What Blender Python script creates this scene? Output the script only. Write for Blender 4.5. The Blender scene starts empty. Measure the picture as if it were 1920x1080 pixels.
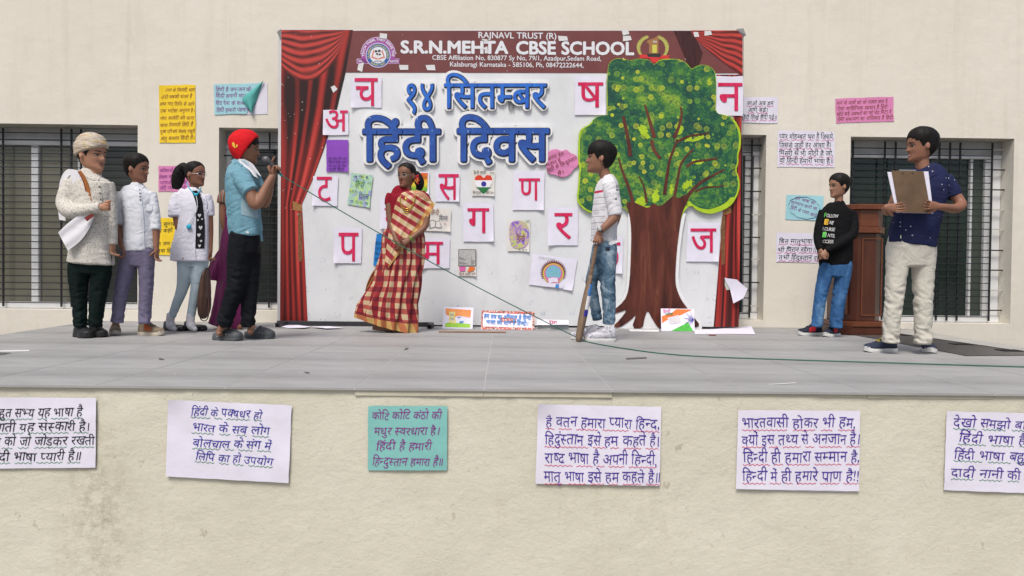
import bpy, bmesh, math, random
from mathutils import Vector, Matrix, noise
from mathutils.bvhtree import BVHTree
from mathutils.geometry import tessellate_polygon
random.seed(7)
sc = bpy.context.scene
col = sc.collection
# ------------------------------------------------------------------ camera
F_PX = 1387.0                      # focal length in pixels of the 1920 wide photograph
CAM = Vector((0.0, 0.0, 0.491))    # eye height above the stage floor (z = 0)
YAW, PITCH, ROLL = math.radians(0.70), math.radians(-1.07), math.radians(0.62)
_F = Vector((math.sin(YAW)*math.cos(PITCH), math.cos(YAW)*math.cos(PITCH), math.sin(PITCH)))
_R0 = _F.cross(Vector((0, 0, 1))).normalized(); _U0 = _R0.cross(_F).normalized()
_R = _R0*math.cos(ROLL) + _U0*math.sin(ROLL)
_U = _U0*math.cos(ROLL) - _R0*math.sin(ROLL)
cd = bpy.data.cameras.new('camera'); cam = bpy.data.objects.new('camera', cd); col.objects.link(cam)
cd.sensor_width = 36.0; cd.lens = 36.0*F_PX/1920.0; cd.clip_start = 0.05; cd.clip_end = 500.0
cam.matrix_world = Matrix.Translation(CAM) @ Matrix((_R, _U, -_F)).transposed().to_4x4()
sc.camera = cam
# ------------------------------------------------------------------ daylight (overcast)
SUN_EL, SUN_AZ = math.radians(58), math.radians(200)
w = bpy.data.worlds.new('World'); sc.world = w; w.use_nodes = True
nt = w.node_tree; bg = nt.nodes['Background']
sky = nt.nodes.new('ShaderNodeTexSky'); sky.sky_type = 'NISHITA'; sky.sun_disc = False
sky.sun_elevation = SUN_EL; sky.sun_rotation = SUN_AZ
sky.air_density = 1.0; sky.dust_density = 4.0; sky.ozone_density = 1.0
nt.links.new(sky.outputs[0], bg.inputs[0]); bg.inputs[1].default_value = 0.095
sd = bpy.data.lights.new('sun', 'SUN'); sd.energy = 2.1; sd.angle = math.radians(20); sd.color = (1.0, 0.95, 0.88)
so = bpy.data.objects.new('sun', sd); col.objects.link(so)
# direction towards the sun: sky rotation 0 is +Y, turning towards +X
_S = Vector((math.sin(SUN_AZ)*math.cos(SUN_EL), math.cos(SUN_AZ)*math.cos(SUN_EL), math.sin(SUN_EL)))
so.rotation_euler = (-_S).to_track_quat('-Z', 'Y').to_euler()
vs = sc.view_settings; vs.view_transform = 'Standard'; vs.look = 'None'; vs.gamma = 1.0; vs.exposure = 0.49
vs.use_curve_mapping = False
sc.cycles.max_bounces = 6; sc.cycles.diffuse_bounces = 3; sc.cycles.glossy_bounces = 2
sc.cycles.use_denoising = True

# ------------------------------------------------------------------ helpers
YF, YW, YB = 3.15, 7.17, 6.86      # stage front edge, house wall, printed backdrop (metres from the eye)
def ray(px, py):
    return _F + _R*((px-960.0)/F_PX) + _U*((540.0-py)/F_PX)
def at(px, py, Y):
    d = ray(px, py); return CAM + d*(Y/d.y)
def onfloor(px, py, z=0.0):
    d = ray(px, py); return CAM + d*((z-CAM.z)/d.z)
def srgb(r, g, b):
    f = lambda c: (c/12.92 if c <= .04045 else ((c+.055)/1.055)**2.4)
    return (f(r/255.), f(g/255.), f(b/255.))
def tag(o, label=None, cat=None, group=None, kind=None):
    if label: o['label'] = label
    if cat: o['category'] = cat
    if group: o['group'] = group
    if kind: o['kind'] = kind
    return o
def empty(name, loc=(0, 0, 0), label=None, cat=None, group=None):
    o = bpy.data.objects.new(name, None); col.objects.link(o); o.location = loc; o.empty_display_size = .05
    return tag(o, label, cat, group)
def place(o, parent):
    if parent is not None:
        o.parent = parent
        o.matrix_parent_inverse = Matrix.Translation(-wloc(parent))
def wloc(o):
    v = Vector(o.location)
    return v
def build(name, verts, faces, mat=None, parent=None, smooth=False, uvs=None, mats=None, fmat=None):
    me = bpy.data.meshes.new(name); me.from_pydata([tuple(v) for v in verts], [], faces)
    for m in (mats or ([mat] if mat else [])): me.materials.append(m)
    if fmat: me.polygons.foreach_set('material_index', fmat)
    if smooth: me.polygons.foreach_set('use_smooth', [True]*len(me.polygons))
    if uvs is not None:
        ul = me.uv_layers.new(name='UVMap')
        flat = []
        for p in me.polygons:
            for vi in p.vertices: flat.extend(uvs[vi])
        ul.data.foreach_set('uv', flat)
    me.update()
    o = bpy.data.objects.new(name, me); col.objects.link(o); place(o, parent)
    return o
class MB:
    def __init__(s): s.v = []; s.f = []
    def add(s, vs_, fs):
        b = len(s.v); s.v += [Vector(v) for v in vs_]; s.f += [[b+i for i in f] for f in fs]; return s
    def box(s, a, b):
        x0, y0, z0 = a; x1, y1, z1 = b
        return s.add([(x0,y0,z0),(x1,y0,z0),(x1,y1,z0),(x0,y1,z0),(x0,y0,z1),(x1,y0,z1),(x1,y1,z1),(x0,y1,z1)],
              [(0,3,2,1),(4,5,6,7),(0,1,5,4),(1,2,6,5),(2,3,7,6),(3,0,4,7)])
    def prism(s, poly, y0, y1):          # poly: list of (x, z)
        n = len(poly)
        tri = tessellate_polygon([[Vector((p[0], p[1], 0)) for p in poly]])
        vs_ = [(p[0], y0, p[1]) for p in poly]+[(p[0], y1, p[1]) for p in poly]
        fs = [tuple(t) for t in tri]+[tuple(n+i for i in reversed(t)) for t in tri]
        fs += [(i, (i+1) % n, n+(i+1) % n, n+i) for i in range(n)]
        return s.add(vs_, fs)
    def tube(s, pts, r, n=8):
        v, f, _ = loft([(Vector(p), r if not isinstance(r, (list, tuple)) else r[i]) for i, p in enumerate(pts)], n=n, rings=len(pts) if len(pts) < 3 else len(pts)*3)
        return s.add(v, f)
    def obj(s, name, mat, parent=None, smooth=False): return build(name, s.v, s.f, mat, parent, smooth)
def fixn(o):
    bm = bmesh.new(); bm.from_mesh(o.data); bmesh.ops.recalc_face_normals(bm, faces=bm.faces[:]); bm.to_mesh(o.data); bm.free(); return o
def bevel(o, wd=.004, seg=2):
    bm = bmesh.new(); bm.from_mesh(o.data); bmesh.ops.recalc_face_normals(bm, faces=bm.faces[:])
    es = [e for e in bm.edges if len(e.link_faces) == 2 and e.calc_face_angle(0) > .6]
    bmesh.ops.bevel(bm, geom=es, offset=wd, segments=seg, affect='EDGES', profile=.5)
    bm.to_mesh(o.data); bm.free(); return o

# ------------------------------------------------------------------ materials
_M = {}
def mat(name, c, rough=.7, var=0.0, scale=8.0, bump=0.0, bscale=60.0, spec=.3, stretch=(1, 1, 1), metal=0.0, c2=None, sheen=0.0):
    if name in _M: return _M[name]
    m = bpy.data.materials.new(name); m.use_nodes = True; _M[name] = m
    n, l = m.node_tree.nodes, m.node_tree.links; b = n['Principled BSDF']
    b.inputs['Base Color'].default_value = (*c, 1); b.inputs['Roughness'].default_value = rough
    b.inputs['Specular IOR Level'].default_value = spec; b.inputs['Metallic'].default_value = metal
    if sheen: b.inputs['Sheen Weight'].default_value = sheen
    tc = n.new('ShaderNodeTexCoord'); mp = n.new('ShaderNodeMapping'); mp.inputs['Scale'].default_value = stretch
    l.new(tc.outputs['Object'], mp.inputs[0])
    if var > 0 or c2:
        t = n.new('ShaderNodeTexNoise'); t.inputs['Scale'].default_value = scale; t.inputs['Detail'].default_value = 6; t.inputs['Roughness'].default_value = .6
        l.new(mp.outputs[0], t.inputs[0])
        r = n.new('ShaderNodeValToRGB'); l.new(t.outputs[0], r.inputs[0])
        r.color_ramp.elements[0].position = .3; r.color_ramp.elements[1].position = .7
        lo = tuple(max(0, x*(1-var)) for x in c); hi = c2 or tuple(min(1, x*(1+var)) for x in c)
        r.color_ramp.elements[0].color = (*lo, 1); r.color_ramp.elements[1].color = (*hi, 1)
        l.new(r.outputs[0], b.inputs['Base Color'])
    if bump > 0:
        t = n.new('ShaderNodeTexNoise'); t.inputs['Scale'].default_value = bscale; t.inputs['Detail'].default_value = 5
        l.new(mp.outputs[0], t.inputs[0])
        bp = n.new('ShaderNodeBump'); bp.inputs['Strength'].default_value = bump; bp.inputs['Distance'].default_value = .01
        l.new(t.outputs[0], bp.inputs['Height']); l.new(bp.outputs[0], b.inputs['Normal'])
    return m
class NT:      # terse node builder
    def __init__(s, name, rough=.7, spec=.3):
        s.m = bpy.data.materials.new(name); s.m.use_nodes = True; s.n = s.m.node_tree.nodes; s.l = s.m.node_tree.links
        s.b = s.n['Principled BSDF']; s.b.inputs['Roughness'].default_value = rough; s.b.inputs['Specular IOR Level'].default_value = spec
        s.tc = s.n.new('ShaderNodeTexCoord')
        _M[name] = s.m
    def map(s, sc_=(1, 1, 1), src='Object', loc=(0, 0, 0), rot=(0, 0, 0)):
        m = s.n.new('ShaderNodeMapping'); m.inputs['Scale'].default_value = sc_; m.inputs['Location'].default_value = loc; m.inputs['Rotation'].default_value = rot
        s.l.new(s.tc.outputs[src], m.inputs[0]); return m.outputs[0]
    def noise(s, v, scale, detail=5, rough=.6, dist=0):
        t = s.n.new('ShaderNodeTexNoise'); t.inputs['Scale'].default_value = scale; t.inputs['Detail'].default_value = detail
        t.inputs['Roughness'].default_value = rough; t.inputs['Distortion'].default_value = dist; s.l.new(v, t.inputs[0]); return t.outputs[0]
    def vor(s, v, scale, feat='F1', rand=1.0):
        t = s.n.new('ShaderNodeTexVoronoi'); t.feature = feat; t.inputs['Scale'].default_value = scale; t.inputs['Randomness'].default_value = rand
        s.l.new(v, t.inputs[0]); return t
    def ramp(s, v, stops, interp='LINEAR'):
        r = s.n.new('ShaderNodeValToRGB'); s.l.new(v, r.inputs[0]); e = r.color_ramp.elements; r.color_ramp.interpolation = interp
        while len(e) < len(stops): e.new(.5)
        for i, (p, c) in enumerate(stops):
            e[i].position = p; c = (c, c, c) if not isinstance(c, tuple) else c; e[i].color = (*c, 1)
        return r.outputs[0]
    def mix(s, f, a, b, typ='MIX'):
        x = s.n.new('ShaderNodeMix'); x.data_type = 'RGBA'; x.blend_type = typ; x.clamp_factor = True
        for k, q in ((0, f), (6, a), (7, b)):
            if hasattr(q, 'is_linked'): s.l.new(q, x.inputs[k])
            else: x.inputs[k].default_value = q if k == 0 else (*q, 1)
        return x.outputs[2]
    def math(s, op, a, b=0.0, c=0.0):
        x = s.n.new('ShaderNodeMath'); x.operation = op
        for k, q in enumerate((a, b, c)):
            if hasattr(q, 'is_linked'): s.l.new(q, x.inputs[k])
            else: x.inputs[k].default_value = q
        return x.outputs[0]
    def xyz(s, v):
        x = s.n.new('ShaderNodeSeparateXYZ'); s.l.new(v, x.inputs[0]); return x.outputs
    def col(s, c): s.l.new(c, s.b.inputs['Base Color']); return s
    def rough(s, c): s.l.new(c, s.b.inputs['Roughness']); return s
    def bump(s, h, strength=.3, dist=.01, prev=None):
        b = s.n.new('ShaderNodeBump'); b.inputs['Strength'].default_value = strength; b.inputs['Distance'].default_value = dist
        s.l.new(h, b.inputs['Height'])
        if prev is not None: s.l.new(prev, b.inputs['Normal'])
        s.l.new(b.outputs[0], s.b.inputs['Normal']); return b.outputs[0]

# ------------------------------------------------------------------ lofted limbs and cloth
def catmull(a, b, c, d, t):
    return .5*((2*b)+(c-a)*t+(2*a-5*b+4*c-d)*t*t+(3*b-a-3*c+d)*t*t*t)
def loft(sec, n=20, rings=24, fold=None, cap=True, uvlen=False, power=2.0, bulge=.55):
    """sec: list of (centre Vector, radius or (across, deep)); returns verts, faces, uvs."""
    P = [Vector(s_[0]) for s_ in sec]
    Rr = [Vector((s_[1][0], s_[1][1], 0)) if isinstance(s_[1], (tuple, list)) else Vector((s_[1], s_[1], 0)) for s_ in sec]
    m = len(P); cen = []; rad = []
    for k in range(rings):
        u = k/(rings-1)*(m-1); i = min(int(u), m-2); t = u-i
        g = lambda L: catmull(L[max(i-1, 0)], L[i], L[i+1], L[min(i+2, m-1)], t)
        cen.append(g(P)); q = g(Rr); rad.append((max(q.x, 1e-4), max(q.y, 1e-4)))
    vs_, uv = [], []
    T0 = (cen[1]-cen[0]).normalized()
    A = T0.cross(Vector((0, 1, 0)))
    if A.length < .15: A = Vector((1, 0, 0))-T0*T0.x
    A.normalize(); dist = 0
    for k in range(rings):
        if k == 0: T = T0
        elif k == rings-1: T = (cen[k]-cen[k-1]).normalized()
        else: T = (cen[k+1]-cen[k-1]).normalized()
        A = (A - T*A.dot(T)).normalized(); B = T.cross(A)
        if k: dist += (cen[k]-cen[k-1]).length
        u = k/(rings-1)
        for j in range(n):
            th = 2*math.pi*j/n; c, s_ = math.cos(th), math.sin(th)
            if power != 2.0:
                c = math.copysign(abs(c)**(2/power), c); s_ = math.copysign(abs(s_)**(2/power), s_)
            f = 1.0
            if fold: f += fold(u, th, dist)/max(.5*(rad[k][0]+rad[k][1]), 1e-4)
            vs_.append(cen[k] + A*(rad[k][0]*c*f) + B*(rad[k][1]*s_*f)); uv.append((j/n, dist))
    fs = [(k*n+j, k*n+(j+1) % n, (k+1)*n+(j+1) % n, (k+1)*n+j) for k in range(rings-1) for j in range(n)]
    if cap:
        for k, sg in ((0, -1), (rings-1, 1)):
            T = (cen[1]-cen[0] if k == 0 else cen[-1]-cen[-2]).normalized()*sg
            r = min(rad[k]); base = k*n; prev = base
            for q in (.5, .85):
                b = len(vs_); sc_ = math.cos(q*math.pi/2)
                for j in range(n):
                    vs_.append(cen[k]+(vs_[base+j]-cen[k])*sc_+T*(r*bulge*math.sin(q*math.pi/2))); uv.append(uv[base+j])
                for j in range(n):
                    f = (prev+j, prev+(j+1) % n, b+(j+1) % n, b+j); fs.append(f if sg > 0 else f[::-1])
                prev = b
            vs_.append(cen[k]+T*(r*bulge)); uv.append(uv[base]); e = len(vs_)-1
            for j in range(n):
                f = (prev+j, prev+(j+1) % n, e); fs.append(f if sg > 0 else f[::-1])
    return vs_, fs, uv
def folds(ring=0.0, rf=60.0, drape=0.0, nd=6, seed=0, wr=None, wd=None, skew=.03):
    """cloth folds as a radius change: ring = crumples across the limb, drape = folds along it"""
    def f(u, th, d):
        r = 0.0
        if ring:
            w_ = wr(u) if wr else 1.0
            x = noise.noise(Vector((math.cos(th)*.9+seed*3.1, math.sin(th)*.9, (d+skew*math.cos(th+seed))*rf)))
            r += .62*ring*w_*(.45-2.6*abs(x))*1.25
        if drape:
            w_ = wd(u) if wd else 1.0
            r += drape*w_*(math.sin(th*nd+seed+2.5*noise.noise(Vector((d*4, seed, math.cos(th)))))+.6*noise.noise(Vector((math.cos(th)*3, math.sin(th)*3, d*5+seed))))
        return r
    return f
def ellipsoid(c, r, n=14, m=9, rot=None):
    vs_, fs = [], []
    for i in range(1, m):
        ph = math.pi*i/m
        for j in range(n):
            th = 2*math.pi*j/n
            v = Vector((r[0]*math.sin(ph)*math.cos(th), r[1]*math.sin(ph)*math.sin(th), r[2]*math.cos(ph)))
            vs_.append(v)
    vs_ += [Vector((0, 0, r[2])), Vector((0, 0, -r[2]))]
    for i in range(m-2):
        for j in range(n): fs.append((i*n+j, (i+1)*n+j, (i+1)*n+(j+1) % n, i*n+(j+1) % n))
    a, b = len(vs_)-2, len(vs_)-1
    for j in range(n):
        fs.append((a, j, (j+1) % n)); fs.append((b, (m-2)*n+(j+1) % n, (m-2)*n+j))
    if rot: vs_ = [rot @ v for v in vs_]
    return [v+Vector(c) for v in vs_], fs
def remesh(mb, voxel=.005, smooth=3):
    me = bpy.data.meshes.new('tmp'); me.from_pydata([tuple(v) for v in mb.v], [], mb.f)
    o = bpy.data.objects.new('tmp', me); col.objects.link(o)
    r = o.modifiers.new('r', 'REMESH'); r.mode = 'VOXEL'; r.voxel_size = voxel; r.adaptivity = 0
    s_ = o.modifiers.new('s', 'SMOOTH'); s_.factor = .5; s_.iterations = smooth
    dg = bpy.context.evaluated_depsgraph_get(); dg.update()
    m2 = bpy.data.meshes.new_from_object(o.evaluated_get(dg))
    bpy.data.objects.remove(o); bpy.data.meshes.remove(me)
    v = [x.co.copy() for x in m2.vertices]; f = [list(p.vertices) for p in m2.polygons]
    bpy.data.meshes.remove(m2)
    return v, f

# ------------------------------------------------------------------ lettering
_G = {}
HALF = set('खगघचजञणतथधनपबभमयलवशषसझ')
def glyph_raw(ch, off):
    k = (ch, off)
    if k in _G: return _G[k]
    out = []
    for s_ in (ch+'ममम', 'ममम', ch):
        c = bpy.data.curves.new('g', 'FONT'); c.body = s_; c.size = 1; c.offset = off; c.resolution_u = 3
        o = bpy.data.objects.new('g', c); col.objects.link(o)
        dg = bpy.context.evaluated_depsgraph_get(); dg.update()
        m = bpy.data.meshes.new_from_object(o.evaluated_get(dg))
        out.append(([(v.co.x, v.co.y) for v in m.vertices], [list(p.vertices) for p in m.polygons]))
        bpy.data.objects.remove(o); bpy.data.curves.remove(c); bpy.data.meshes.remove(m)
    adv = max([x for x, y in out[0][0]])-max([x for x, y in out[1][0]])
    _G[k] = (out[2][0], out[2][1], adv); return _G[k]
def clipx(v, f, x):
    bm = bmesh.new(); bv = [bm.verts.new((a, b, 0)) for a, b in v]
    for q in f:
        try: bm.faces.new([bv[i] for i in q])
        except ValueError: pass
    bmesh.ops.bisect_plane(bm, geom=bm.verts[:]+bm.edges[:]+bm.faces[:], plane_co=(x, 0, 0), plane_no=(1, 0, 0), clear_outer=True)
    bm.verts.index_update(); r = [(q.co.x, q.co.y) for q in bm.verts], [[q.index for q in p.verts] for p in bm.faces]
    bm.free(); return r
def shape(text):
    """reading order -> drawing order of the signs: (char, halved?)"""
    out = []; i = 0; n = len(text)
    cons = lambda c: '\u0915' <= c <= '\u0939' or '\u0958' <= c <= '\u095f'
    while i < n:
        if cons(text[i]):
            cl = [[text[i], False]]; i += 1
            if i < n and text[i] == '\u093c': cl.append(['\u093c', False]); i += 1
            while i+1 < n and text[i] == '\u094d' and cons(text[i+1]):
                if text[i+1] == 'र' : cl.append(['RA', False]); i += 2; continue
                if cl[-1][0] in HALF or cl[-1][0] == 'क': cl[-1][1] = True
                else: cl.append(['\u094d', False])
                cl.append([text[i+1], False]); i += 2
            if i < n and text[i] == '\u093f': cl.insert(0, ['\u093f', False]); i += 1
            out += cl
        else: out.append([text[i], False]); i += 1
    return out
def text_flat(text, off=0.0, jit=0.0, seed=0, track=0.0):
    rnd = random.Random(seed+len(text)*7); V, Fc, x = [], [], 0.0
    for ch, half in shape(text):
        if ch == ' ': x += .30; continue
        if ch == 'RA':
            b = len(V); q = [(-.30, .02), (-.33, .07), (-.12, .26), (-.09, .21)]
            V += [(x+a, c) for a, c in q]; Fc.append([b, b+1, b+2, b+3][::-1]); continue
        v, f, adv = glyph_raw(ch, off)
        if half:
            cut = adv-(.17 if ch != 'क' else .22); v, f = clipx(v, f, cut); adv = cut+.015
        if not ('\u0900' <= ch <= '\u0903' or '\u093c' <= ch <= '\u094d') or not V:
            dy = rnd.uniform(-jit, jit)*.05; shx = rnd.uniform(-jit, jit)*.10; sy_ = 1+rnd.uniform(-jit, jit)*.07
            sx = 1+rnd.uniform(-jit, jit)*.10
        b = len(V); V += [(x+a*sx+shx*c, c*sy_+dy+jit*.012*math.sin(a*9+x*5)) for a, c in v]; Fc += [[b+i for i in q] for q in f]
        x += adv*sx+track
    return V, Fc, max([a for a, _ in V] or [1])
HEAD = max(y for x, y in glyph_raw('न', 0.0)[0])       # height of the head stroke over the baseline
CAPH = max(y for x, y in glyph_raw('H', 0.0)[0])
def RINGS(off, n=None):
    '''shifted copies that thicken a letter evenly: (dx, dy, layer)'''
    if off <= 0: return [(0, 0, 0)]
    n = n or (8 if off < .05 else 16)
    return [(0, 0, 0)]+[(off*math.cos(2*math.pi*i/n), off*math.sin(2*math.pi*i/n), 1+i % 8 + (8 if i >= 8 else 0)) for i in range(n)]
def put_text(mb, text, x0, y0, x1, y1, h, fn, off=0.0, jit=1.0, slant=.12, seed=0, latin=False, track=0.0, keep=None):
    """text from pixel (x0,y0) to (x1,y1) along its baseline, letters h pixels high; fn(px,py)->3D"""
    v, f, wd = text_flat(text, 0.0, jit, seed, track)
    k = h/(CAPH if latin else HEAD); L = math.hypot(x1-x0, y1-y0)
    sx = L/wd; ux, uy = (x1-x0)/L, (y1-y0)/L
    out = []
    for dx_, dy_, ly in RINGS(off):
        o2 = []
        for a, b in v:
            a2, b2 = a+dx_, b+dy_
            p = a2*sx+slant*b2*k; q = b2*k
            o2.append(fn(x0+p*ux+q*uy, y0+p*uy-q*ux)-Vector((0, .00012*ly, 0)))
        out.append(o2)
    # letters seen from the camera must face it (-Y): font faces are CCW seen from +Z, px y runs down
    for o2 in out: mb.add(o2, f)
    return wd*k
# ================================================================== SETTING
cream = NT('cream_wall_paint', .85, .2)
v = cream.map()
c = cream.ramp(cream.noise(v, .55, 6, .6), [(.3, (.645, .61, .53)), (.7, (.70, .665, .59))])
c = cream.mix(cream.ramp(cream.noise(cream.map((1.2, 1, .5)), 3.5, 8, .7), [(.55, 0.), (.75, .35)]), c, (.55, .515, .44))
c = cream.mix(cream.math('MULTIPLY', cream.ramp(cream.noise(cream.map((3.5, 1, .22), loc=(2, 0, 1)), 2.2, 8, .72), [(.52, 0.), (.78, 1.)]), .35), c, (.46, .42, .34))
vb = cream.vor(cream.map((1, .3, 1.2)), 3.1, 'DISTANCE_TO_EDGE'); c = cream.mix(cream.math('MULTIPLY', cream.ramp(vb.outputs[0], [(.0, 1.), (.006, 0.)]), cream.ramp(cream.noise(v, .9, 3), [(.55, 0.), (.62, .30)])), c, (.40, .36, .29))
c = cream.mix(cream.ramp(cream.noise(v, 40, 2), [(.70, 0.), (.74, .5)]), c, (.68, .64, .57))
cream.col(c)
h = cream.bump(cream.noise(v, 5, 6, .55), .35, .02)
cream.bump(cream.noise(v, 120, 3), .18, .004, h)
cream = cream.m
plas = NT('stage_front_plaster', .9, .15)
v = plas.map()
c = plas.ramp(plas.noise(v, 1.3, 7, .65), [(.3, (.55, .53, .425)), (.7, (.63, .61, .51))])
c = plas.mix(plas.ramp(plas.noise(plas.map((2.5, 1, .6), loc=(3, 0, 0)), 1.9, 9, .75), [(.56, 0.), (.78, .5)]), c, (.42, .39, .28))
ch = plas.ramp(plas.noise(plas.map((1, 1, .8), loc=(4, 0, 7)), 17, 4, .55), [(.69, 0.), (.72, 1.)]); c = plas.mix(plas.math('MULTIPLY', ch, .45), c, (.30, .27, .20))
c = plas.mix(plas.ramp(plas.noise(v, 26, 6, .7), [(.60, 0.), (.70, .35)]), c, (.40, .37, .27))
xs = plas.xyz(v)
# weathered patch with a shape of its own under the left poster
dx = plas.math('DIVIDE', plas.math('ADD', xs[0], 1.72), .22); dz = plas.math('DIVIDE', plas.math('ADD', xs[2], .55), .50)
rr = plas.math('SQRT', plas.math('ADD', plas.math('MULTIPLY', dx, dx), plas.math('MULTIPLY', dz, dz)))
msk = plas.math('MULTIPLY', plas.ramp(rr, [(.1, 1.), (1., 0.)]), plas.ramp(plas.noise(v, 22, 8, .75), [(.42, 0.), (.62, 1.)]))
c = plas.mix(plas.math('MULTIPLY', msk, .5), c, (.24, .20, .13))
plas.col(c)
h = plas.bump(plas.noise(plas.map((1, 1, 1.15)), 8, 12, .70), .42, .022)
plas.bump(plas.noise(plas.map((1, 1, 1.5)), 95, 4, .7), .16, .006, h)
plas = plas.m
stone = NT('grey_stone_slab', .62, .35)
v = stone.map((.35, 2.2, 1)); oi = stone.n.new('ShaderNodeObjectInfo').outputs['Random']
c = stone.ramp(stone.noise(v, 3.0, 9, .65, .6), [(.25, (.215, .215, .217)), (.75, (.33, .33, .33))])
c = stone.mix(stone.ramp(stone.noise(stone.map((.25, 5, 1)), 5, 8, .7, .4), [(.58, 0.), (.72, .5)]), c, (.47, .47, .47))
c = stone.mix(stone.ramp(stone.noise(stone.map((.8, 1.4, 1), loc=(5, 2, 0)), 1.2, 6, .6), [(.5, 0.), (.75, .3)]), c, (.20, .198, .195))
c = stone.mix(stone.ramp(stone.noise(stone.map((1, 2.6, 1), loc=(9, 4, 0)), .8, 7, .7, .8), [(.42, 0.), (.60, .40)]), c, (.40, .40, .40))
c = stone.mix(stone.ramp(stone.noise(stone.map((.12, 9, 1), rot=(0, 0, .12)), 7, 6, .7, .3), [(.60, 0.), (.68, .45)]), c, (.50, .50, .50))
c = stone.mix(stone.ramp(stone.noise(stone.map((1, 1.6, 1)), 30, 3), [(.72, 0.), (.76, .6)]), c, (.55, .55, .55))
c = stone.mix(stone.ramp(oi, [(0., .0), (1., .06)]), c, (.21, .21, .215))
stone.col(c); stone.rough(stone.ramp(stone.noise(stone.map(), 2.2, 5), [(.3, .42), (.7, .75)]))
stone.bump(stone.noise(stone.map((.5, 3, 1)), 30, 5), .12, .004); stone = stone.m
grout = mat('joint_mortar', (.44, .44, .435), .9, .2, 30)
granite = mat('dark_granite', (.075, .07, .068), .45, .35, 14, .1, 90, .4)
cement = mat('pale_cement', (.36, .355, .33), .9, .15, 6, .3, 60)

def P_(px, py, Y=YW): return at(px, py, Y)
# openings of the house wall: x0, x1, z0, z1 (metres)
def opening(x0, yt, x1, yb, Y=YW):
    xm = .5*(x0+x1)
    a, b = at(x0, yt, Y), at(x1, yb, Y); return [at(x0, .5*(yt+yb), Y).x, at(x1, .5*(yt+yb), Y).x, at(xm, yb, Y).z, at(xm, yt, Y).z]
OPN = [opening(-150, 232, 258, 580), opening(410, 240, 552, 582), opening(1290, 252, 1434, 600), opening(1592, 258, 1898, 606)]
XL, XR, ZT, RD = -7.5, 8.0, 4.2, .25
g = MB(); xs_ = [XL]
for o_ in OPN: xs_ += [o_[0], o_[1]]
xs_.append(XR)
for i in range(0, len(xs_), 2): g.box((xs_[i], YW, -1.05), (xs_[i+1], YW+RD+.05, ZT))
for x0, x1, z0, z1 in OPN:
    g.box((x0, YW, z1), (x1, YW+RD+.05, ZT)); g.box((x0, YW, -1.05), (x1, YW+RD+.05, z0))
wall = g.obj('house_wall', cream); wall['kind'] = 'structure'
bm = bmesh.new(); bm.from_mesh(wall.data); bmesh.ops.remove_doubles(bm, verts=bm.verts[:], dist=.0005); bm.to_mesh(wall.data); bm.free()
# room behind the panes
room = MB(); dk = mat('unlit_room_paint', (.10, .10, .09), .9)
room.add([(XL, YW+2.6, -.2), (XR, YW+2.6, -.2), (XR, YW+2.6, ZT), (XL, YW+2.6, ZT), (XL, YW+RD+.05, -.2), (XR, YW+RD+.05, -.2), (XR, YW+RD+.05, ZT), (XL, YW+RD+.05, ZT)],
         [(0, 1, 2, 3), (0, 4, 5, 1), (3, 2, 6, 7), (0, 3, 7, 4), (1, 5, 6, 2)])
tag(room.obj('room_wall', dk), kind='structure')

# ---- ground, stage front, stage floor
gm = mat('school_yard_ground', (.27, .25, .22), .95, .2, 3, .2, 40)
tag(build('ground', [(-120, -160, -1.05), (120, -160, -1.05), (120, YF, -1.05), (-120, YF, -1.05)], [(0, 1, 2, 3)], gm), kind='structure')
# the front face, gently uneven like hand-thrown plaster
g = MB(); NX, NZ = 150, 26; X0, X1, Z0, Z1 = -3.43, 3.59, -1.05, -.0105
for k in range(NZ+1):
    for i in range(NX+1):
        x = X0+(X1-X0)*i/NX; z = Z0+(Z1-Z0)*k/NZ
        d = .004*noise.noise(Vector((x*2.2, z*3, 1.7)))+.0022*noise.noise(Vector((x*9, z*14, 4)))
        if z > -.06: d += .003*noise.noise(Vector((x*14, 3, 9)))
        g.v.append(Vector((x, YF+.010+d, z)))
for k in range(NZ):
    for i in range(NX):
        a = k*(NX+1)+i; g.f.append([a, a+1, a+NX+2, a+NX+1])
b = len(g.v)
front = g.obj('stage_front_wall', plas, smooth=True); front['kind'] = 'structure'
def EL(y): return -3.93+(YW-y)*.124       # left and right edges of the platform
def ER(y): return 3.93-(YW-y)*.085
core = MB(); ya = YF+.03; yb_ = YW-.002
core.add([(EL(ya), ya, -1.05), (ER(ya), ya, -1.05), (ER(yb_), yb_, -1.05), (EL(yb_), yb_, -1.05), (EL(ya), ya, -.034), (ER(ya), ya, -.034), (ER(yb_), yb_, -.034), (EL(yb_), yb_, -.034)],
         [(0,3,2,1),(4,5,6,7),(0,1,5,4),(1,2,6,5),(2,3,7,6),(3,0,4,7)])
tag(core.obj('stage_base', plas), kind='structure')
floor_ = empty('stage_floor', (0, 0, 0)); floor_['kind'] = 'structure'
bed = MB(); bed.add([(EL(YF)+.004, YF-.0032, -.009), (ER(YF)-.004, YF-.0032, -.009), (ER(YF)-.004, YF-.0032, -.0009), (EL(YF)+.004, YF-.0032, -.0009)], [(0, 1, 2, 3)]); bed.add([(EL(YF)+.004, YF-.0032, -.0009), (ER(YF)-.004, YF-.0032, -.0009), (ER(YW)-.004, YW-.002, -.0009), (EL(YW)+.004, YW-.002, -.0009)], [(0, 1, 2, 3)]); bed.obj('mortar_bed', grout, floor_)
TX = .55; xo = at(907, 727, YF).x
rows = [YF, YF+.565, YF+1.40, YF+2.15, YF+2.95, YF+3.6, YW]
rt = random.Random(4)
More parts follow.
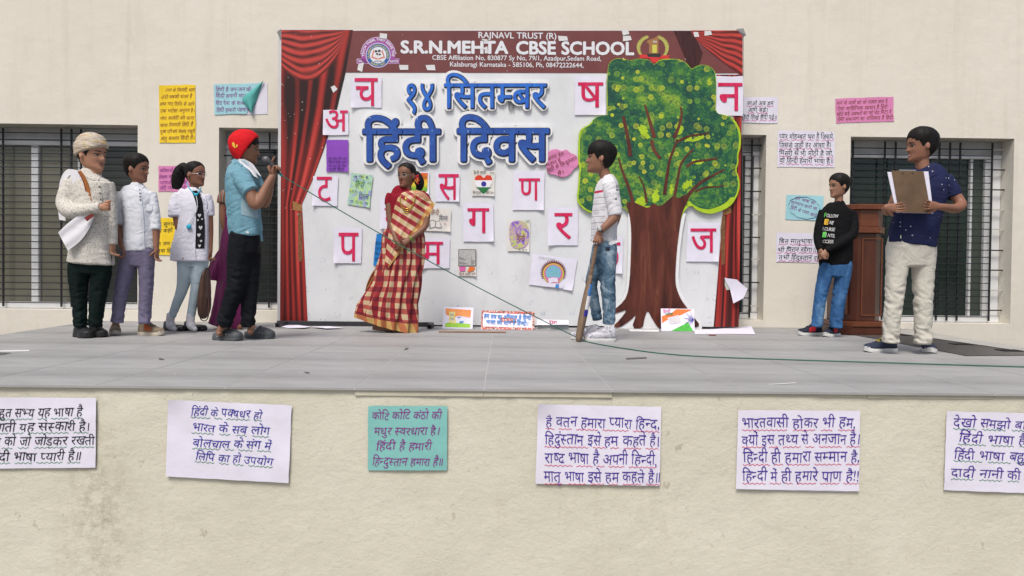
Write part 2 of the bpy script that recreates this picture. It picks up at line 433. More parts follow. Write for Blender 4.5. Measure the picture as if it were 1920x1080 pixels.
for r in range(len(rows)-1):
    for i in range(-11, 12):
        x0 = xo+i*TX; x1 = x0+TX
        if x1 < EL(rows[r+1])+.02 or x0 > ER(rows[r+1])-.02: continue
        j = .0020
        z = rt.uniform(-.0002, .0005)
        t_ = MB(); t_.box((x0+j, rows[r]+.0006 if r else rows[r]-.004, -.010 if r == 0 else -.02), (x1-j, rows[r+1]-.0006, z))
        # snap the geometry to its own origin
        cx_ = Vector((.5*(x0+x1), .5*(rows[r]+rows[r+1]), 0))
        t_.v = [q-cx_ for q in t_.v]
        o = t_.obj('stone_tile', stone, floor_); o.location = cx_
        bm = bmesh.new(); bm.from_mesh(o.data)
        for yy, ff, sg in ((0, EL, -1), (0, ER, 1)):
            p0 = Vector((ff(YF), YF, 0))-cx_; p1 = Vector((ff(YW), YW, 0))-cx_; dd = (p1-p0).normalized(); nn = Vector((dd.y, -dd.x, 0))*sg
            bmesh.ops.bisect_plane(bm, geom=bm.verts[:]+bm.edges[:]+bm.faces[:], plane_co=p0, plane_no=nn, clear_outer=True)
        bmesh.ops.holes_fill(bm, edges=bm.edges[:]); bm.to_mesh(o.data); bm.free()
        if not o.data.polygons: bpy.data.objects.remove(o)
# painted cream edging strips under the slabs
for i in range(-5, 6):
    x0 = xo+i*TX; hgt = .022 if -1 <= i <= 0 else .010 + .005*rt.random()
    if i < -1: continue
    e_ = MB(); e_.box((x0+.001, YF+.003 if i in (-1, 0) else YF+.006, -.011-hgt), (x0+TX-.001, YF+.03, -.0112))
    e_.obj('edging_strip', mat('cream_edge_paint', (.50, .475, .38), .85, .08, 20), floor_)

# ---- dark granite apron on the right, with its slotted covers, and the cement fillet behind it
pa = [onfloor(x, y) for x, y in ((1560, 621), (1690, 626), (1925, 660), (1935, 667), (1812, 668), (1640, 636))]
g = MB(); tri = tessellate_polygon([[Vector((p.x, p.y, 0)) for p in pa]]); n_ = len(pa)
g.add([(p.x, p.y, .006) for p in pa]+[(p.x, p.y, .0012) for p in pa], [t for t in tri]+[(i, (i+1) % n_, n_+(i+1) % n_, n_+i) for i in range(n_)])
ap = fixn(g.obj('granite_paving', granite)); ap['kind'] = 'structure'
slotm = mat('black_slot', (.012, .012, .012), .8)
for (x0, y0, x1, y1) in ((1778, 646, 1828, 648), (1864, 657.5, 1916, 660), (1682, 629, 1706, 630.5)):
    a, b = onfloor(x0, y0), onfloor(x1, y1); g = MB(); g.box((a.x, min(a.y, b.y)-.035, .0065), (b.x, max(a.y, b.y)+.0, .0105))
    g.obj('drain_slot', slotm, ap)
def wedge(name, pts, m_):
    g = MB(); g.add(pts, [(0, 1, 2, 3)] if len(pts) == 4 else [(0, 1, 2)]); o = g.obj(name, m_); o['kind'] = 'structure'; return o
# pale cement rim along the right edge of the stage
pa = [onfloor(x, y, .008) for x, y in ((1676, 618.5), (1710, 619.5), (1920, 651.5), (1925, 660), (1690, 626))]
g = MB(); tri = tessellate_polygon([[Vector((p.x, p.y, 0)) for p in pa]]); g.add([(p.x, p.y, .0105) for p in pa], tri)
tag(fixn(g.obj('cement_fillet', cement)), kind='structure')

# ---- windows: frame, panes, dark grille bars with their stubs into the jamb
alu = mat('white_window_frame', (.66, .67, .68), .5, .06, 10)
alug = mat('grey_window_frame', (.40, .41, .42), .5, .1, 10)
iron = mat('black_grille_iron', (.02, .022, .025), .55, .2, 20)
rust = mat('bare_stub_end', (.45, .44, .40), .8)
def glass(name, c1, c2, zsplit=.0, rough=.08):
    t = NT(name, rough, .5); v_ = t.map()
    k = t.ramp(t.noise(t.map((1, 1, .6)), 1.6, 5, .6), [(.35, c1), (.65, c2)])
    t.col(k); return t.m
gl_l = glass('olive_pane', (.11, .112, .09), (.17, .165, .13))  # opaque pane, two olive tones mottled by noise
gl_d = glass('dark_room_pane', (.018, .022, .022), (.038, .045, .043))  # opaque; darkness of the room behind is put into the pane colour
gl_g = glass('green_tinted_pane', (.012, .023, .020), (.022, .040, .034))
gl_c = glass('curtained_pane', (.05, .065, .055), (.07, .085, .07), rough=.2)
def window(idx, label, cat, panes, mull, bars, hstep, hx, name, stubs, fr):
    x0, x1, z0, z1 = OPN[idx]
    root = empty(name, ((x0+x1)/2, YW+RD, z0), label, cat)
    yf = YW+RD-.02
    def fb(nm, ax, az, bx, bz, dep=.05, m_=alu):
        g = MB(); g.box((ax, yf-dep, az), (bx, yf+.0, bz)); o = g.obj(nm, m_, root); bevel(o, .004, 1); return o
    fw = .055
    fb('window_frame', x0+.002, z1-.13, x1-.002, z1-.001, .05, alug)       # head box
    fb('window_frame', x0+.002, z1-.175, x1-.002, z1-.132, .06)
    fb('window_sill_rail', x0+.002, z0+.001, x1-.002, z0+.065, .07)
    fb('window_frame', x0+.002, z0+.067, x0+fw, z1-.177, .05); fb('window_frame', x1-fr, z0+.067, x1-.002, z1-.177, .05)
    MW = .035 if idx != 3 else .012
    for m_ in mull: fb('mullion', m_-MW, z0+.067, m_+MW, z1-.177, .055)
    edges = [x0+fw+.002]+sum([[m_-MW-.002, m_+MW+.002] for m_ in mull], [])+[x1-fr-.002]
    for i, pm in enumerate(panes):
        g = MB(); g.box((edges[2*i], yf-.018, z0+.068), (edges[2*i+1], yf-.008, z1-.178)); g.obj('window_pane', pm, root)
    yg = YW+.13
    # upright bars
    for b_ in bars:
        g = MB(); g.box((-.007, -.007, 0), (.007, .007, z1-z0-.04)); o = g.obj('grille_bar', iron, root)
        o.location = (b_, yg, z0+.02); 
    zz = z0+.06; k = 0; base = None
    while zz < z1-.06:
        if base is None:
            g = MB(); g.box((-.5, -.0045, -.0045), (.5, .0045, .0045)); o = g.obj('grille_bar', iron, root); base = o
        else:
            o = base.copy(); col.objects.link(o)
        o.scale = (hx[1]-hx[0], 1, 1); o.location = ((hx[0]+hx[1])/2, yg-.012, zz)
        if k % 3 == 1:
            for sx, sd_ in stubs:
                g = MB(); g.box((min(sx, sx+sd_), yg-.006, zz-.006), (max(sx, sx+sd_), yg+.006, zz+.006)); g.obj('grille_stub', rust if rt.random() < .6 else iron, root)
        zz += hstep*rt.choice((.95, 1.0, 1.05)); k += 1
    return root
def bx(px, y=400): return at(px, y, YW+.13).x
O = OPN
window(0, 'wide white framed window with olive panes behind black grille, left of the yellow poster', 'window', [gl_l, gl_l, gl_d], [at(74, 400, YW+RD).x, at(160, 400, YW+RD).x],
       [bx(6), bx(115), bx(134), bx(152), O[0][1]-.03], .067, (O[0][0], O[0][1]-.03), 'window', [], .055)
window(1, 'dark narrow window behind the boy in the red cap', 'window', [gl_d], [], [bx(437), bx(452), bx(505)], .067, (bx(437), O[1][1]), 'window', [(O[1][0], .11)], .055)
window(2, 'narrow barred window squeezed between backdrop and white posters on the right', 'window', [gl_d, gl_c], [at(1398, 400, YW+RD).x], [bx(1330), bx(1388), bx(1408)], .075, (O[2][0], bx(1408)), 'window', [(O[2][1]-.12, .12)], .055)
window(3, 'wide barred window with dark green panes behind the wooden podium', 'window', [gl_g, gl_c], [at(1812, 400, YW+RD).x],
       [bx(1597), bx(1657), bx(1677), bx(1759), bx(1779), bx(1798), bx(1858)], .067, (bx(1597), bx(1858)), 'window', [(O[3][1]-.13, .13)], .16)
# ================================================================== PAPER AND BOARDS
def vcol_mat(name, rough=.6, bump=0.0):
    t = NT(name, rough, .3); a = t.n.new('ShaderNodeVertexColor'); a.layer_name = 'print'; t.col(a.outputs[0])
    return t.m
def vcol(o, cols):
    ca = o.data.color_attributes.new('print', 'FLOAT_COLOR', 'POINT'); flat = []
    for c_ in cols: flat += [c_[0], c_[1], c_[2], 1.0]
    ca.data.foreach_set('color', flat)
def paper_mat(name, c_, rough=.75):
    return mat(name, c_, rough, .05, 7, .25, 14, .2)
PW = paper_mat('white_paper', (.68, .665, .77))
INK = {k: mat('ink_'+k, v_, .6) for k, v_ in dict(black=(.015, .015, .025), blue=(.035, .03, .30), violet=(.06, .03, .28), purple=(.22, .03, .24), red=(.62, .012, .10),
       green=(.03, .22, .09), rose=(.55, .09, .12), brown=(.22, .06, .04), skyblue=(.06, .22, .55), orange=(.72, .16, .03), leaf=(.16, .42, .04), grey=(.25, .25, .25),
       pink=(.62, .12, .35), yellow=(.75, .55, .06), white=(.75, .75, .78), darkgreen=(.02, .16, .05), maroon=(.17, .035, .035), navy=(.01, .012, .07), teal=(.04, .38, .38), gold=(.55, .42, .07)).items()}
def flat(mb, pts, Y, rev=False):
    """a flat painted shape on the plane Y from pixel outline"""
    vs_ = [at(x, y, Y) for x, y in pts]; tri = tessellate_polygon([[Vector((x, y, 0)) for x, y in pts]])
    mb.add(vs_, [t for t in tri]); return mb
def facecam(o):
    for p in o.data.polygons: pass
    bm = bmesh.new(); bm.from_mesh(o.data)
    for f in bm.faces:
        f.normal_update()
        if f.normal.y > 0: f.normal_flip()
    bm.to_mesh(o.data); bm.free(); return o
def sheetdisp(seed, amp):
    return lambda px, py: amp*(noise.noise(Vector((px*.018, py*.022, seed)))+.5)
def sheet(name, label, cat, quad, Y, m_, group=None, amp=.006, seed=0, curl=None, nx=12, ny=9, gap=.003, parent=None):
    """paper stuck on a surface at depth Y; quad = tl, tr, br, bl in pixels"""
    ds = sheetdisp(seed, amp); tl, tr, br, bl = quad
    front_, back_ = [], []
    for k in range(ny+1):
        for i in range(nx+1):
            s_, t_ = i/nx, k/ny
            x = (tl[0]*(1-s_)+tr[0]*s_)*(1-t_)+(bl[0]*(1-s_)+br[0]*s_)*t_; y = (tl[1]*(1-s_)+tr[1]*s_)*(1-t_)+(bl[1]*(1-s_)+br[1]*s_)*t_
            ex = 0
            if curl:
                for cx_, cy_, rad_, hh in curl:
                    d = math.hypot(s_-cx_, t_-cy_); ex += hh*max(0, 1-d/rad_)**2
            wob = .9*noise.noise(Vector((x*.05, y*.05, seed+5))) if (i in (0, nx) or k in (0, ny)) else 0
            q = at(x+wob, y+wob, Y-gap-max(ds(x, y), 0)-ex); front_.append(q); back_.append(q+Vector((0, .0008, 0)))
    N = len(front_); fs = []
    for k in range(ny):
        for i in range(nx):
            a_ = k*(nx+1)+i; f = [a_, a_+nx+1, a_+nx+2, a_+1]; fs.append(f); fs.append([N+q for q in f[::-1]])
    cx_ = sum((at(x, y, Y) for x, y in quad), Vector())/4
    if parent is None:
        root = empty(name, cx_, label, cat, group)
        build('paper_sheet', front_+back_, fs, m_, root, True)
    else:
        root = parent; build('paper_sheet', front_+back_, fs, m_, root, True)
    root_fn = lambda px, py, e=.0015: at(px, py, Y-gap-max(ds(px, py), 0)-e)
    return root, root_fn
def wave(mb, x0, y0, x1, y1, fn, amp=1.2, wl=9, th=1.3):
    n_ = max(4, int(abs(x1-x0)/2.2)); pts = []
    for i in range(n_+1):
        t_ = i/n_; x = x0+(x1-x0)*t_; y = y0+(y1-y0)*t_+amp*math.sin(x*2*math.pi/wl); pts.append((x, y))
    b_ = len(mb.v)
    for x, y in pts: mb.v += [fn(x, y-th/2), fn(x, y+th/2)]
    for i in range(n_): mb.f.append([b_+2*i, b_+2*i+1, b_+2*i+3, b_+2*i+2])
def poster(label, quad, Y, m_, lines, ink, h, group=None, ul=None, seed=0, slant=.12, off=.0, curl=None, amp=.004, cat='poster', name='poster', jit=1.0):
    root, fn = sheet(name, label, cat, quad, Y, m_, group, amp, seed, curl)
    mb, ub = MB(), MB()
    for k, L in enumerate(lines):
        txt, x0, y0, x1, y1 = L[:5]; hh = L[5] if len(L) > 5 else h
        put_text(mb, txt, x0, y0, x1, y1, hh, fn, off, jit, slant, seed+k)
        if ul:      # hand drawn wavy line under each word
            n_ = len(txt); pos = 0
            for wd in txt.split(' '):
                a_, b_ = pos/n_, (pos+len(wd))/n_; pos += len(wd)+1
                if len(wd) < 2: continue
                g_ = hh*.26
                wave(ub, x0+(x1-x0)*a_, y0+(y1-y0)*a_+g_, x0+(x1-x0)*b_, y0+(y1-y0)*b_+g_, fn, th=max(1.1, hh*.05))
    facecam(mb.obj('lettering', INK[ink], root))
    if ul and ub.v: facecam(ub.obj('underline', INK[ul], root))
    return root, fn

# ================================================================== PRINTED BACKDROP
BD = empty('stage_backdrop', at(960, 612, YB), 'wide printed school backdrop with maroon header and red curtains, standing behind the children', 'backdrop')
Q = [(527, 55), (1393, 57), (1385, 613), (524, 607)]
bw = NT('backdrop_white_vinyl', .5, .35); v = bw.map()
c = bw.ramp(bw.noise(v, 1.4, 7, .65), [(.3, (.60, .62, .64)), (.7, (.70, .715, .73))])
c = bw.mix(bw.ramp(bw.noise(bw.map((1.3, 1, .7)), 3, 8, .7), [(.50, 0.), (.78, .40)]), c, (.44, .45, .45))
xs = bw.xyz(v); low = bw.ramp(bw.math('MULTIPLY', xs[2], 1.0), [(.2, 1.), (1.4, 0.)])
hp = bw.vor(bw.map((1, 1, 1), loc=(.3, 0, .1)), 7.5).outputs[0]
c = bw.mix(bw.math('MULTIPLY', bw.math('MULTIPLY', bw.ramp(hp, [(.13, 0.), (.2, 1.), (.27, 0.)]), bw.ramp(bw.noise(v, 30, 4), [(.5, 0.), (.6, 1.)])), bw.math('MULTIPLY', low, .8)), c, (.28, .38, .46))
c = bw.mix(bw.ramp(bw.noise(v, 55, 3), [(.70, 0.), (.73, .5)]), c, (.3, .3, .3))
bw.col(c); bw.bump(bw.noise(bw.map((1, 1, .7)), 1.7, 3), .25, .03); bw = bw.m
NXb, NYb = 60, 40; vs_, fs = [], []
def bdisp(px, py): return .004*noise.noise(Vector((px*.008, py*.006, 2)))
for k in range(NYb+1):
    for i in range(NXb+1):
        s_, t_ = i/NXb, k/NYb
        x = (Q[0][0]*(1-s_)+Q[1][0]*s_)*(1-t_)+(Q[3][0]*(1-s_)+Q[2][0]*s_)*t_; y = (Q[0][1]*(1-s_)+Q[1][1]*s_)*(1-t_)+(Q[3][1]*(1-s_)+Q[2][1]*s_)*t_
        vs_.append(at(x, y, YB))
for k in range(NYb):
    for i in range(NXb):
        a = k*(NXb+1)+i; fs.append([a, a+NXb+1, a+NXb+2, a+1])
build('vinyl_print', vs_, fs, bw, BD, True)
YP = YB-.0025
bf = lambda px, py, e=0: at(px, py, YP-e)
steel = mat('black_steel_tube', (.03, .03, .035), .5, .2, 20)
# frame behind and stand at the foot
g = MB(); a, b = at(527, 56, YB), at(1392, 58, YB)
zt, zb, xl, xr = a.z-.01, .03, a.x+.015, b.x-.02
for (p, q) in (((xl, zb), (xl+.04, zt)), ((xr-.04, zb), (xr, zt)), ((xl+.041, zt-.04), (xr-.041, zt)), ((xl+.041, 1.2), (xr-.041, 1.24)), ((-.02, zb), (.02, 1.199))):
    g.box((p[0], YB+.004, p[1]), (q[0], YB+.044, q[1]))
g.obj('backing_frame', steel, BD)
# wrap of the vinyl round the frame edges
wr = mat('vinyl_edge', (.55, .55, .56), .6)
g = MB()
for (x0, y0, x1, y1) in ((522, 57, 527, 612), (1393.2, 60, 1394.5, 612)):
    A_, B_, C_, D_ = at(x0, y0, YB+.035), at(x1, y0, YB+.001), at(x1-3, y1, YB+.001), at(x0-2, y1, YB+.035)
    g.add([A_, B_, C_, D_], [(0, 3, 2, 1)])
g.obj('vinyl_edge', wr, BD)
g = MB(); p0, p1 = onfloor(507, 613), onfloor(812, 613)
g.box((p0.x, YB-.10, .001), (p1.x, YB-.055, .042)); o = g.obj('foot_bar', steel, BD); bevel(o, .003, 1)
for px in (511, 806):
    p = onfloor(px, 616); g = MB(); g.box((p.x-.02, YB-.33, .001), (p.x+.02, YB-.102, .040)); o = g.obj('foot_bar', steel, BD); bevel(o, .003, 1)
    g = MB(); g.box((p.x-.013, YB-.331, .008), (p.x+.013, YB-.3295, .033)); g.obj('tube_end', mat('tube_hollow', (.004, .004, .004), .9), BD)
# flap corners at the top
g = MB(); g.add([at(519, 60, YB-.01), at(527, 54, YB-.002), at(527, 76, YB-.002)], [(0, 2, 1)])
g.add([at(1380, 54.5, YB-.003), at(1394, 53, YB-.01), at(1399, 66, YB-.02), at(1393, 70, YB-.002)], [(0, 3, 2, 1)])
g.obj('loose_corner', mat('grey_vinyl_back', (.22, .22, .22), .7), BD)
# maroon header
def poly(name, pts, e, m_, parent=BD, label=None):
    g_ = MB(); flat(g_, pts, YP-e); o_ = facecam(g_.obj(name, m_, parent)); return o_
mar = mat('maroon_print', (.155, .046, .046), .5, .12, 5, .0)
poly('header_print', [(645, 57.5), (1392, 57.5), (1392, 137.5), (645, 136)], 0, mar)

# printed curtains: flat print, painted per vertex
cm = vcol_mat('curtain_print', .5)
def smooth(a_, b_, x): t_ = max(0, min(1, (x-a_)/(b_-a_))); return t_*t_*(3-2*t_)
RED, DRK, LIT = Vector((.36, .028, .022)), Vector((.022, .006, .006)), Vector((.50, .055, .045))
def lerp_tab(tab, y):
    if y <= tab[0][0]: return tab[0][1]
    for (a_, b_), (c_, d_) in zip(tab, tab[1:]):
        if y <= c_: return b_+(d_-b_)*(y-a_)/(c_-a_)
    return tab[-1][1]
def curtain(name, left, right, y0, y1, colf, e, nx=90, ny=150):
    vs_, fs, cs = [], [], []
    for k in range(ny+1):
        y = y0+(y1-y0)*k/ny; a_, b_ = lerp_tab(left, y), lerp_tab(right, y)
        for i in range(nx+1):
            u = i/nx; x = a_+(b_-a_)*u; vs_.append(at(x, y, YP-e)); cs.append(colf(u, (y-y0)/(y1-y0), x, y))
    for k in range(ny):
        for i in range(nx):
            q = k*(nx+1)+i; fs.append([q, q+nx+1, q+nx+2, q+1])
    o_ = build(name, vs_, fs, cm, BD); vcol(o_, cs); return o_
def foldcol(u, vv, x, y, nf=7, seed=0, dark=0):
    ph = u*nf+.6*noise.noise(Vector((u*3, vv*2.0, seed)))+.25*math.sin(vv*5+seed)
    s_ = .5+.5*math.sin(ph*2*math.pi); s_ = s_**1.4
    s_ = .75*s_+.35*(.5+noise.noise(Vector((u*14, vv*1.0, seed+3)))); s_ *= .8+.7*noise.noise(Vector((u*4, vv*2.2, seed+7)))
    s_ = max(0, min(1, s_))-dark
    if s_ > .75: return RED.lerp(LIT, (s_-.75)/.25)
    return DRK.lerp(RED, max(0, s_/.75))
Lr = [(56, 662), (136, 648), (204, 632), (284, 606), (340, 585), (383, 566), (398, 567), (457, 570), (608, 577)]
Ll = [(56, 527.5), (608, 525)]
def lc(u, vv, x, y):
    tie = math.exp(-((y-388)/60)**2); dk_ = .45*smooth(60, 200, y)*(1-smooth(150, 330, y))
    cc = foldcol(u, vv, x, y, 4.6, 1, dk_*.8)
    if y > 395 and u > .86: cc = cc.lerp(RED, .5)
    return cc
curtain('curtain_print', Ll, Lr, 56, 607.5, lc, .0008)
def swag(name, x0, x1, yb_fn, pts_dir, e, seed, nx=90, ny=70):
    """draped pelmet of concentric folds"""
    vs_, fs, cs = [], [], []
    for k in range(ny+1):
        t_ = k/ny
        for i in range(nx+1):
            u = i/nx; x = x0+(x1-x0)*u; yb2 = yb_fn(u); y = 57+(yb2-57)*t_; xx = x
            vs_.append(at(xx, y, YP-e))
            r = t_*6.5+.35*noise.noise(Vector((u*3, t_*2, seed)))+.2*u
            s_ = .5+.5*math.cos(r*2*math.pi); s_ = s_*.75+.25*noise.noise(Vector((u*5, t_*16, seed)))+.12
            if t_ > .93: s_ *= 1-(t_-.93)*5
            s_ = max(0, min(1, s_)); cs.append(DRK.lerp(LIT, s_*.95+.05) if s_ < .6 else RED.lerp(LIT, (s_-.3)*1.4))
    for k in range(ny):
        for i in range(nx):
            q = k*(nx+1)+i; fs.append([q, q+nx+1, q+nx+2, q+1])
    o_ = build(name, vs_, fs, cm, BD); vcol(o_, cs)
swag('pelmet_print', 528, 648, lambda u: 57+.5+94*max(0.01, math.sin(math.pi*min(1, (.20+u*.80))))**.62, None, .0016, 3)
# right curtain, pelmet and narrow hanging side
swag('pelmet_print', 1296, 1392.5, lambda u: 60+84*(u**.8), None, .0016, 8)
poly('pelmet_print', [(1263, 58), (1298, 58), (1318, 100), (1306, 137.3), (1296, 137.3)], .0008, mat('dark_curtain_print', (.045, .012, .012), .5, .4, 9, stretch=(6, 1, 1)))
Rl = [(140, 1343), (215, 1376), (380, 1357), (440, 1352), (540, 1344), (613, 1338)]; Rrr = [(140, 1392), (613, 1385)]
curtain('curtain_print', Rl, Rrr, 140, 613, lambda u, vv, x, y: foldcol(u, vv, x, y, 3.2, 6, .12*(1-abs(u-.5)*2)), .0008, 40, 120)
# tassels and gathered bands
gold = mat('gold_print', (.30, .15, .05), .5, .4, 60)
poly('tieback_print', [(549, 377), (566, 384), (566, 396), (549, 393)], .0022, gold)
poly('tieback_print', [(559, 398), (566, 400), (567, 488), (563, 491), (559, 486)], .0022, mat('tassel_print', (.17, .08, .035), .5, .5, 60))
poly('tieback_print', [(1356, 392), (1371, 384), (1371, 399), (1356, 404)], .0022, gold)
poly('tieback_print', [(1354, 405), (1360, 405), (1359, 495), (1353, 497), (1351, 430)], .0022, mat('tassel_print', (.17, .08, .035), .5, .5, 60))
# header text
white_p = mat('white_print', (.66, .68, .72), .5)
def line(txt, x0, x1, y0, y1, cap, off, m_, e=.001, track=0, name='lettering', parent=BD):
    mb = MB(); put_text(mb, txt, x0, y0, x1, y1, cap, lambda a_, b_: bf(a_, b_, e), off, 0, 0, 0, True, track); return facecam(mb.obj(name, m_, parent))
line('RAJNAVL TRUST (R)', 896, 1043, 71, 73, 11, .015, white_p)
line('S.R.N.MEHTA', 751, 952, 99, 100, 22, .04, white_p)
line('CBSE SCHOOL', 967, 1188, 101, 102.5, 23, .035, white_p)
line('CBSE Affiliation No, 830877 Sy No, 79/1, Azadpur,Sedam Road,', 810, 1127, 112, 114, 8.5, .012, white_p)
line('Kalaburagi Karnataka - 585106, Ph, 08472222644,', 843, 1094, 124.5, 126.5, 8.5, .012, white_p)
# round school emblem
def disc(cx_, cy_, r, e, m_, a0=0, a1=360, r2=0, name='emblem_print', sy=1.0):
    n_ = 40; mb = MB(); P = []
    for i in range(n_+1):
        t_ = math.radians(a0+(a1-a0)*i/n_); P.append((math.cos(t_), math.sin(t_)))
    b_ = 0
    for i, (x, y) in enumerate(P): mb.v += [bf(cx_+r*x, cy_-r*y*sy, e), bf(cx_+r2*x, cy_-r2*y*sy, e)]
    for i in range(n_): mb.f.append([2*i, 2*i+1, 2*i+3, 2*i+2])
    return facecam(mb.obj(name, m_, BD))
def arc_text(txt, cx_, cy_, r, a0, a1, cap, m_, e, out=True, off=.03):
    mb = MB(); v_, f_, wd = text_flat(txt, off, 0, 0, .04); k = cap/CAPH; o_ = []
    for x, y in v_:
        t_ = math.radians(a0+(a1-a0)*x/wd); rr_ = r+(y*k if out else -y*k); o_.append(bf(cx_+rr_*math.cos(t_), cy_-rr_*math.sin(t_), e))
    mb.add(o_, f_); facecam(mb.obj('lettering', m_, BD))
lilac = mat('lilac_print', (.30, .07, .30), .5); pale = mat('pale_lilac_print', (.55, .45, .62), .5)
EX, EY = 709, 102
disc(EX, EY, 33, .0008, pale, 0, 180); disc(EX, EY, 31.8, .0012, lilac, 0, 180)
for (x0, x1) in ((669, 692), (727, 749)):
    poly('emblem_print', [(x0, 110), (x1, 110), (x1, 119.5), (x0, 119.5)], .0008, pale)
    poly('emblem_print', [(x0+1, 111), (x1, 111), (x1, 118.7), (x0+1, 118.7)], .0012, lilac)
poly('emblem_print', [(EX-32, 101), (EX-22, 101), (EX-18, 118.6), (EX-32, 118.6)], .0012, lilac); poly('emblem_print', [(EX+22, 101), (EX+32, 101), (EX+32, 118.6), (EX+18, 118.6)], .0012, lilac)
line('WE', 672, 679, 117, 117, 4, .03, white_p, .0016); line('NATION', 731, 747, 117, 117, 4, .03, white_p, .0016)
arc_text('TEACH THEM, THEY SERVE THE', EX, EY, 26, 188, -8, 4.4, white_p, .0016)
disc(EX, 103.5, 23.6, .0020, pale); disc(EX, 103.5, 21.8, .0024, mat('blue_print', (.03, .10, .33), .5)); disc(EX, 103.5, 15.4, .0028, white_p)
arc_text('S.R.N.MEHTA SCHOOL,KALABURAGI', EX, 103.5, 16.6, 200, -20, 3.2, mat('yellow_print', (.55, .52, .12), .5), .003)
arc_text('RAJNAVL TRUST', EX, 103.5, 20, 225, 315, 3.2, mat('yellow_print', (.55, .52, .12), .5), .003, False)
pr = mat('salmon_print', (.60, .18, .13), .5)
poly('emblem_print', [(696, 108), (700, 93), (708, 104), (708, 112)], .0032, pr); poly('emblem_print', [(722, 108), (717, 93), (709, 104), (709, 112)], .0032, pr)
poly('emblem_print', [(699, 106), (702, 96), (708, 105.5), (708, 109.5)], .0035, white_p); poly('emblem_print', [(719, 106), (715, 96), (709, 105.5), (709, 109.5)], .0035, white_p)
gk = mat('dark_print', (.03, .03, .03), .5)
for x, y, r in ((705, 96, 2.6), (711, 95.5, 2.8), (707, 101, 2.2), (712, 102, 2.2)): disc(x, y, r, .0038, gk, name='emblem_print', sy=.8)
line('ESTD:1981', 702, 716, 116, 116, 2.2, .02, gk, .0032)
# laurel emblem with the figure one
lg = mat('laurel_print', (.42, .40, .10), .5, .2, 90)
for sgn, cx0 in ((-1, 1224), (1, 1224)):
    for i in range(13):
        t_ = math.radians(-35+i*8.5); r = 27; x = cx0+sgn*r*math.cos(t_)*1.0; y = 92-r*math.sin(t_)*.85
        w_ = 4.6-abs(i-6)*.18
        poly('emblem_print', [(x-sgn*w_*1.1, y-1.5), (x, y-4), (x+sgn*w_*.9, y-4.6), (x+sgn*w_*.4, y+.6), (x, y+2)], .0010+.00003*i, lg)
rp = mat('ribbon_print', (.56, .035, .035), .5)
poly('emblem_print', [(1198, 102), (1257, 104), (1253, 107), (1256, 110.5), (1198, 108.5), (1200, 105)], .0018, rp)
poly('emblem_print', [(1216, 106), (1240, 107), (1231, 117), (1223, 117)], .0019, rp)
poly('emblem_print', [(1213, 102), (1216, 100), (1236, 100), (1240, 103), (1238, 107.5), (1215, 106.5)], .0022, gk)
poly('emblem_print', [(1212.5, 80), (1215, 75), (1226, 72), (1231, 68.5), (1234.5, 68.5), (1234.5, 100.3), (1217, 100.3), (1217, 82.5)], .0024, mat('amber_print', (.32, .16, .06), .5))
poly('emblem_print', [(1223, 84), (1231.5, 84), (1231.5, 99), (1223, 99)], .0027, mat('yellow_face_print', (.56, .52, .09), .5))
line('No', 1225, 1232, 81, 79.5, 4.5, .02, white_p, .003)
# sticky tape squares left over on the print
tp = mat('white_tape', (.62, .62, .63), .6, .1, 30)
def tape(pts, label): 
    g_ = MB(); flat(g_, pts, YP-.0045); b_ = len(g_.v)
    o_ = facecam(g_.obj('tape_piece', tp)); ctr = sum((Vector(v_) for v_ in g_.v), Vector())/len(g_.v)
    o_.data.transform(Matrix.Translation(-ctr)); o_.location = ctr; tag(o_, label, 'tape', 'scraps of tape on the backdrop')
    return o_
tape([(712, 62), (726, 63.5), (725, 73), (712, 71)], 'white tape square above the round emblem on the header')
tape([(672, 120), (682.5, 117), (679, 135), (670, 131)], 'white tape strip hanging under the left end of the round emblem')
tape([(748, 121.5), (765.5, 122), (765.5, 131), (750, 131)], 'white tape square just right of the round emblem')
tape([(798, 122), (815, 121.5), (816.5, 132), (801, 131.5)], 'white tape square under the left end of the big school name')
tape([(620, 163), (627, 160), (633, 167), (625, 174)], 'white tape square tilted on the left printed curtain')
tape([(1046, 67), (1063, 68), (1065, 76), (1048, 77)], 'white tape square right of the trust name on the header')
tape([(1165, 55.5), (1178, 56), (1180, 64), (1168, 66)], 'white tape square at the top edge above the school name')
tape([(1168, 67), (1182, 67), (1184.5, 75), (1168, 77.5)], 'white tape square touching the last letters of the school name')
tape([(1300, 60), (1309, 60), (1311, 69), (1302, 69)], 'left tape square on the right printed pelmet')
tape([(1321, 58), (1333, 58), (1335, 65), (1321, 67)], 'right tape square on the right printed pelmet')
tape([(902, 72.5), (914, 74), (914, 78), (906, 76)], 'small torn tape above the letter T of the school name')
tape([(902, 91), (914, 87), (915, 100), (909, 100), (909, 93)], 'torn tape across the letter H of the school name')
g = MB(); rr_ = random.Random(12)
for k in range(70):
    x, y = (rr_.uniform(528, 640), rr_.uniform(60, 420)) if k < 34 else ((rr_.uniform(660, 1330), rr_.uniform(58, 134)) if k < 50 else (rr_.uniform(600, 1340), rr_.uniform(400, 600)))
    if x > lerp_tab(Lr, y)-3 and k < 34: continue
    s_ = rr_.uniform(.8, 2.4); a_ = rr_.uniform(0, 3)
    flat(g, [(x, y), (x+s_*math.cos(a_), y+s_*math.sin(a_)), (x+s_*math.cos(a_+1.2)*1.3, y+s_*math.sin(a_+1.2))], YP-.004)
o = facecam(g.obj('tape_residue', tp, BD)); o['kind'] = 'stuff'

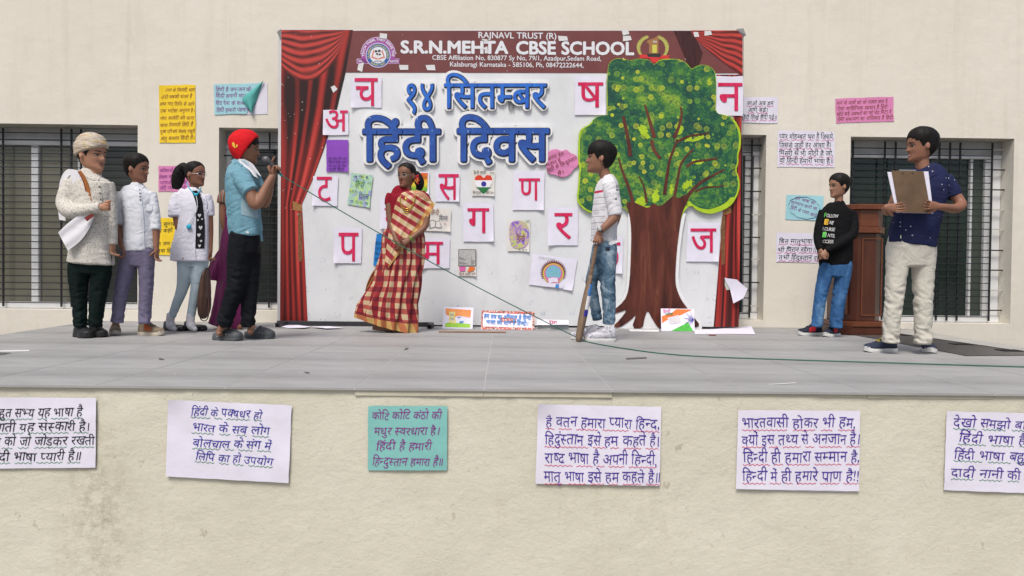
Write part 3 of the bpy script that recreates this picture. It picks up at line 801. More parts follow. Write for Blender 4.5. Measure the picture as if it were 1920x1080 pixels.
# ================================================================== CUT-OUT WORDS
blue = NT('painted_blue', .45, .4); v = blue.map()
blue.col(blue.ramp(blue.noise(blue.map((2, 1, 2)), 6, 4, .6), [(.35, (.012, .085, .42)), (.65, (.02, .16, .60))])); blue = blue.m
blue2 = NT('painted_deep_blue', .45, .4); v = blue2.map()
c = blue2.ramp(blue2.noise(blue2.map((1.5, 1, 1.5)), 6, 4, .6), [(.35, (.012, .055, .27)), (.65, (.018, .09, .38))])
c = blue2.mix(blue2.ramp(blue2.noise(blue2.map((9, 1, 2.5)), 7, 3, .5), [(.68, 0.), (.74, .8)]), c, (.45, .6, .85)); blue2.col(c); blue2 = blue2.m
foam = mat('white_foam_board', (.72, .73, .74), .7, .05, 20)
def cutword(txt, x0, x1, yh, yb, Y, label, face, off, foff, dkm):
    """letters of foam board: white backing, black outline, painted face"""
    h = yb-yh
    root = empty('cutout_word', at((x0+x1)/2, yb, Y), label, 'sign', 'blue cut-out words on the backdrop')
    def layer(o_, y_front, y_back, m_, name, sx=0, sy=0):
        v_, f_, wd = text_flat(txt, 0.0); k = h/HEAD; L = x1-x0; mb = MB(); st = L/wd/k
        for dx_, dy_, ly in RINGS(o_, 20 if o_ > .05 else 12):
            v3 = [(x0+(a_+dx_/max(st, .7))*L/wd+sx, yb-(b_+dy_)*k+sy) for a_, b_ in v_]
            F_ = [at(a_, b_, y_front-.00010*ly) for a_, b_ in v3]; base0 = len(mb.v)
            mb.add(F_, f_)
            if y_back is not None:
                ed = set()
                for q in f_:
                    for a_, b_ in zip(q, q[1:]+q[:1]): ed.add((a_, b_))
                base = len(mb.v); mb.v += [Vector((p.x, y_back, p.z)) for p in F_]
                for (a_, b_) in ed:
                    if (b_, a_) not in ed: mb.f.append([base0+a_, base+a_, base+b_, base0+b_])
        return mb.obj(name, m_, root)
    layer(off, Y-.022, Y-.001, foam, 'foam_backing'); layer(foff+.016, Y-.027, None, dkm, 'dark_outline', 1.0, .8); layer(foff, Y-.0315, None, face, 'painted_face')
    return root
ol = mat('outline_paint', (.008, .010, .04), .5)
cutword('१४', 756, 812, 158, 207, YP, 'blue cut-out numerals fourteen, upper left of the hand lettering on the backdrop', blue, .075, .008, ol)
cutword('सितम्बर', 833, 1024, 157, 202, YP, 'blue cut-out word beside the numerals on the upper line', blue, .075, .008, ol)
cutword('हिंदी', 681, 824, 243, 301, YP, 'deep blue cut-out word at the left of the lower line', blue2, .085, .02, ol)
cutword('दिवस', 858, 1028, 242, 301, YP, 'deep blue cut-out word at the right of the lower line', blue2, .085, .02, ol)

# ================================================================== CUT-OUT TREE
TR_ = empty('tree_cutout', at(1225, 614, YB-.03), 'painted foam board tree with green crown and brown trunk standing against the backdrop', 'tree cutout')
crown = [(1085, 340), (1081, 375), (1089, 388), (1108, 401), (1135, 396), (1150, 388), (1165, 386), (1180, 398), (1184, 413), (1200, 420), (1262, 420), (1277, 413), (1281, 398), (1295, 383), (1306, 394), (1322, 400), (1338, 401), (1369, 388),
         (1382, 369), (1387.5, 350), (1386, 333), (1380, 319), (1385, 305), (1384, 290), (1389, 276), (1389.5, 246), (1377, 223), (1363, 216), (1341, 212), (1343, 179), (1343, 137), (1332, 124), (1318, 121), (1307, 123), (1296, 130), (1292, 123), (1279, 112), (1260, 110), (1238, 111),
         (1230, 118), (1226, 122), (1218, 112), (1196, 109.5), (1182, 114), (1171, 110), (1158, 109), (1149, 112), (1142, 119), (1140, 127), (1138, 157), (1138, 207), (1140, 216), (1125, 217), (1115, 221), (1104, 234), (1093, 239), (1086, 246), (1084, 270), (1084, 304), (1087, 318), (1085, 328)]
def roundpoly(pts, it=2):
    for _ in range(it):
        o_ = []
        for a_, b_ in zip(pts, pts[1:]+pts[:1]): o_ += [(a_[0]*.75+b_[0]*.25, a_[1]*.75+b_[1]*.25), (a_[0]*.25+b_[0]*.75, a_[1]*.25+b_[1]*.75)]
        pts = o_
    return pts
def board(name, pts, y0, y1, m_, edge=None, parent=TR_):
    F_ = [at(x, y, y0) for x, y in pts]; n_ = len(pts); tri = [list(t) for t in tessellate_polygon([[Vector((x, y, 0)) for x, y in pts]])]
    vs_ = F_+[Vector((p.x, y1, p.z)) for p in F_]; fs = tri+[[n_+i for i in t[::-1]] for t in tri]
    k = len(fs); fs += [[i, (i+1) % n_, n_+(i+1) % n_, n_+i] for i in range(n_)]
    o_ = build(name, vs_, fs, None, parent, mats=[m_, edge or m_], fmat=[0]*k+[1]*n_); fixn(o_); return o_
cr = NT('painted_foliage', .55, .3); v = cr.map()
b1 = cr.noise(v, 2.6, 7, .72, 1.2); dab = cr.noise(cr.map((1, 1, 1.3)), 34, 5, .7, 1.0)
c = cr.ramp(b1, [(.36, (.006, .045, .040)), (.46, (.014, .095, .045)), (.54, (.06, .20, .035)), (.64, (.27, .40, .035))])
c = cr.mix(cr.ramp(dab, [(.42, .75), (.52, 0.)]), c, (.008, .07, .05)); c = cr.mix(cr.ramp(dab, [(.55, 0.), (.68, .7)]), c, (.13, .33, .04))
for sc__, lo, seed_ in ((11.5, .35, 0), (12.0, .45, 7), (12.5, .5, 13)):
    vo = cr.vor(cr.map((1, .001, 1), loc=(seed_, 0, seed_*.3)), sc__, 'F1', .62); sp = cr.n.new('ShaderNodeSeparateColor'); cr.l.new(vo.outputs[1], sp.inputs[0])
    on = cr.math('GREATER_THAN', sp.outputs[0], lo)
    disk = cr.math('LESS_THAN', vo.outputs[0], .33); core_ = cr.ramp(vo.outputs[0], [(.0, .45), (.24, .6), (.31, 1.), (.34, .9)])
    f_ = cr.math('MULTIPLY', cr.math('MULTIPLY', disk, on), cr.math('MULTIPLY', core_, cr.ramp(sp.outputs[1], [(0., .25), (1., 1.)])))
    f_ = cr.math('MULTIPLY', f_, cr.ramp(cr.noise(v, 25, 3), [(.3, .6), (.6, 1.)]))
    dc = cr.ramp(sp.outputs[2], [(.0, (.05, .19, .04)), (.45, (.16, .34, .03)), (.75, (.42, .52, .03)), (1., (.62, .62, .03))])
    c = cr.mix(cr.math('MULTIPLY', f_, 1.5), c, dc)
cr.col(c); cr.bump(dab, .25, .004); cr = cr.m
lime = mat('painted_lime', (.36, .52, .02), .55, .15, 12)
board('crown_board', roundpoly(crown, 1), YB-.034, YB-.012, lime, mat('lime_edge', (.42, .52, .14), .7))
cxm, cym = 1235, 262
# dabbed foliage, leaving the bright lime showing along the lower rims and in gaps between the boughs
inner = []
for (x, y) in roundpoly(crown, 2):
    d = Vector((x-cxm, y-cym, 0)); L = d.length; k = .9+1.2*noise.noise(Vector((x*.03, y*.03, 0))); k = max(.5, k+(2.5 if y > 225 and (x > 1340 or x < 1110) else 0))
    if y > 372 and x > 1290: k = 10
    inner.append((cxm+d.x*(1-k/L), min(cym+d.y*(1-k/L), 386 if 1180 < x < 1290 else 999)))
board('foliage_paint', inner, YB-.0352, YB-.0342, cr)
def ragged(pts, amp, seed):
    pts = roundpoly(pts, 1); o_ = []
    for i, (a_, b_) in enumerate(zip(pts, pts[1:]+pts[:1])):
        for t_ in (0, .33, .66): x, y = a_[0]+(b_[0]-a_[0])*t_, a_[1]+(b_[1]-a_[1])*t_; o_.append((x+amp*noise.noise(Vector((x*.35, y*.35, seed))), y+amp*noise.noise(Vector((x*.35, y*.35, seed+9)))))
    return o_
for k_, gp in enumerate(([(1186, 372), (1208, 360), (1220, 378), (1214, 391), (1198, 392), (1182, 386)], [(1222, 352), (1240, 346), (1240, 380), (1226, 388), (1216, 380)], [(1254, 344), (1264, 340), (1264, 366), (1256, 372)], [(1270, 352), (1284, 340), (1298, 330), (1310, 336), (1296, 352), (1280, 366)],
           [(1194, 232), (1206, 230), (1216, 240), (1221, 262), (1208, 262), (1199, 248)], [(1268, 226), (1280, 230), (1284, 246), (1272, 258), (1264, 250)], [(1276, 262), (1300, 258), (1330, 250), (1318, 262), (1290, 268)], [(1142, 330), (1152, 324), (1158, 344), (1148, 350)], [(1290, 300), (1312, 296), (1330, 302), (1306, 312)])):
    gc_ = (sum(q_[0] for q_ in gp)/len(gp), sum(q_[1] for q_ in gp)/len(gp)); gk_ = .62 if k_ < 4 else .8
    board('foliage_gap', ragged([(gc_[0]+(q_[0]-gc_[0])*gk_, gc_[1]+(q_[1]-gc_[1])*gk_) for q_ in gp], 6, k_), YB-.0362, YB-.0354, lime)
tk = NT('painted_bark', .5, .3)
v = tk.map((5, 1, .7)); s1 = tk.noise(v, 2.2, 7, .65, .7)
c = tk.ramp(s1, [(.30, (.014, .006, .007)), (.44, (.065, .016, .011)), (.6, (.12, .032, .020)), (.78, (.20, .085, .04))])
c = tk.mix(tk.ramp(tk.noise(tk.map((1.2, 1, .3)), 2.0, 4, .5), [(.5, 0.), (.75, .6)]), c, (.15, .036, .022)); tk.col(c); tk.bump(s1, .2, .004); tk = tk.m
trunk = [(1172, 380), (1186, 378), (1200, 384), (1216, 391), (1224, 380), (1238, 388), (1256, 372), (1264, 366), (1272, 372), (1282, 366), (1296, 362), (1288, 380), (1279, 398), (1274, 430), (1269, 470), (1266, 520), (1268, 540), (1277, 562), (1292, 582), (1303, 597), (1313, 610),
         (1302, 615), (1285, 600), (1272, 592), (1260, 600), (1244, 619), (1236, 617), (1224, 600), (1214, 580), (1208, 598), (1205, 616.5), (1184, 616), (1194, 588), (1182, 601), (1160, 615.5), (1149, 612), (1162, 600), (1177, 580), (1160, 586), (1145, 590), (1147, 583), (1162, 573), (1176, 556), (1181, 525), (1183, 480), (1184, 430), (1180, 400)]
back = [(1145, 577), (1158, 572), (1168, 560), (1174, 545), (1176, 520), (1178, 470), (1178, 400), (1286, 400), (1280, 430), (1275, 470), (1272, 520), (1275, 540), (1284, 560), (1300, 580), (1312, 596), (1316, 606), (1316, 617), (1149, 617.5)]
board('trunk_backing', back, YB-.030, YB-.012, foam)
board('trunk_paint', roundpoly(trunk, 1), YB-.0365, YB-.0305, tk)
for br, w0, w1 in (([(1190, 390), (1178, 350), (1166, 318), (1160, 296)], 7, 3), ([(1183, 300), (1178, 262), (1170, 225), (1168, 218)], 8, 5), ([(1228, 262), (1222, 240), (1214, 212), (1209, 196)], 8, 3),
                   ([(1245, 372), (1250, 335), (1256, 300), (1270, 262)], 7, 4), ([(1264, 372), (1270, 340), (1278, 305), (1300, 280)], 6, 3), ([(1262, 262), (1272, 240), (1278, 215), (1276, 200)], 7, 3),
                   ([(1266, 268), (1290, 256), (1315, 252), (1330, 250)], 5, 2), ([(1285, 315), (1300, 304), (1325, 300), (1345, 297)], 5, 3), ([(1285, 372), (1310, 345), (1335, 330), (1358, 318)], 7, 3), ([(1300, 362), (1320, 352), (1345, 350), (1358, 347)], 4, 2),
                   ([(1240, 300), (1226, 280), (1222, 262)], 6, 6), ([(1213, 384), (1208, 352), (1198, 330)], 5, 2)):
    L_, R_ = [], []
    n_ = 12
    for i in range(n_+1):
        u = i/n_*(len(br)-1); k = min(int(u), len(br)-2); t_ = u-k
        g3 = lambda q: catmull(br[max(k-1, 0)][q], br[k][q], br[k+1][q], br[min(k+2, len(br)-1)][q], t_)
        x, y = g3(0), g3(1); w_ = w0+(w1-w0)*i/n_
        if i: nx_, ny_ = -(y-py_), (x-px_); l_ = math.hypot(nx_, ny_) or 1; nx_, ny_ = nx_/l_, ny_/l_
        else: nx_, ny_ = 1, 0
        if i == 0: px_, py_ = x, y; continue
        L_.append((x+nx_*w_/2, y+ny_*w_/2)); R_.append((x-nx_*w_/2, y-ny_*w_/2)); px_, py_ = x, y
    board('branch_paint', L_+R_[::-1], YB-.0375, YB-.0366, tk)

# ================================================================== SINGLE LETTER SHEETS
redp = NT('red_brush_paint', .5, .3); v = redp.map()
redp.col(redp.ramp(redp.noise(redp.map((3, 1, .8)), 14, 5, .6), [(.35, (.50, .004, .055)), (.7, (.66, .03, .13))])); redp = redp.m
YS = YP-.004
def letter_sheet(ch, quad, lx0, lx1, lyt, lyb, label, off=.003, round_=False, seed=0):
    root, fn = sheet('letter_sheet', label, 'letter sheet', quad, YS, PW, 'white sheets with one red letter each', .004, seed, [(random.Random(seed).choice((0, 1)), 1, .3, .022)])
    v_, f_, wd = text_flat(ch, 0.0); xa = min(a_ for a_, _ in v_); h = lyb-lyt; k = h/(max(b_ for _, b_ in v_)-min(b_ for _, b_ in v_)); b0 = min(b_ for _, b_ in v_)
    mb = MB()
    lx0 += 1; lx1 -= 1; lyb -= 1.5; xb = max(a_ for a_, _ in v_)
    for dx_, dy_, ly in RINGS(off): mb.add([fn(lx0+(a_+dx_-xa)*(lx1-lx0)/(xb-xa), lyb-(b_+dy_-b0)*k, .004+.00012*ly) for a_, b_ in v_], f_)
    facecam(mb.obj('painted_letter', redp, root)); return root
def rq(x0, y0, x1, y1, t_=0): return [(x0+t_, y0), (x1+t_, y0+t_*.5), (x1-t_, y1), (x0-t_, y1-t_*.3)]
letter_sheet('च', rq(658, 145, 715.5, 201.5, .5), 664, 709, 148, 200, 'white sheet with red letter on the upper left of the backdrop, beside the numerals', seed=1)
letter_sheet('अ', rq(605.5, 206, 653.5, 253), 609, 653, 208, 247, 'white sheet with red letter overlapping the edge of the left printed curtain', seed=2)
letter_sheet('ट', rq(586, 330, 633, 386, 1), 593, 623, 333, 379, 'white sheet with red letter between left curtain and the green watercolour', seed=3)
letter_sheet('प', rq(626, 427, 678, 494, 1), 634, 673, 438, 491, 'white sheet with red letter on the lower left, beside the woman in the sari', seed=4)
letter_sheet('स', rq(816, 323.5, 861.5, 378, .5), 821.5, 861, 328, 377, 'white sheet with red letter between the sari girl and the heart drawing', seed=5)
letter_sheet('ह', rq(713, 372, 745, 429, 1), 720, 742, 392, 422, 'white letter sheet mostly hidden behind the arm of the sari girl', seed=6)
letter_sheet('ग', rq(868.5, 381, 925.5, 453, -.5), 875.7, 918, 392, 438, 'white sheet with red letter below the heart drawing', seed=7)
letter_sheet('म', rq(789, 446, 843, 503, .5), 790, 831.6, 455, 497, 'white sheet with red letter right of the sari girl at hip height', seed=8)
letter_sheet('ण', rq(962, 320, 1020.5, 394, 1), 972, 1013.5, 336, 377, 'white sheet with red letter left of the pink paper cloud', seed=9)
letter_sheet('र', rq(1027, 389, 1083.5, 460), 1038.7, 1074, 401, 450, 'white sheet with red letter above the sunburst drawing', seed=10)
letter_sheet('क', rq(1112, 443, 1168, 513, 1), 1118, 1164, 456, 500, 'white letter sheet partly hidden behind the boy with the bat', seed=11)
letter_sheet('ज', rq(1288, 417, 1349, 490.5, 1.5), 1294, 1344, 430, 475, 'white sheet with red letter right of the painted tree trunk', seed=12)
letter_sheet('ष', rq(1078, 142, 1136, 215.5, .5), 1083, 1132, 156, 202.5, 'white sheet with red letter at the upper left of the painted tree', seed=13)
letter_sheet('न', rq(1342.5, 143, 1393.5, 217, .5), 1345.5, 1393, 157, 209, 'white sheet with red letter at the top right edge of the backdrop', seed=14)
# ================================================================== HANDWRITTEN POSTERS
FW = YF+.004
mauve = paper_mat('teal_card', (.20, .47, .44)); yel = paper_mat('yellow_card', (.80, .56, .03)); cyan_ = paper_mat('pale_blue_card', (.32, .58, .64)); pinkc = paper_mat('pink_card', (.62, .22, .42)); purp = paper_mat('purple_card', (.24, .07, .45))
def qd(*a): return list(a)
G1 = 'handwritten posters on the stage front'
poster('white poster in black handwriting at the left end of the stage front', qd((-62, 745), (180, 746), (179, 877), (-62, 879)), FW, PW,
       [('बहुत सभ्य यह भाषा है', -14, 783, 154, 780), ('लगती यह संस्कारी है।', -22, 809, 166, 807), ('सब को जो जोड़कर रखती', -28, 837, 176, 834), ('हिंदी भाषा प्यारी है॥', -22, 865, 150, 863)], 'black', 15.5, G1, 'green', 1, .15, .0)
poster('white poster with four lines in thin blue ink on the stage front', qd((315, 750), (547, 760), (541, 906), (311, 893)), FW, PW,
       [('हिंदी के पक्षधर हो', 357, 779, 491, 785), ('भारत के सब लोग', 359, 808, 504, 816), ('बोलचाल के संग में', 360, 837, 508, 843), ('लिपि का हो उपयोग', 365, 862, 511, 873)], 'blue', 13.5, G1, 'green', 11, .15, .0, curl=[(0, 0, .25, .02)])
poster('teal poster with purple handwriting on the stage front', qd((690, 761), (839, 761.5), (838, 882), (690, 882)), FW, mauve,
       [('कोटि कोटि कंठो की', 697, 787, 828, 785), ('मधुर स्वरधारा है।', 701, 816, 823, 815), ('हिंदी है हमारी', 704, 844, 809, 844), ('हिन्दुस्तान हमारा है॥', 697, 873, 829, 873)], 'purple', 13.5, G1, None, 21, .15, .0)
poster('white poster in violet handwriting with red wavy underlines, right of the teal poster', qd((1009, 758), (1240, 763), (1237, 911), (1004, 907)), FW, PW,
       [('है वतन हमारा प्यारा हिन्द,', 1023, 799, 1236, 805), ('हिदुंस्तान इसे हम कहते है।', 1021, 833, 1235, 837), ('राष्ट्र भाषा है अपनी हिन्दी,', 1021, 868, 1231, 872), ('मातृ भाषा इसे हम कहते है॥', 1020, 903, 1237, 904)], 'violet', 18, G1, 'red', 31, .03, .0, curl=[(0, 0, .2, .02)])
root, _ = poster('white violet-lettered poster with red underlines, second from right on the stage front', qd((1384, 769), (1613, 770), (1611, 921), (1380, 917)), FW, PW,
       [('भारतवासी होकर भी हम,', 1391, 802, 1603, 802), ('क्यों इस तथ्य से अनजान है।', 1391, 834, 1612, 833), ('हिन्दी ही हमारा सम्मान है,', 1393, 867, 1611, 866), ('हिन्दी में ही हमारे प्राण है!!', 1392, 902, 1610, 902)], 'violet', 18, G1, 'red', 41, .03, .0)
sheet('x', None, None, qd((1430, 900), (1593, 902), (1592, 922.5), (1430, 919)), FW+.002, PW, parent=root, amp=0)
poster('white poster in blue handwriting at the right end of the stage front', qd((1775, 771), (2010, 777), (2008, 928), (1770, 919)), FW, PW,
       [('देखो समझो बात हमारी', 1787, 800, 1996, 806), ('हिंदी भाषा है सबसे', 1796, 829, 1985, 836), ('हिंदी भाषा बहुत सरल', 1788, 860, 1992, 868), ('दादी नानी की ये भाषा', 1783, 894, 1996, 902)], 'violet', 15.5, G1, 'green', 51, .1, .0)
G2 = 'handwritten posters on the house wall'
poster('tall yellow poster with eight brown lines, left of the curled pale blue poster', qd((298, 160), (366, 159), (367, 268), (299, 268)), YW, yel,
       [('सागर से मिलती धारा', 306, 172, 365, 172), ('हिंदी सबकी संगम है', 301, 185, 360, 184), ('शब्द नाद लिपि से आगे', 299, 198, 364, 198), ('एक भरोसा अनुपम है।', 300, 211, 364, 210), ('गंगा कावेरी की धारा', 300, 225, 364, 224), ('साथ मिलाती हिंदी है', 300, 238, 362, 236), ('पूरब पश्चिम कमल पंखुरी', 300, 250, 365, 249), ('सेतु बनाता हिंदी है।', 301, 263, 364, 261)], 'brown', 6, G2, None, 61, .15, .0, curl=[(0, 0, .3, .012)])
root, _ = poster('pale blue poster with purple writing whose right corner has curled over', qd((401, 158), (488, 156), (462, 213), (402, 215)), YW-.003, cyan_,
       [('हिंदी है जन-जन की', 404, 171, 471, 171), ('हिंदी हमारी शान', 404, 183, 463, 183), ('हिंद देश के वासी', 404, 197, 462, 196), ('हिंदी हमारी पहचान', 405, 210, 467, 209)], 'purple', 6.5, G2, None, 71, .05, .0)
sheet('x', None, None, qd((455, 156), (501, 155), (502, 214), (455, 214.5)), YW, PW, parent=root, amp=.002)
# the curl itself: a cone of card lifting off the wall
c_, f_ = MB(), []
A_, B_, D_ = (494, 151), (472, 213), (452, 185)
n_ = 12
for k in range(n_+1):
    t_ = k/n_; ax, ay = A_[0]+(B_[0]-A_[0])*t_, A_[1]+(B_[1]-A_[1])*t_
    for i in range(7):
        u = i/6; w_ = math.sin(math.pi*min(1, t_*1.05)) if t_ < 1 else 0
        tgt = (A_[0]+(D_[0]-A_[0])*min(1, t_/.55), A_[1]+(D_[1]-A_[1])*min(1, t_/.55)) if t_ < .55 else (D_[0]+(B_[0]-D_[0])*(t_-.55)/.45, D_[1]+(B_[1]-D_[1])*(t_-.55)/.45)
        x, y = ax+(tgt[0]-ax)*u, ay+(tgt[1]-ay)*u
        c_.v.append(at(x, y, YW-.012-.05*math.sin(u*math.pi*.9)*(.3+.7*t_)))
for k in range(n_):
    for i in range(6):
        a = k*7+i; c_.f.append([a, a+7, a+8, a+1])
c_.obj('curled_corner', paper_mat('teal_card_back', (.09, .35, .33)), root, True)
poster('small pink poster on the wall behind the ponytail of the girl in the white coat', qd((297, 311), (356, 311), (356, 359), (297, 359)), YW, pinkc,
       [('कविताओं की माला', 300, 323, 350, 322), ('लेखक का अभिमान', 298, 335, 350, 334), ('भाषाओं में सब से', 300, 346, 350, 345), ('मेरी प्यारी हिंदी', 300, 356, 350, 355)], 'purple', 6, G2, None, 81, .05, .0)
poster('yellow poster in black handwriting behind the girl in the white coat', qd((293, 409), (352, 409), (352, 479), (293, 478)), YW, yel,
       [('चली सुगंध हवा में', 288, 424, 352, 422), ('उसे कहो हिंदी', 290, 437, 345, 434), ('जन जन को जोड़े', 288, 461, 352, 459), ('भाषा हिंदी हमारी', 290, 474, 352, 473)], 'black', 6.5, G2, None, 91, .1, .0)
poster('small white poster in black handwriting just right of the backdrop', qd((1390, 182), (1459, 182), (1458, 231), (1392, 230)), YW, PW,
       [('आओ अब हम', 1400, 197, 1450, 197.5), ('आगे बढ़े।', 1402, 209.5, 1439, 210), ('हिंदी लिखे हिंदी पढ़े॥', 1391, 224, 1456, 223.5)], 'black', 7.5, G2, 'pink', 101, .1, .0)
poster('large white poster with four lines on the wall above the small blue poster', qd((1459, 244), (1565, 247), (1565, 314), (1457, 313)), YW, PW,
       [('प्यार मोहब्बत भरा है जिसमे,', 1461, 260, 1563, 261), ('जिससे जुड़ी हर आशा है।', 1461, 277, 1558, 276), ('मिसरी से भी मीठी है जो,', 1461, 291, 1562, 293), ('वो हिन्दी हमारी भाषा है॥', 1461, 305, 1562, 307)], 'black', 8.5, G2, 'pink', 111, .0, .0)
poster('pink poster with dark handwriting high on the wall at the right', qd((1566, 185), (1675, 181), (1676, 227), (1568, 231)), YW, pinkc,
       [('मन के भावों को जो व्यक्त करा दे', 1569, 196.5, 1664, 193), ('ऐसा साहित्यिक रसधार है हिंदी', 1570, 207, 1664, 203.5), ('छोटे बड़े अक्षरों का जो भेद मिटा दे', 1569, 217.5, 1671, 213), ('ऐसा समानता का अधिकार है हिंदी', 1570, 227, 1674, 223)], 'brown', 6, G2, None, 121, .15, .0)
root, fn = poster('small blue poster with a cloud outline, between the two white posters', qd((1474, 365), (1544, 367), (1543, 413.5), (1473, 412)), YW, cyan_,
       [('हर भाषा का', 1491, 374, 1528, 384), ('सम्मान करो पर', 1482, 381, 1531, 395), ('हिंदी से प्यार करो।', 1481, 391, 1532, 408)], 'purple', 5.5, G2, None, 131, .05, .0)
mb = MB(); N_ = 90; pts = []
for i in range(N_+1):
    t_ = 2*math.pi*i/N_; r = 1+.07*abs(math.sin(t_*5.5)); pts.append((1508+30*r*math.cos(t_)*.95, 390+19.5*r*math.sin(t_)+.12*30*math.cos(t_)))
for i in range(N_+1): x, y = pts[i]; mb.v += [fn(x, y-.5), fn(x+.3, y+.5)]
for i in range(N_): mb.f.append([2*i, 2*i+1, 2*i+3, 2*i+2])
facecam(mb.obj('cloud_outline', INK['navy'], root))
poster('white poster in black handwriting half hidden behind the boy in black', qd((1456, 436), (1560, 438), (1560, 494), (1455, 491)), YW, PW,
       [('बिन मातृभाषा के सब', 1460, 456, 1556, 458), ('भी विरान रहेगा।हिंदी से', 1457, 472, 1560, 473), ('तभी हिंदुस्तान रहेगा', 1460, 487, 1548, 488)], 'black', 8, G2, 'pink', 141, .1, .0)

# ================================================================== SMALL DRAWINGS ON THE BACKDROP
def wash_mat(name, cols, scale=9, seed=0):
    t = NT(name, .7, .2); v_ = t.map((1, .01, 1), loc=(seed, 0, seed)); n1 = t.noise(v_, scale, 5, .6, 1.4)
    st = [(.25+.5*i/(len(cols)-1), c_) for i, c_ in enumerate(cols)]; c_ = t.ramp(n1, st); t.col(c_); return t.m
def drawing(label, quad, m_, shapes=(), texts=(), Y=YS, seed=0, amp=.005):
    root_, fn_ = sheet('drawing_sheet', label, 'drawing', quad, Y, m_, None, amp, seed, [(1, 1, .3, .012)])
    for i, (nm, pts, ink) in enumerate(shapes):
        mb = MB(); tri = tessellate_polygon([[Vector((x, y, 0)) for x, y in pts]]); mb.add([fn_(x, y, .0036+.0004*i) for x, y in pts], tri)
        facecam(mb.obj(nm, INK[ink] if isinstance(ink, str) else ink, root_))
    by = {}
    for (txt, x0, y0, x1, y1, h, ink) in texts:
        mb = by.setdefault(ink, MB()); put_text(mb, txt, x0, y0, x1, y1, h, lambda a_, b_: fn_(a_, b_, .008), .0, 1, .05, seed)
    for ink, mb in by.items(): facecam(mb.obj('lettering', INK[ink], root_))
    return root_, fn_
drawing('purple sheet with faint dark writing below the sheet on the left curtain', qd((612, 262), (653, 262), (653, 322), (611.5, 321.5)), purp, (),
        [('मेरी भाषा मेरी आन', 615, 299, 650, 299, 3.5, 'navy'), ('हिंदी मेरी शान', 616, 306, 650, 306, 3.5, 'navy'), ('हम सब की जान', 616, 313, 649, 313, 3.5, 'navy'), ('भाषा हिंदी', 616, 319, 645, 319, 3.5, 'navy')], seed=21)
drawing('green and violet watercolour sheet with letters, right of the lowest left letter sheet', qd((659.5, 324), (699.5, 329), (692.5, 389), (651.5, 383)), wash_mat('green_wash', [(.20, .48, .50), (.50, .62, .18), (.35, .60, .45), (.30, .28, .60), (.62, .64, .62)], 16, 1), (),
        [('अ क इ', 661, 332, 690, 335, 4, 'navy'), ('हिन्दी', 665, 349, 682, 351, 10, 'darkgreen'), ('दिवस', 672, 372, 690, 374, 9, 'violet'), ('म ल च', 655, 360, 668, 362, 4, 'navy'), ('ग थ प ज', 656, 378, 690, 384, 4, 'darkgreen'), ('उ ठ', 688, 344, 695, 346, 4, 'navy')], seed=22)
sun_ = NT('sunrise_paint', .7, .2); xs = sun_.xyz(sun_.map()); z0_ = at(780, 360, YS).z; z1_ = at(780, 322, YS).z
sun_.col(sun_.ramp(sun_.math('DIVIDE', sun_.math('SUBTRACT', xs[2], z0_), z1_-z0_), [(.0, (.05, .32, .05)), (.2, (.25, .42, .04)), (.4, (.75, .55, .04)), (.7, (.75, .25, .02)), (1., (.60, .03, .02))]))
drawing('painted sheet in red, yellow and green behind the head of the sari girl', qd((748, 322), (805, 322), (804, 364), (748, 363)), PW, [('painted_sky', [(750, 324), (802, 324.5), (801, 361), (750, 361)], sun_.m)], [('हिन्दी दिवस', 785, 335, 800, 336, 5, 'brown')], seed=23)
drawing('blue sheet tucked behind the sari girl beside her elbow', qd((706, 438), (734, 440), (728, 500), (699.5, 497)), paper_mat('blue_card', (.02, .20, .55)), (),
        [('हिंदी हैं हम', 703, 458, 730, 460, 4, 'navy'), ('वतन है', 703, 467, 728, 469, 4, 'navy'), ('हिन्दोस्ताँ', 702, 477, 727, 479, 4, 'navy'), ('हमारा', 702, 487, 724, 489, 4, 'navy')], seed=24)
drawing('small white drawing of an open book with two outlined words, right of the sari girl', qd((790, 390), (846, 392), (844.5, 434.5), (790, 432)), paper_mat('cream_paper', (.66, .64, .60)),
        [('book_outline', [(805, 414), (812, 412), (818, 415), (824, 413), (829, 427), (822, 428), (816, 426), (806, 429), (803, 425)], 'grey'), ('book_page', [(806.5, 415.5), (811.5, 413.8), (816, 416), (815, 425), (808, 427)], paper_mat('cream_paper', (.66, .64, .60))), ('book_page', [(818, 416.5), (823.5, 414.5), (827, 426), (821, 426.6), (817, 424.8)], paper_mat('cream_paper', (.66, .64, .60)))],
        [('हिन्दी', 807, 402, 823, 402, 8, 'brown'), ('दिवस', 823, 413, 839, 413, 7.5, 'navy'), ('जय', 832, 421, 837, 421, 3, 'rose')], seed=25)
hx, hy = 907, 345
heart = [(hx, 334), (902, 329), (896, 328), (891, 332), (890, 338), (892, 347), (898, 355), (904, 362), (907, 367), (911, 360), (917, 353), (922, 344), (923, 335), (920, 329), (913, 328)]
def clipy(pts, lo, hi): return [(x, min(max(y, lo), hi)) for x, y in pts]
drawing('white drawing of a heart painted as the Indian flag, right of the upper red letter', qd((885, 318), (928, 321), (927, 367.5), (885, 367)), paper_mat('cream_paper', (.66, .64, .60)),
        [('heart_outline', heart, 'white'), ('heart_orange', clipy(heart, 327, 338), mat('ink_saffron', (.62, .05, .02), .6)), ('heart_green', clipy(heart, 351, 364), 'darkgreen'), ('heart_wheel', [(907+5*math.cos(i*.5236), 345+5*math.sin(i*.5236)) for i in range(12)], 'blue')],
        [('हिन्दी हमारी', 888, 326, 911, 326, 4.5, 'black'), ('शान', 918, 325, 926, 326, 3, 'black'), ('मेरी हिन्दी', 886, 363, 901, 364, 4, 'black'), ('मेरी शान', 911, 363, 926, 364, 4, 'black')], seed=26)
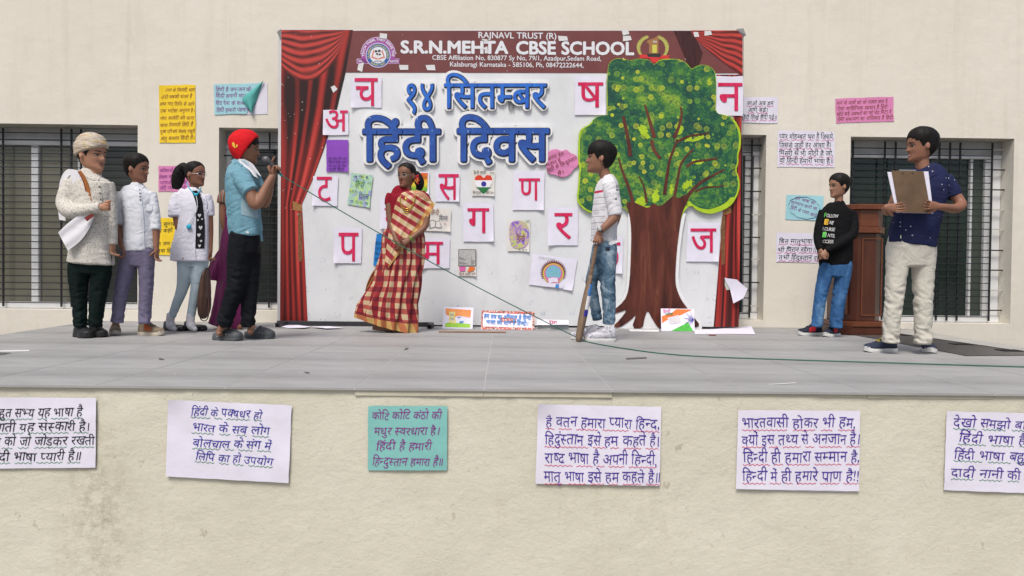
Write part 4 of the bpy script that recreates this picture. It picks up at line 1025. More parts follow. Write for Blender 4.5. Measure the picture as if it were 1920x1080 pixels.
drawing('small violet and teal watercolour sheet left of the lower letter sheet', qd((952.5, 411), (994.5, 412), (992, 472), (951, 470.5)), paper_mat('cream_paper', (.66, .64, .60)),
        [('painted_wash', roundpoly([(956, 416), (975, 412.5), (990, 420), (993, 440), (990, 462), (975, 467), (960, 465), (954, 445)], 2), wash_mat('violet_wash', [(.05, .42, .50), (.20, .08, .48), (.45, .30, .45), (.50, .55, .10), (.10, .35, .25)], 18, 4))],
        [('हिन्दी', 968, 452, 984, 452, 10, 'brown'), ('माँ', 985, 417, 993, 417, 3, 'darkgreen'), ('अ आ इ', 972, 470, 988, 470, 3, 'black')], seed=27)
drawing('small grey ink drawing of pens above a pastel strip, below the big letter sheet', qd((859, 467), (893, 467), (893, 518), (859, 517)), paper_mat('cream_paper', (.66, .64, .60)),
        [('ink_panel', [(859.5, 467.5), (892.5, 467.5), (892.5, 499), (859.5, 499)], 'black'), ('ink_panel', [(860.5, 468.5), (891.5, 468.5), (891.5, 498), (860.5, 498)], mat('grey_wash', (.42, .42, .42), .8, .2, 60)), ('pen_shape', [(860, 480), (875, 487), (875, 489.5), (860, 486)], 'grey'), ('pen_shape', [(860, 490), (876, 493), (874, 496), (860, 495)], 'grey'),
         ('pot_shape', [(882, 488), (890, 488), (889, 495), (884, 496)], 'grey'), ('pen_shape', [(883, 478), (886, 486), (884.5, 486)], 'grey'), ('pastel_patch', [(861, 500), (873, 500), (872, 508), (862, 509)], 'pink'), ('pastel_patch', [(880, 500), (891, 501), (888, 508), (876, 510)], 'orange')],
        [('हिन्दी हमारी भाषा', 861, 516, 892, 515, 3.5, 'maroon')], seed=28)
gx, gy = 1037.5, 511
rays_ = []
for i in range(56):
    t_ = math.pi*(1.18)+(-1.36*math.pi)*i/55; r = 25.5 if i % 2 else 19.5; rays_.append((gx+r*math.cos(t_), gy-r*math.sin(t_)))
drawing('tilted white sheet with a sunburst ring around a globe and an open book', qd((998, 475.5), (1083, 485.5), (1073, 545), (991, 533)), PW,
        [('sun_rays', rays_+[(gx+15, gy+10), (gx-15, gy+10)], 'maroon'), ('ring_paint', [(gx+20*math.cos(i*.2618), gy+2+20*math.sin(i*.2618)*.98) for i in range(24)], 'gold'), ('ring_paint', [(gx+17*math.cos(i*.2618), gy+2+17*math.sin(i*.2618)) for i in range(24)], 'pink'), ('globe_paint', [(gx+14.5*math.cos(i*.2618), gy+1+14.5*math.sin(i*.2618)) for i in range(24)], wash_mat('globe_wash', [(.10, .32, .55), (.20, .45, .60), (.15, .40, .20)], 20, 2)),
         ('book_outline', [(1027, 521), (1036, 519), (1046, 520), (1049, 531), (1038, 530), (1027, 533)], 'pink'), ('book_page', [(1028, 522), (1036.5, 520), (1045, 521), (1047, 529.5), (1038, 528.5), (1029, 531)], PW), ('paper_base', [(1018, 530), (1058, 532), (1056, 540), (1018, 537)], PW), ('cup_paint', [(1042, 533), (1048, 532.5), (1048, 541), (1041, 540)], 'skyblue')],
        [('हिन्दी दिवस की शुभकामनाएँ', 1010, 484, 1040, 488, 2.5, 'grey')], seed=29)
# pink paper cloud
cl = roundpoly([(1024, 318), (1026, 300), (1023, 290), (1032, 281), (1044, 279), (1053, 284), (1062, 279), (1069, 287), (1080, 290), (1085, 303), (1084, 312), (1076, 316), (1070, 326), (1058, 333), (1047, 331), (1042, 327), (1030, 327)], 2)
root = empty('poster', at(1053, 305, YS), 'pink cloud-shaped paper with handwriting left of the boy with the bat', 'poster')
g = MB(); fr = [at(x, y, YS-.014-.006*noise.noise(Vector((x*.06, y*.06, 0)))) for x, y in cl]; n_ = len(cl)
g.add(fr+[Vector((p.x, YS-.001, p.z)) for p in fr], [list(t) for t in tessellate_polygon([[Vector((x, y, 0)) for x, y in cl]])]+[[i, (i+1) % n_, n_+(i+1) % n_, n_+i] for i in range(n_)])
fixn(g.obj('paper_sheet', pinkc, root))
mb = MB(); fnc = lambda x, y: at(x, y, YS-.021)
for t_, x0, y0, x1, y1 in (('अपना देश', 1027, 301, 1058, 291), ('महान है', 1026, 313, 1052, 303), ('हिंदी से हिन्दुस्तान', 1027, 324, 1083, 298), ('है।', 1046, 329, 1057, 325)): put_text(mb, t_, x0, y0, x1, y1, 6, fnc, 0, 1, .1, 3)
facecam(mb.obj('lettering', INK['maroon'], root))
# loose paper hanging off the right curtain
root = empty('loose_paper', at(1380, 545, YB-.08), 'folded white paper hanging loose on the right printed curtain beside the window', 'paper')
g = MB(); g.add([at(1358, 521, YP-.01), at(1381, 524, YP-.05), at(1402, 541.5, YP-.09), at(1394, 559, YP-.07), at(1375, 569, YP-.03), at(1369, 543, YP-.015)], [(0, 5, 1), (1, 5, 2), (2, 5, 3), (3, 5, 4)])
g.obj('paper_sheet', PW, root)
g = MB(); g.add([at(1359, 523, YP-.006), at(1369, 543, YP-.006), at(1362, 544, YP-.006), at(1359, 535, YP-.006)], [(0, 2, 1), (0, 3, 2)]); g.obj('paper_underside', paper_mat('printed_paper', (.45, .46, .42)), root)

# ================================================================== THINGS LEANING AT THE FOOT OF THE BACKDROP
YL = YB-.10
def leaning(label, quad, m_, shapes, texts, name='drawing_sheet', cat='drawing', bend=0):
    """quad tl tr br bl in pixels; foot on the floor, head leaning on the backdrop"""
    bl = onfloor(*quad[3]); br = onfloor(*quad[2]); Yf = .5*(bl.y+br.y); bl = at(*quad[3], Yf); br = at(*quad[2], Yf)
    tl = at(*quad[0], min(YB-.05, Yf+.12)); tr = at(*quad[1], min(YB-.05, Yf+.12)); bl.z = br.z = .001
    def f3(px, py, e=0):
        # invert the pixel quad approximately (nearly rectangular)
        s_ = (px-quad[3][0])/(quad[2][0]-quad[3][0]); t_ = (py-quad[0][1])/(quad[3][1]-quad[0][1])
        s_ += (quad[3][0]-quad[0][0])*(1-t_)/(quad[2][0]-quad[3][0])*1.0
        p = (tl*(1-s_)+tr*s_)*(1-t_)+(bl*(1-s_)+br*s_)*t_; n3 = (br-bl).cross(tl-bl).normalized()
        if n3.y > 0: n3 = -n3
        return p+n3*e
    root_ = empty(name, (tl+tr+bl+br)/4, label, cat)
    mb = MB(); n3 = (br-bl).cross(tl-bl).normalized(); n3 = -n3 if n3.y > 0 else n3
    P4 = [tl, tr, br, bl]; mb.add([p for p in P4]+[p-n3*.0015 for p in P4], [(0, 3, 2, 1), (4, 5, 6, 7), (0, 1, 5, 4), (1, 2, 6, 5), (2, 3, 7, 6), (3, 0, 4, 7)]); fixn(mb.obj('paper_sheet', m_, root_))
    for i, (nm, pts, ink) in enumerate(shapes):
        mb = MB(); mb.add([f3(x, y, .0012+.0005*i) for x, y in pts], [list(t) for t in tessellate_polygon([[Vector((x, y, 0)) for x, y in pts]])])
        facecam(mb.obj(nm, INK[ink] if isinstance(ink, str) else ink, root_))
    by = {}
    for (txt, x0, y0, x1, y1, h, ink, off_) in texts:
        put_text(by.setdefault(ink, MB()), txt, x0, y0, x1, y1, h, lambda a_, b_: f3(a_, b_, .007), off_, 1, .05, 3)
    for ink, mb in by.items(): facecam(mb.obj('lettering', INK[ink], root_))
    return root_, f3
leaning('watercolour with orange and green bands leaning left of the bordered sign', qd((831.7, 575), (887.8, 576.8), (886, 617), (829.5, 616)), PW,
        [('orange_wash', [(835, 578), (884, 580), (882, 595), (870, 593), (858, 592), (852, 596), (836, 590)], wash_mat('orange_wash', [(.72, .22, .06), (.75, .35, .14)], 14, 3)), ('green_wash', [(835, 606), (845, 604.5), (882, 607), (881, 614), (834, 613)], wash_mat('lime_wash', [(.22, .48, .04), (.35, .60, .08)], 14, 3)), ('monument_paint', [(842, 584), (854, 585), (852.5, 597), (855, 601), (854, 607), (842, 605)], 'yellow'), ('monument_paint', [(843, 585), (853, 586), (851.5, 596.5), (854, 601.5), (853, 606), (843, 604.5)], paper_mat('cream_wash', (.66, .62, .34))), ('brush_paint', [(862, 602), (870, 601.5), (868, 605.5), (861, 606)], 'skyblue'), ('brush_paint', [(857, 595), (866, 593), (860, 597)], 'skyblue')],
        [('हिन्दी', 844, 593, 851, 593, 4, 'grey', 0), ('दिवस', 844, 600, 852, 600, 3, 'grey', 0)])
bd = NT('speckled_border_paint', .7, .2); bd.col(bd.ramp(bd.vor(bd.map(), 90).outputs[1], [(.3, (.50, .14, .12)), (.5, (.62, .45, .42)), (.7, (.12, .08, .07))], 'CONSTANT'))
leaning('long bordered sign with two lines of blue handwriting leaning on the foot of the backdrop', qd((903, 582), (1002.6, 584.5), (1002, 618.6), (902, 618)), bd.m,
        [('paper_face', [(906, 586.5), (998, 588), (997.6, 614), (905.3, 612.5)], PW)],
        [('हम सब का अभिमान है हिन्दी', 907, 597, 996, 599, 7, 'skyblue', .02), ('भारत की शान है हिन्दी।', 911, 607.5, 990, 610, 7, 'skyblue', .02)], 'leaning_sign', 'sign')
leaning('drawing of the orange, white and green flag leaning on the tree roots', qd((1239, 578.5), (1301, 579), (1302.6, 621.5), (1240, 620)), PW,
        [('orange_band', [(1241, 593), (1259, 587), (1268, 579.5), (1299, 580), (1276, 591), (1256, 597), (1241, 606)], 'orange'), ('green_band', [(1258.5, 620), (1290, 604), (1300.5, 620.6)], mat('ink_flag_green', (.06, .40, .05), .6, .2, 30)),
         ('pasted_note', [(1251, 596), (1273, 590.5), (1277, 605), (1256, 608)], paper_mat('grey_note', (.55, .53, .56)))]
        +[('wheel_spoke', [(1301, 599), (1301, 599.8), (1301+r*math.cos(a), 599+r*math.sin(a)+.8), (1301+r*math.cos(a), 599+r*math.sin(a))], 'blue') for a, r in [(math.radians(d), 11.5 if i % 2 else 18) for i, d in enumerate(range(98, 265, 15))]],
        [('हिन्दी', 1243, 586.5, 1257, 586, 5, 'pink', .01), ('भाषा', 1248, 592.5, 1262, 591.5, 5, 'darkgreen', .01)])
# crumpled, half folded poster
p0, p1 = onfloor(1006.7, 617), onfloor(1066.5, 618.3); g = MB()
hz = at(1007, 606, p0.y+.02).z; ht = at(1007, 599, p0.y+.05).z
root = empty('folded_poster', p0, 'white poster folded over at the foot of the backdrop, right of the bordered sign', 'poster')
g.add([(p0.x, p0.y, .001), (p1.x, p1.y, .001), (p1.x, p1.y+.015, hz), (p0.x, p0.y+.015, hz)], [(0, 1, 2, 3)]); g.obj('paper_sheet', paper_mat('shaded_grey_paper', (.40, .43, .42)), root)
g = MB(); g.add([(p0.x-.003, p0.y-.03, hz-.012), (p0.x+.1, p0.y-.034, hz-.012), (p1.x-.12, p1.y-.03, hz-.004), (p1.x, p1.y-.03, hz-.004), (p1.x, p1.y+.05, ht), (p0.x, p0.y+.05, ht)], [(0, 1, 2, 3, 4, 5)]); g.obj('folded_flap', PW, root)
g = MB(); put_text(g, 'राग', 1029, 607, 1044, 608, 6, lambda x, y: at(x, y, p0.y-.036), .03, 1, 0, 1); facecam(g.obj('lettering', INK['rose'], root))
# wooden stick, loose sheets, debris
g = MB(); a, b = onfloor(822, 623.5), onfloor(949, 624.5); g.add([(a.x, a.y, .001), (b.x, b.y, .001), (b.x, b.y+.02, .001), (a.x, a.y+.02, .001), (a.x, a.y, .012), (b.x, b.y, .012), (b.x, b.y+.02, .012), (a.x, a.y+.02, .012)], [(0,3,2,1),(4,5,6,7),(0,1,5,4),(1,2,6,5),(2,3,7,6),(3,0,4,7)])
tag(bevel(g.obj('wooden_strip', mat('pale_brown_wood', (.26, .14, .08), .7, .2, 12, stretch=(.3, 6, 6)))), 'thin brown wooden strip lying on the floor in front of the leaning drawings', 'stick')
def floorpaper(pts, label, name='loose_paper', m_=PW, lift=.0, cat='paper', sub=True):
    P3 = [onfloor(x, y) for x, y in pts]; g_ = MB(); n_ = len(P3); ctr = sum(P3, Vector())/n_
    V3 = [Vector((p.x-ctr.x, p.y-ctr.y, .0015+lift*abs(noise.noise(Vector((p.x*9, p.y*9, 0)))))) for p in P3]
    g_.add(V3+[v_-Vector((0, 0, .001)) for v_ in V3], [list(t) for t in tessellate_polygon([[Vector((v_.x, v_.y, 0)) for v_ in V3]])]+[[i, (i+1) % n_, n_+(i+1) % n_, n_+i] for i in range(n_)])
    o_ = fixn(g_.obj(name, m_)); o_.location = (ctr.x, ctr.y, .001); return tag(o_, label, cat)
floorpaper([(1302, 620), (1330, 618.5), (1375, 616), (1409, 613.5), (1416, 628), (1370, 626.5), (1303, 627)], 'long white sheet lying flat on the floor under the right end of the backdrop', lift=.02)
floorpaper([(508, 609.8), (560, 611), (583, 614.5), (572, 617), (540, 616)], 'white sheet lying on the floor under the left foot of the backdrop', lift=.02)
floorpaper([(585, 615), (616, 613), (645, 616.8), (612, 618.6)], 'second white sheet on the floor, its point towards the sari girl', lift=.02)
floorpaper([(1178, 618.5), (1236, 619.5), (1235, 622.5), (1182, 622)], 'narrow white strip of board on the floor before the tree roots', m_=foam, lift=.01)
bs = mat('dark_scrap', (.10, .095, .09), .8); ws = mat('white_scrap', (.6, .6, .6), .8)
floorpaper([(1173, 672), (1212, 670), (1213, 672.5), (1175, 674.5)], 'dark dry leaf sliver on the floor near the green cord', 'floor_litter', bs, 0, 'litter')
floorpaper([(0, 657.5), (54, 656.5), (56, 659), (0, 660)], 'thin white strip lying on the floor at the left edge of the photo', 'floor_litter', ws, 0, 'litter')
floorpaper([(-20, 661), (21, 662), (10, 665), (-20, 667)], 'dark gap patch in the floor at the left edge of the photo', 'floor_patch', bs, 0, 'patch')
floorpaper([(1440, 721.5), (1490, 718), (1494, 719), (1446, 722)], 'small white paper sliver near the front edge of the stage', 'floor_litter', ws, 0, 'litter')
floorpaper([(298, 672), (308, 674), (306, 675.5), (298, 675)], 'tiny dark scrap on the floor left of the clogs', 'floor_litter', bs, .006, 'litter')
floorpaper([(570, 698), (580, 699.5), (578, 701), (573, 699.5)], 'tiny dark scrap near the front of the stage', 'floor_litter', bs, .005, 'litter')
floorpaper([(760, 653.5), (766, 653), (765, 655), (758, 657)], 'tiny dark scrap in a floor joint in front of the sari girl', 'floor_litter', bs, .005, 'litter')
floorpaper([(1328, 628), (1343, 628), (1342, 630.2), (1330, 630)], 'small maroon scrap on the floor by the long white sheet', 'floor_litter', INK['maroon'], 0, 'litter')
g = MB(); rd = random.Random(3)
for k in range(90):
    x, y = rd.uniform(0, 1920), rd.uniform(625, 722); s_ = rd.uniform(.8, 2.6)
    p = onfloor(x, y); r_ = .0022*s_
    g.add([(p.x-r_, p.y-r_, .0012), (p.x+r_*1.4, p.y-r_*.6, .0012), (p.x+r_*.6, p.y+r_, .0014), (p.x, p.y, .0012+r_*.7)], [(0, 1, 3), (1, 2, 3), (2, 0, 3)])
tag(g.obj('floor_grit', mat('grit', (.42, .41, .39), .9)), kind='stuff')

# ================================================================== PODIUM
pod = empty('podium', onfloor(1628, 628), 'dark red wooden podium with panelled front between the two boys on the right', 'podium')
wd = NT('varnished_wood', .32, .5); v = wd.map((3, 3, .35)); c = wd.ramp(wd.noise(v, 6, 6, .65, .6), [(.3, (.05, .013, .006)), (.7, (.095, .026, .012))]); 
c = wd.mix(wd.ramp(wd.noise(wd.map(), 70, 2), [(.72, 0.), (.75, .5)]), c, (.25, .12, .08)); wd.col(c); wd = wd.m
wl_ = NT('varnished_light_wood', .32, .5); wl_.col(wl_.ramp(wl_.noise(wl_.map((.5, 3, 6)), 6, 6, .65, .6), [(.3, (.095, .026, .010)), (.7, (.17, .052, .020))])); wl_ = wl_.m
YPD = onfloor(1620, 629).y; py_ = YPD
def pz(y): return at(1630, y, py_).z
def pxx(x): return at(x, 500, py_).x
def pbox(nm, x0, x1, y0, y1, dep0, dep1, m_, ch=0.0):
    """plan with chamfered front corners"""
    a_, b_ = pxx(x0), pxx(x1); z0_, z1_ = pz(y1), pz(y0); g_ = MB(); c_ = ch
    pl = [(a_, py_+dep1), (a_, py_+dep0+c_), (a_+c_*.9, py_+dep0), (b_-c_*.9, py_+dep0), (b_, py_+dep0+c_), (b_, py_+dep1)]
    n_ = 6; g_.add([(x, y, z0_) for x, y in pl]+[(x, y, z1_) for x, y in pl], [(0, 1, 2, 3, 4, 5)[::-1], (6, 7, 8, 9, 10, 11)]+[(i, (i+1) % 6, 6+(i+1) % 6, 6+i) for i in range(6)])
    return bevel(fixn(g_.obj(nm, m_, pod)), .004, 2)
pbox('plinth', 1577, 1673, 613, 628, -.02, .42, wd, .10)
pbox('plinth_moulding', 1579, 1671, 603, 612.8, -.03, .43, wl_, .10)
pbox('body', 1590, 1664, 437, 602.8, .02, .40, wd, .10)
pbox('moulding', 1588, 1668, 425, 436.8, -.01, .42, wl_, .10)
pbox('upper_front', 1592, 1665, 393, 424.8, .0, .41, wl_, .10)
pbox('desk_top', 1589, 1671, 383, 392.8, -.03, .44, wl_, .08)
for (x0, x1) in ((1617, 1656),):
    for (a_, b_, c2, d_) in ((x0, x1, 446, 448.4), (x0, x1, 590, 592.5), (x0, x0+2.5, 448.6, 589.8), (x1-2.5, x1, 448.6, 589.8)): pbox('panel_trim', a_, b_, c2, d_, .012, .0205, wl_)
pbox('panel_trim', 1594, 1596, 448.6, 589.8, .055, .08, wl_)
# ================================================================== PEOPLE: builders
def creases(t, amt=.55, sc_=7, st=(1, 1, 1)):
    """fine ridged wrinkles plus weave"""
    v_ = t.map(st); n1 = t.noise(v_, sc_, 3, .55, .8); r1 = t.math('ABSOLUTE', t.math('SUBTRACT', n1, .5)); r1 = t.ramp(r1, [(0., 0.), (.10, .75), (.3, 1.)])
    n2 = t.noise(t.map((st[0]*1.3, st[1]*1.3, st[2]*.8), rot=(0, .6, 0)), sc_*2.3, 3, .5, .5); r2 = t.math('ABSOLUTE', t.math('SUBTRACT', n2, .5)); r2 = t.ramp(r2, [(0., 0.), (.08, .8), (.25, 1.)])
    amt *= .34; h_ = t.bump(r1, amt, .018); h_ = t.bump(r2, amt*.55, .007, h_); return t.bump(t.noise(t.map(), 350, 2), .15, .002, h_)
def fabric(name, c_, var=.10, rough=.85, bump=.25, sc_=9, bs=220):
    if name in _M: return _M[name]
    t = NT(name, rough, .15); lo = tuple(x*(1-var) for x in c_); hi = tuple(min(1, x*(1+var)) for x in c_)
    t.col(t.ramp(t.noise(t.map(), sc_, 5), [(.3, lo), (.7, hi)])); creases(t, .35+bump*.6);     return t.m
def skin_mat(name, c_):
    t = NT(name, .52, .35); v_ = t.map(); t.col(t.ramp(t.noise(v_, 7, 4), [(.3, tuple(x*.86 for x in c_)), (.7, tuple(min(1, x*1.1) for x in c_))]))
    t.b.inputs['Subsurface Weight'].default_value = .08; t.b.inputs['Subsurface Radius'].default_value = (.02, .008, .004); t.b.inputs['Subsurface Scale'].default_value = .3
    return t.m
HAIRM = NT('black_hair', .62, .22); _v = HAIRM.map((1, 1, .25)); HAIRM.col(HAIRM.ramp(HAIRM.noise(_v, 160, 3), [(.3, (.003, .0025, .0025)), (.7, (.012, .010, .009))])); HAIRM.bump(HAIRM.noise(_v, 220, 3), .5, .004); HAIRM = HAIRM.m
EYEW = mat('eye_white', (.34, .31, .29), .35); EYED = mat('eye_dark', (.012, .008, .006), .15, spec=.6)
W_ = [(0, .10, .30, -.02), (.02, .155, .345, .03), (.05, .20, .37, .08), (.12, .258, .375, .18), (.20, .292, .355, .28), (.30, .322, .352, .36), (.42, .348, .358, .43), (.52, .362, .372, .47), (.60, .370, .380, .49),
      (.70, .374, .372, .495), (.80, .355, .33, .46), (.88, .31, .26, .39), (.94, .24, .185, .30), (.98, .14, .10, .19), (1.0, .04, .02, .06)]
def hsurf(phi, z):
    """head surface in head heights: phi 0 = straight ahead, x to the image right when facing the camera"""
    z = max(0, min(1, z)); i = 0
    while i < len(W_)-2 and W_[i+1][0] < z: i += 1
    t_ = (z-W_[i][0])/(W_[i+1][0]-W_[i][0]); g_ = lambda q: catmull(W_[max(i-1, 0)][q], W_[i][q], W_[i+1][q], W_[min(i+2, len(W_)-1)][q], t_)
    w_, f_, b_ = g_(1), g_(2), g_(3); s_, c_ = math.sin(phi), math.cos(phi)
    x = w_*math.copysign(abs(s_)**.92, s_)
    y = f_*math.copysign(abs(c_)**.92, c_) if c_ > 0 else b_*c_
    if c_ > 0: y += face_relief(x, z)
    return x, y
def face_relief(x, z):
    G_ = lambda a, b, sa, sb: math.exp(-((x-a)/sa)**2-((z-b)/sb)**2)
    n_ = .105*math.exp(-(x/(.030+.028*max(0, (.56-z)/.2)))**2)*max(0, min(1, (.58-z)/.18))*max(0, min(1, (z-.295)/.045))
    r = n_+.028*G_(0, .36, .085, .035)+.030*G_(0, .235, .10, .022)+.030*G_(0, .185, .085, .022)-.018*G_(0, .21, .08, .008)+.022*G_(0, .06, .10, .05)
    r += -.042*(G_(.155, .48, .07, .045)+G_(-.155, .48, .07, .045))+.016*(G_(.16, .575, .10, .03)+G_(-.16, .575, .10, .03))+.015*(G_(.19, .36, .09, .07)+G_(-.19, .36, .09, .07))
    return r
class Person:
    def __init__(s, label, fx, fy, skin, group=None):
        p = onfloor(fx, fy); s.Y = p.y; s.s = s.Y/F_PX; s.p = p; s.skin = skin
        s.root = empty('person', (p.x, p.y, 0), label, 'person', group)
        s.body = MB(); s.extra = MB()
    def P(s, x, y, d=0): return at(x, y, s.Y+d*s.s)
    def sec(s, pts, k=1.0):
        out = []
        for q in pts:
            r = q[3]; r = (r[0]*s.s*k, r[1]*s.s*k) if isinstance(r, tuple) else r*s.s*k
            out.append((s.P(q[0], q[1], q[2]), r))
        return out
    def limb(s, mb, pts, n=18, rings=None, fold=None, power=2.0, cap=True, bare=False, k=1.0, under=.74):
        se = s.sec(pts, k); v_, f_, uv = loft(se, n, rings or max(8, len(pts)*5), fold, cap, power=power, bulge=.5 if mb is s.body else .14)
        if mb is not None: mb.add(v_, f_)
        if not bare and mb is not s.body:
            v2, f2, _ = loft(s.sec(pts, k*under), 10, len(pts)*3, bulge=.1); s.body.add(v2, f2)
        return v_, f_, uv
    def rows(s, rw): return [((xl+xr)/2, y, d, ((xr-xl)/2, dep)) for (y, xl, xr, dep, d) in rw]
    def head(s, cx, chin, crown, yaw, pitch=0, roll=0, d=0, ears=True, wide=.88):
        s.H = (chin-crown)*s.s; s.wide = wide
        yaw -= math.degrees(math.atan((cx-943)/F_PX))      # yaw is counted from the line of sight
        yw, pt, rl = math.radians(yaw), math.radians(pitch), math.radians(roll)
        Rt = Vector((math.cos(yw), math.sin(yw), 0)); Fw = Vector((math.sin(yw), -math.cos(yw), 0)); Up = Vector((0, 0, 1))
        q = Matrix.Rotation(rl, 3, 'Y') @ Matrix.Rotation(pt, 3, Rt); s.hR, s.hF, s.hU = q @ Rt, q @ Fw, q @ Up
        s.hc = s.P(cx, (chin+crown)/2, d)
        n_, m_ = 48, 40; vs_, fs = [], []
        for k in range(m_+1):
            z = k/m_; z = z if k else 0
            for j in range(n_):
                ph = 2*math.pi*j/n_; x, y = hsurf(ph, z); vs_.append(s.hp(x, y, z))
        for k in range(m_):
            for j in range(n_): fs.append((k*n_+j, k*n_+(j+1) % n_, (k+1)*n_+(j+1) % n_, (k+1)*n_+j))
        fs.append(tuple(range(n_))[::-1]); fs.append(tuple(m_*n_+j for j in range(n_)))
        s.body.add(vs_, fs)
        if ears:
            for sg in (-1, 1):
                R_ = Matrix((s.hR, s.hF, s.hU)).transposed() @ Matrix.Rotation(math.radians(-12*sg), 3, 'Y') @ Matrix.Rotation(math.radians(22*sg), 3, 'Z')
                v_, f_ = ellipsoid(s.hp(sg*.385, -.045, .47), (.034*s.H, .072*s.H, .125*s.H), 12, 8, R_); s.body.add(v_, f_)
        return s
    def hp(s, x, y, z): return s.hc + (s.hR*(x*s.wide) + s.hF*y + s.hU*(z-.5))*s.H
    def hs(s, x, z, lift=.012):
        """point on the front of the face"""
        z = max(.01, min(.99, z)); i = 0
        while i < len(W_)-2 and W_[i+1][0] < z: i += 1
        t_ = (z-W_[i][0])/(W_[i+1][0]-W_[i][0]); w_ = W_[i][1]+(W_[i+1][1]-W_[i][1])*t_; f_ = W_[i][2]+(W_[i+1][2]-W_[i][2])*t_
        c_ = max(0, 1-(abs(x)/w_)**2)**.5
        return s.hp(x, f_*c_**.92+face_relief(x, z)+lift, z)
    def fribbon(s, pts, m_, name, lift=.010, parent=None):
        mb = MB()
        for x, z, h in pts: mb.v += [s.hs(x, z-h, lift), s.hs(x, z+h, lift), s.hs(x, z-h, lift-.03), s.hs(x, z+h, lift-.03)]
        for i in range(len(pts)-1):
            a_ = 4*i; mb.f += [[a_, a_+4, a_+5, a_+1], [a_+1, a_+5, a_+7, a_+3], [a_, a_+2, a_+6, a_+4]]
        return mb.obj(name, m_, parent or s.root, True)
    def face(s, gaze=0.0, smile=0.0, lip=None, open_=0.0):
        R_ = Matrix((s.hR, s.hF, s.hU)).transposed()
        for sg in (-1, 1):
            c_ = s.hs(sg*.155, .48, -.012); mb = MB(); v_, f_ = ellipsoid(c_, (.072*s.H, .032*s.H, .028*s.H), 14, 8, R_); mb.add(v_, f_)
            e_ = mb.obj('eye', EYEW, s.root, True)
            mb = MB(); c2 = s.hs(sg*.155+gaze, .482, .012); v_, f_ = ellipsoid(c2, (.038*s.H, .013*s.H, .031*s.H), 12, 8, R_); mb.add(v_, f_); mb.obj('iris', EYED, e_, True)
            s.fribbon([(sg*(.155+q), .507-.9*(q*4.2)**2*.05+.003, .009) for q in (-.08, -.05, -.02, .01, .04, .07, .095)], EYED, 'eyelid_line', .014, e_)
            s.fribbon([(sg*(.155+q), .598-.012*(q*10)**2*.6, .017-.010*abs(q+.02)/.1) for q in (-.095, -.06, -.02, .02, .06, .10)], HAIRM, 'eyebrow', .014)
        lm = lip or mat('lips', (.20, .065, .05), .45)
        o_ = s.fribbon([(x, .232+smile*abs(x)*abs(x)*9, .015*(1-(x/.125)**2)+.002) for x in (-.12, -.085, -.045, 0, .045, .085, .12)], lm, 'lips', .008)
        s.fribbon([(x, .186+smile*abs(x)*abs(x)*7, .018*(1-(x/.12)**2)+.002) for x in (-.10, -.07, -.035, 0, .035, .07, .10)], lm, 'lips', .008)
        if open_: s.fribbon([(x, .209+smile*x*x*8, .010*(1-(x/.1)**2)+.001) for x in (-.08, -.04, 0, .04, .08)], mat('teeth', (.55, .52, .48), .3), 'teeth', .012)
    def shell(s, cov, m_, name, z1=1.06, n_=72, m=46, parent=None, zlo=-.02, flat_=1.0):
        """a layer over the head; cov(phi, z) gives its thickness in head heights (negative = none)"""
        vs_, fs = [], []; C0 = Vector((0, -.04, .60))
        for k in range(m+1):
            z = zlo+(1-zlo)*(1-(1-k/m)**1.5)
            for j in range(n_):
                ph = 2*math.pi*j/n_; x, y = hsurf(ph, z); q = Vector((x, y, z)); th = cov(ph if ph <= math.pi else ph-2*math.pi, z)
                dv = q-C0; L = dv.length; q = C0+dv*(1+th/L); vs_.append(s.hp(q.x, q.y, .6+(q.z-.6)*flat_ if q.z > .6 else q.z))
        for k in range(m):
            for j in range(n_): fs.append((k*n_+j, k*n_+(j+1) % n_, (k+1)*n_+(j+1) % n_, (k+1)*n_+j))
        fs.append(tuple(m*n_+j for j in range(n_))); fs.append(tuple(range(n_))[::-1])
        return build(name, vs_, fs, m_, parent or s.root, True)
    def hair(s, front=.80, temple=.74, side=.50, back=.15, th=.07, top=.03, rag=.03, seed=0, parting=0, bang=0):
        def cov(ph, z):
            a_ = abs(ph); 
            tab = [(0, front), (.65, temple), (1.05, side+.13), (1.35, side-.06), (1.62, side+.02), (1.85, back+.18), (2.4, back), (3.2, back)]
            zh = lerp_tab(tab, a_)+rag*noise.noise(Vector((ph*9, seed, 1)))+(rag*.8*noise.noise(Vector((ph*30, seed, 5))))
            k = smooth(-.005, .035, z-zh); t2 = th*(.30+.70*smooth(0, .30, z-zh))*(1-.35*smooth(.9, 1.5, a_)*(1-smooth(.55, .8, z)))+top*smooth(.7, 1, z)
            t2 += .010*noise.noise(Vector((ph*26, z*3, seed)))+.012*noise.noise(Vector((ph*5, z*5, seed+2)))
            return -.07+(t2+.07)*k
        return s.shell(cov, HAIRM, 'hair')
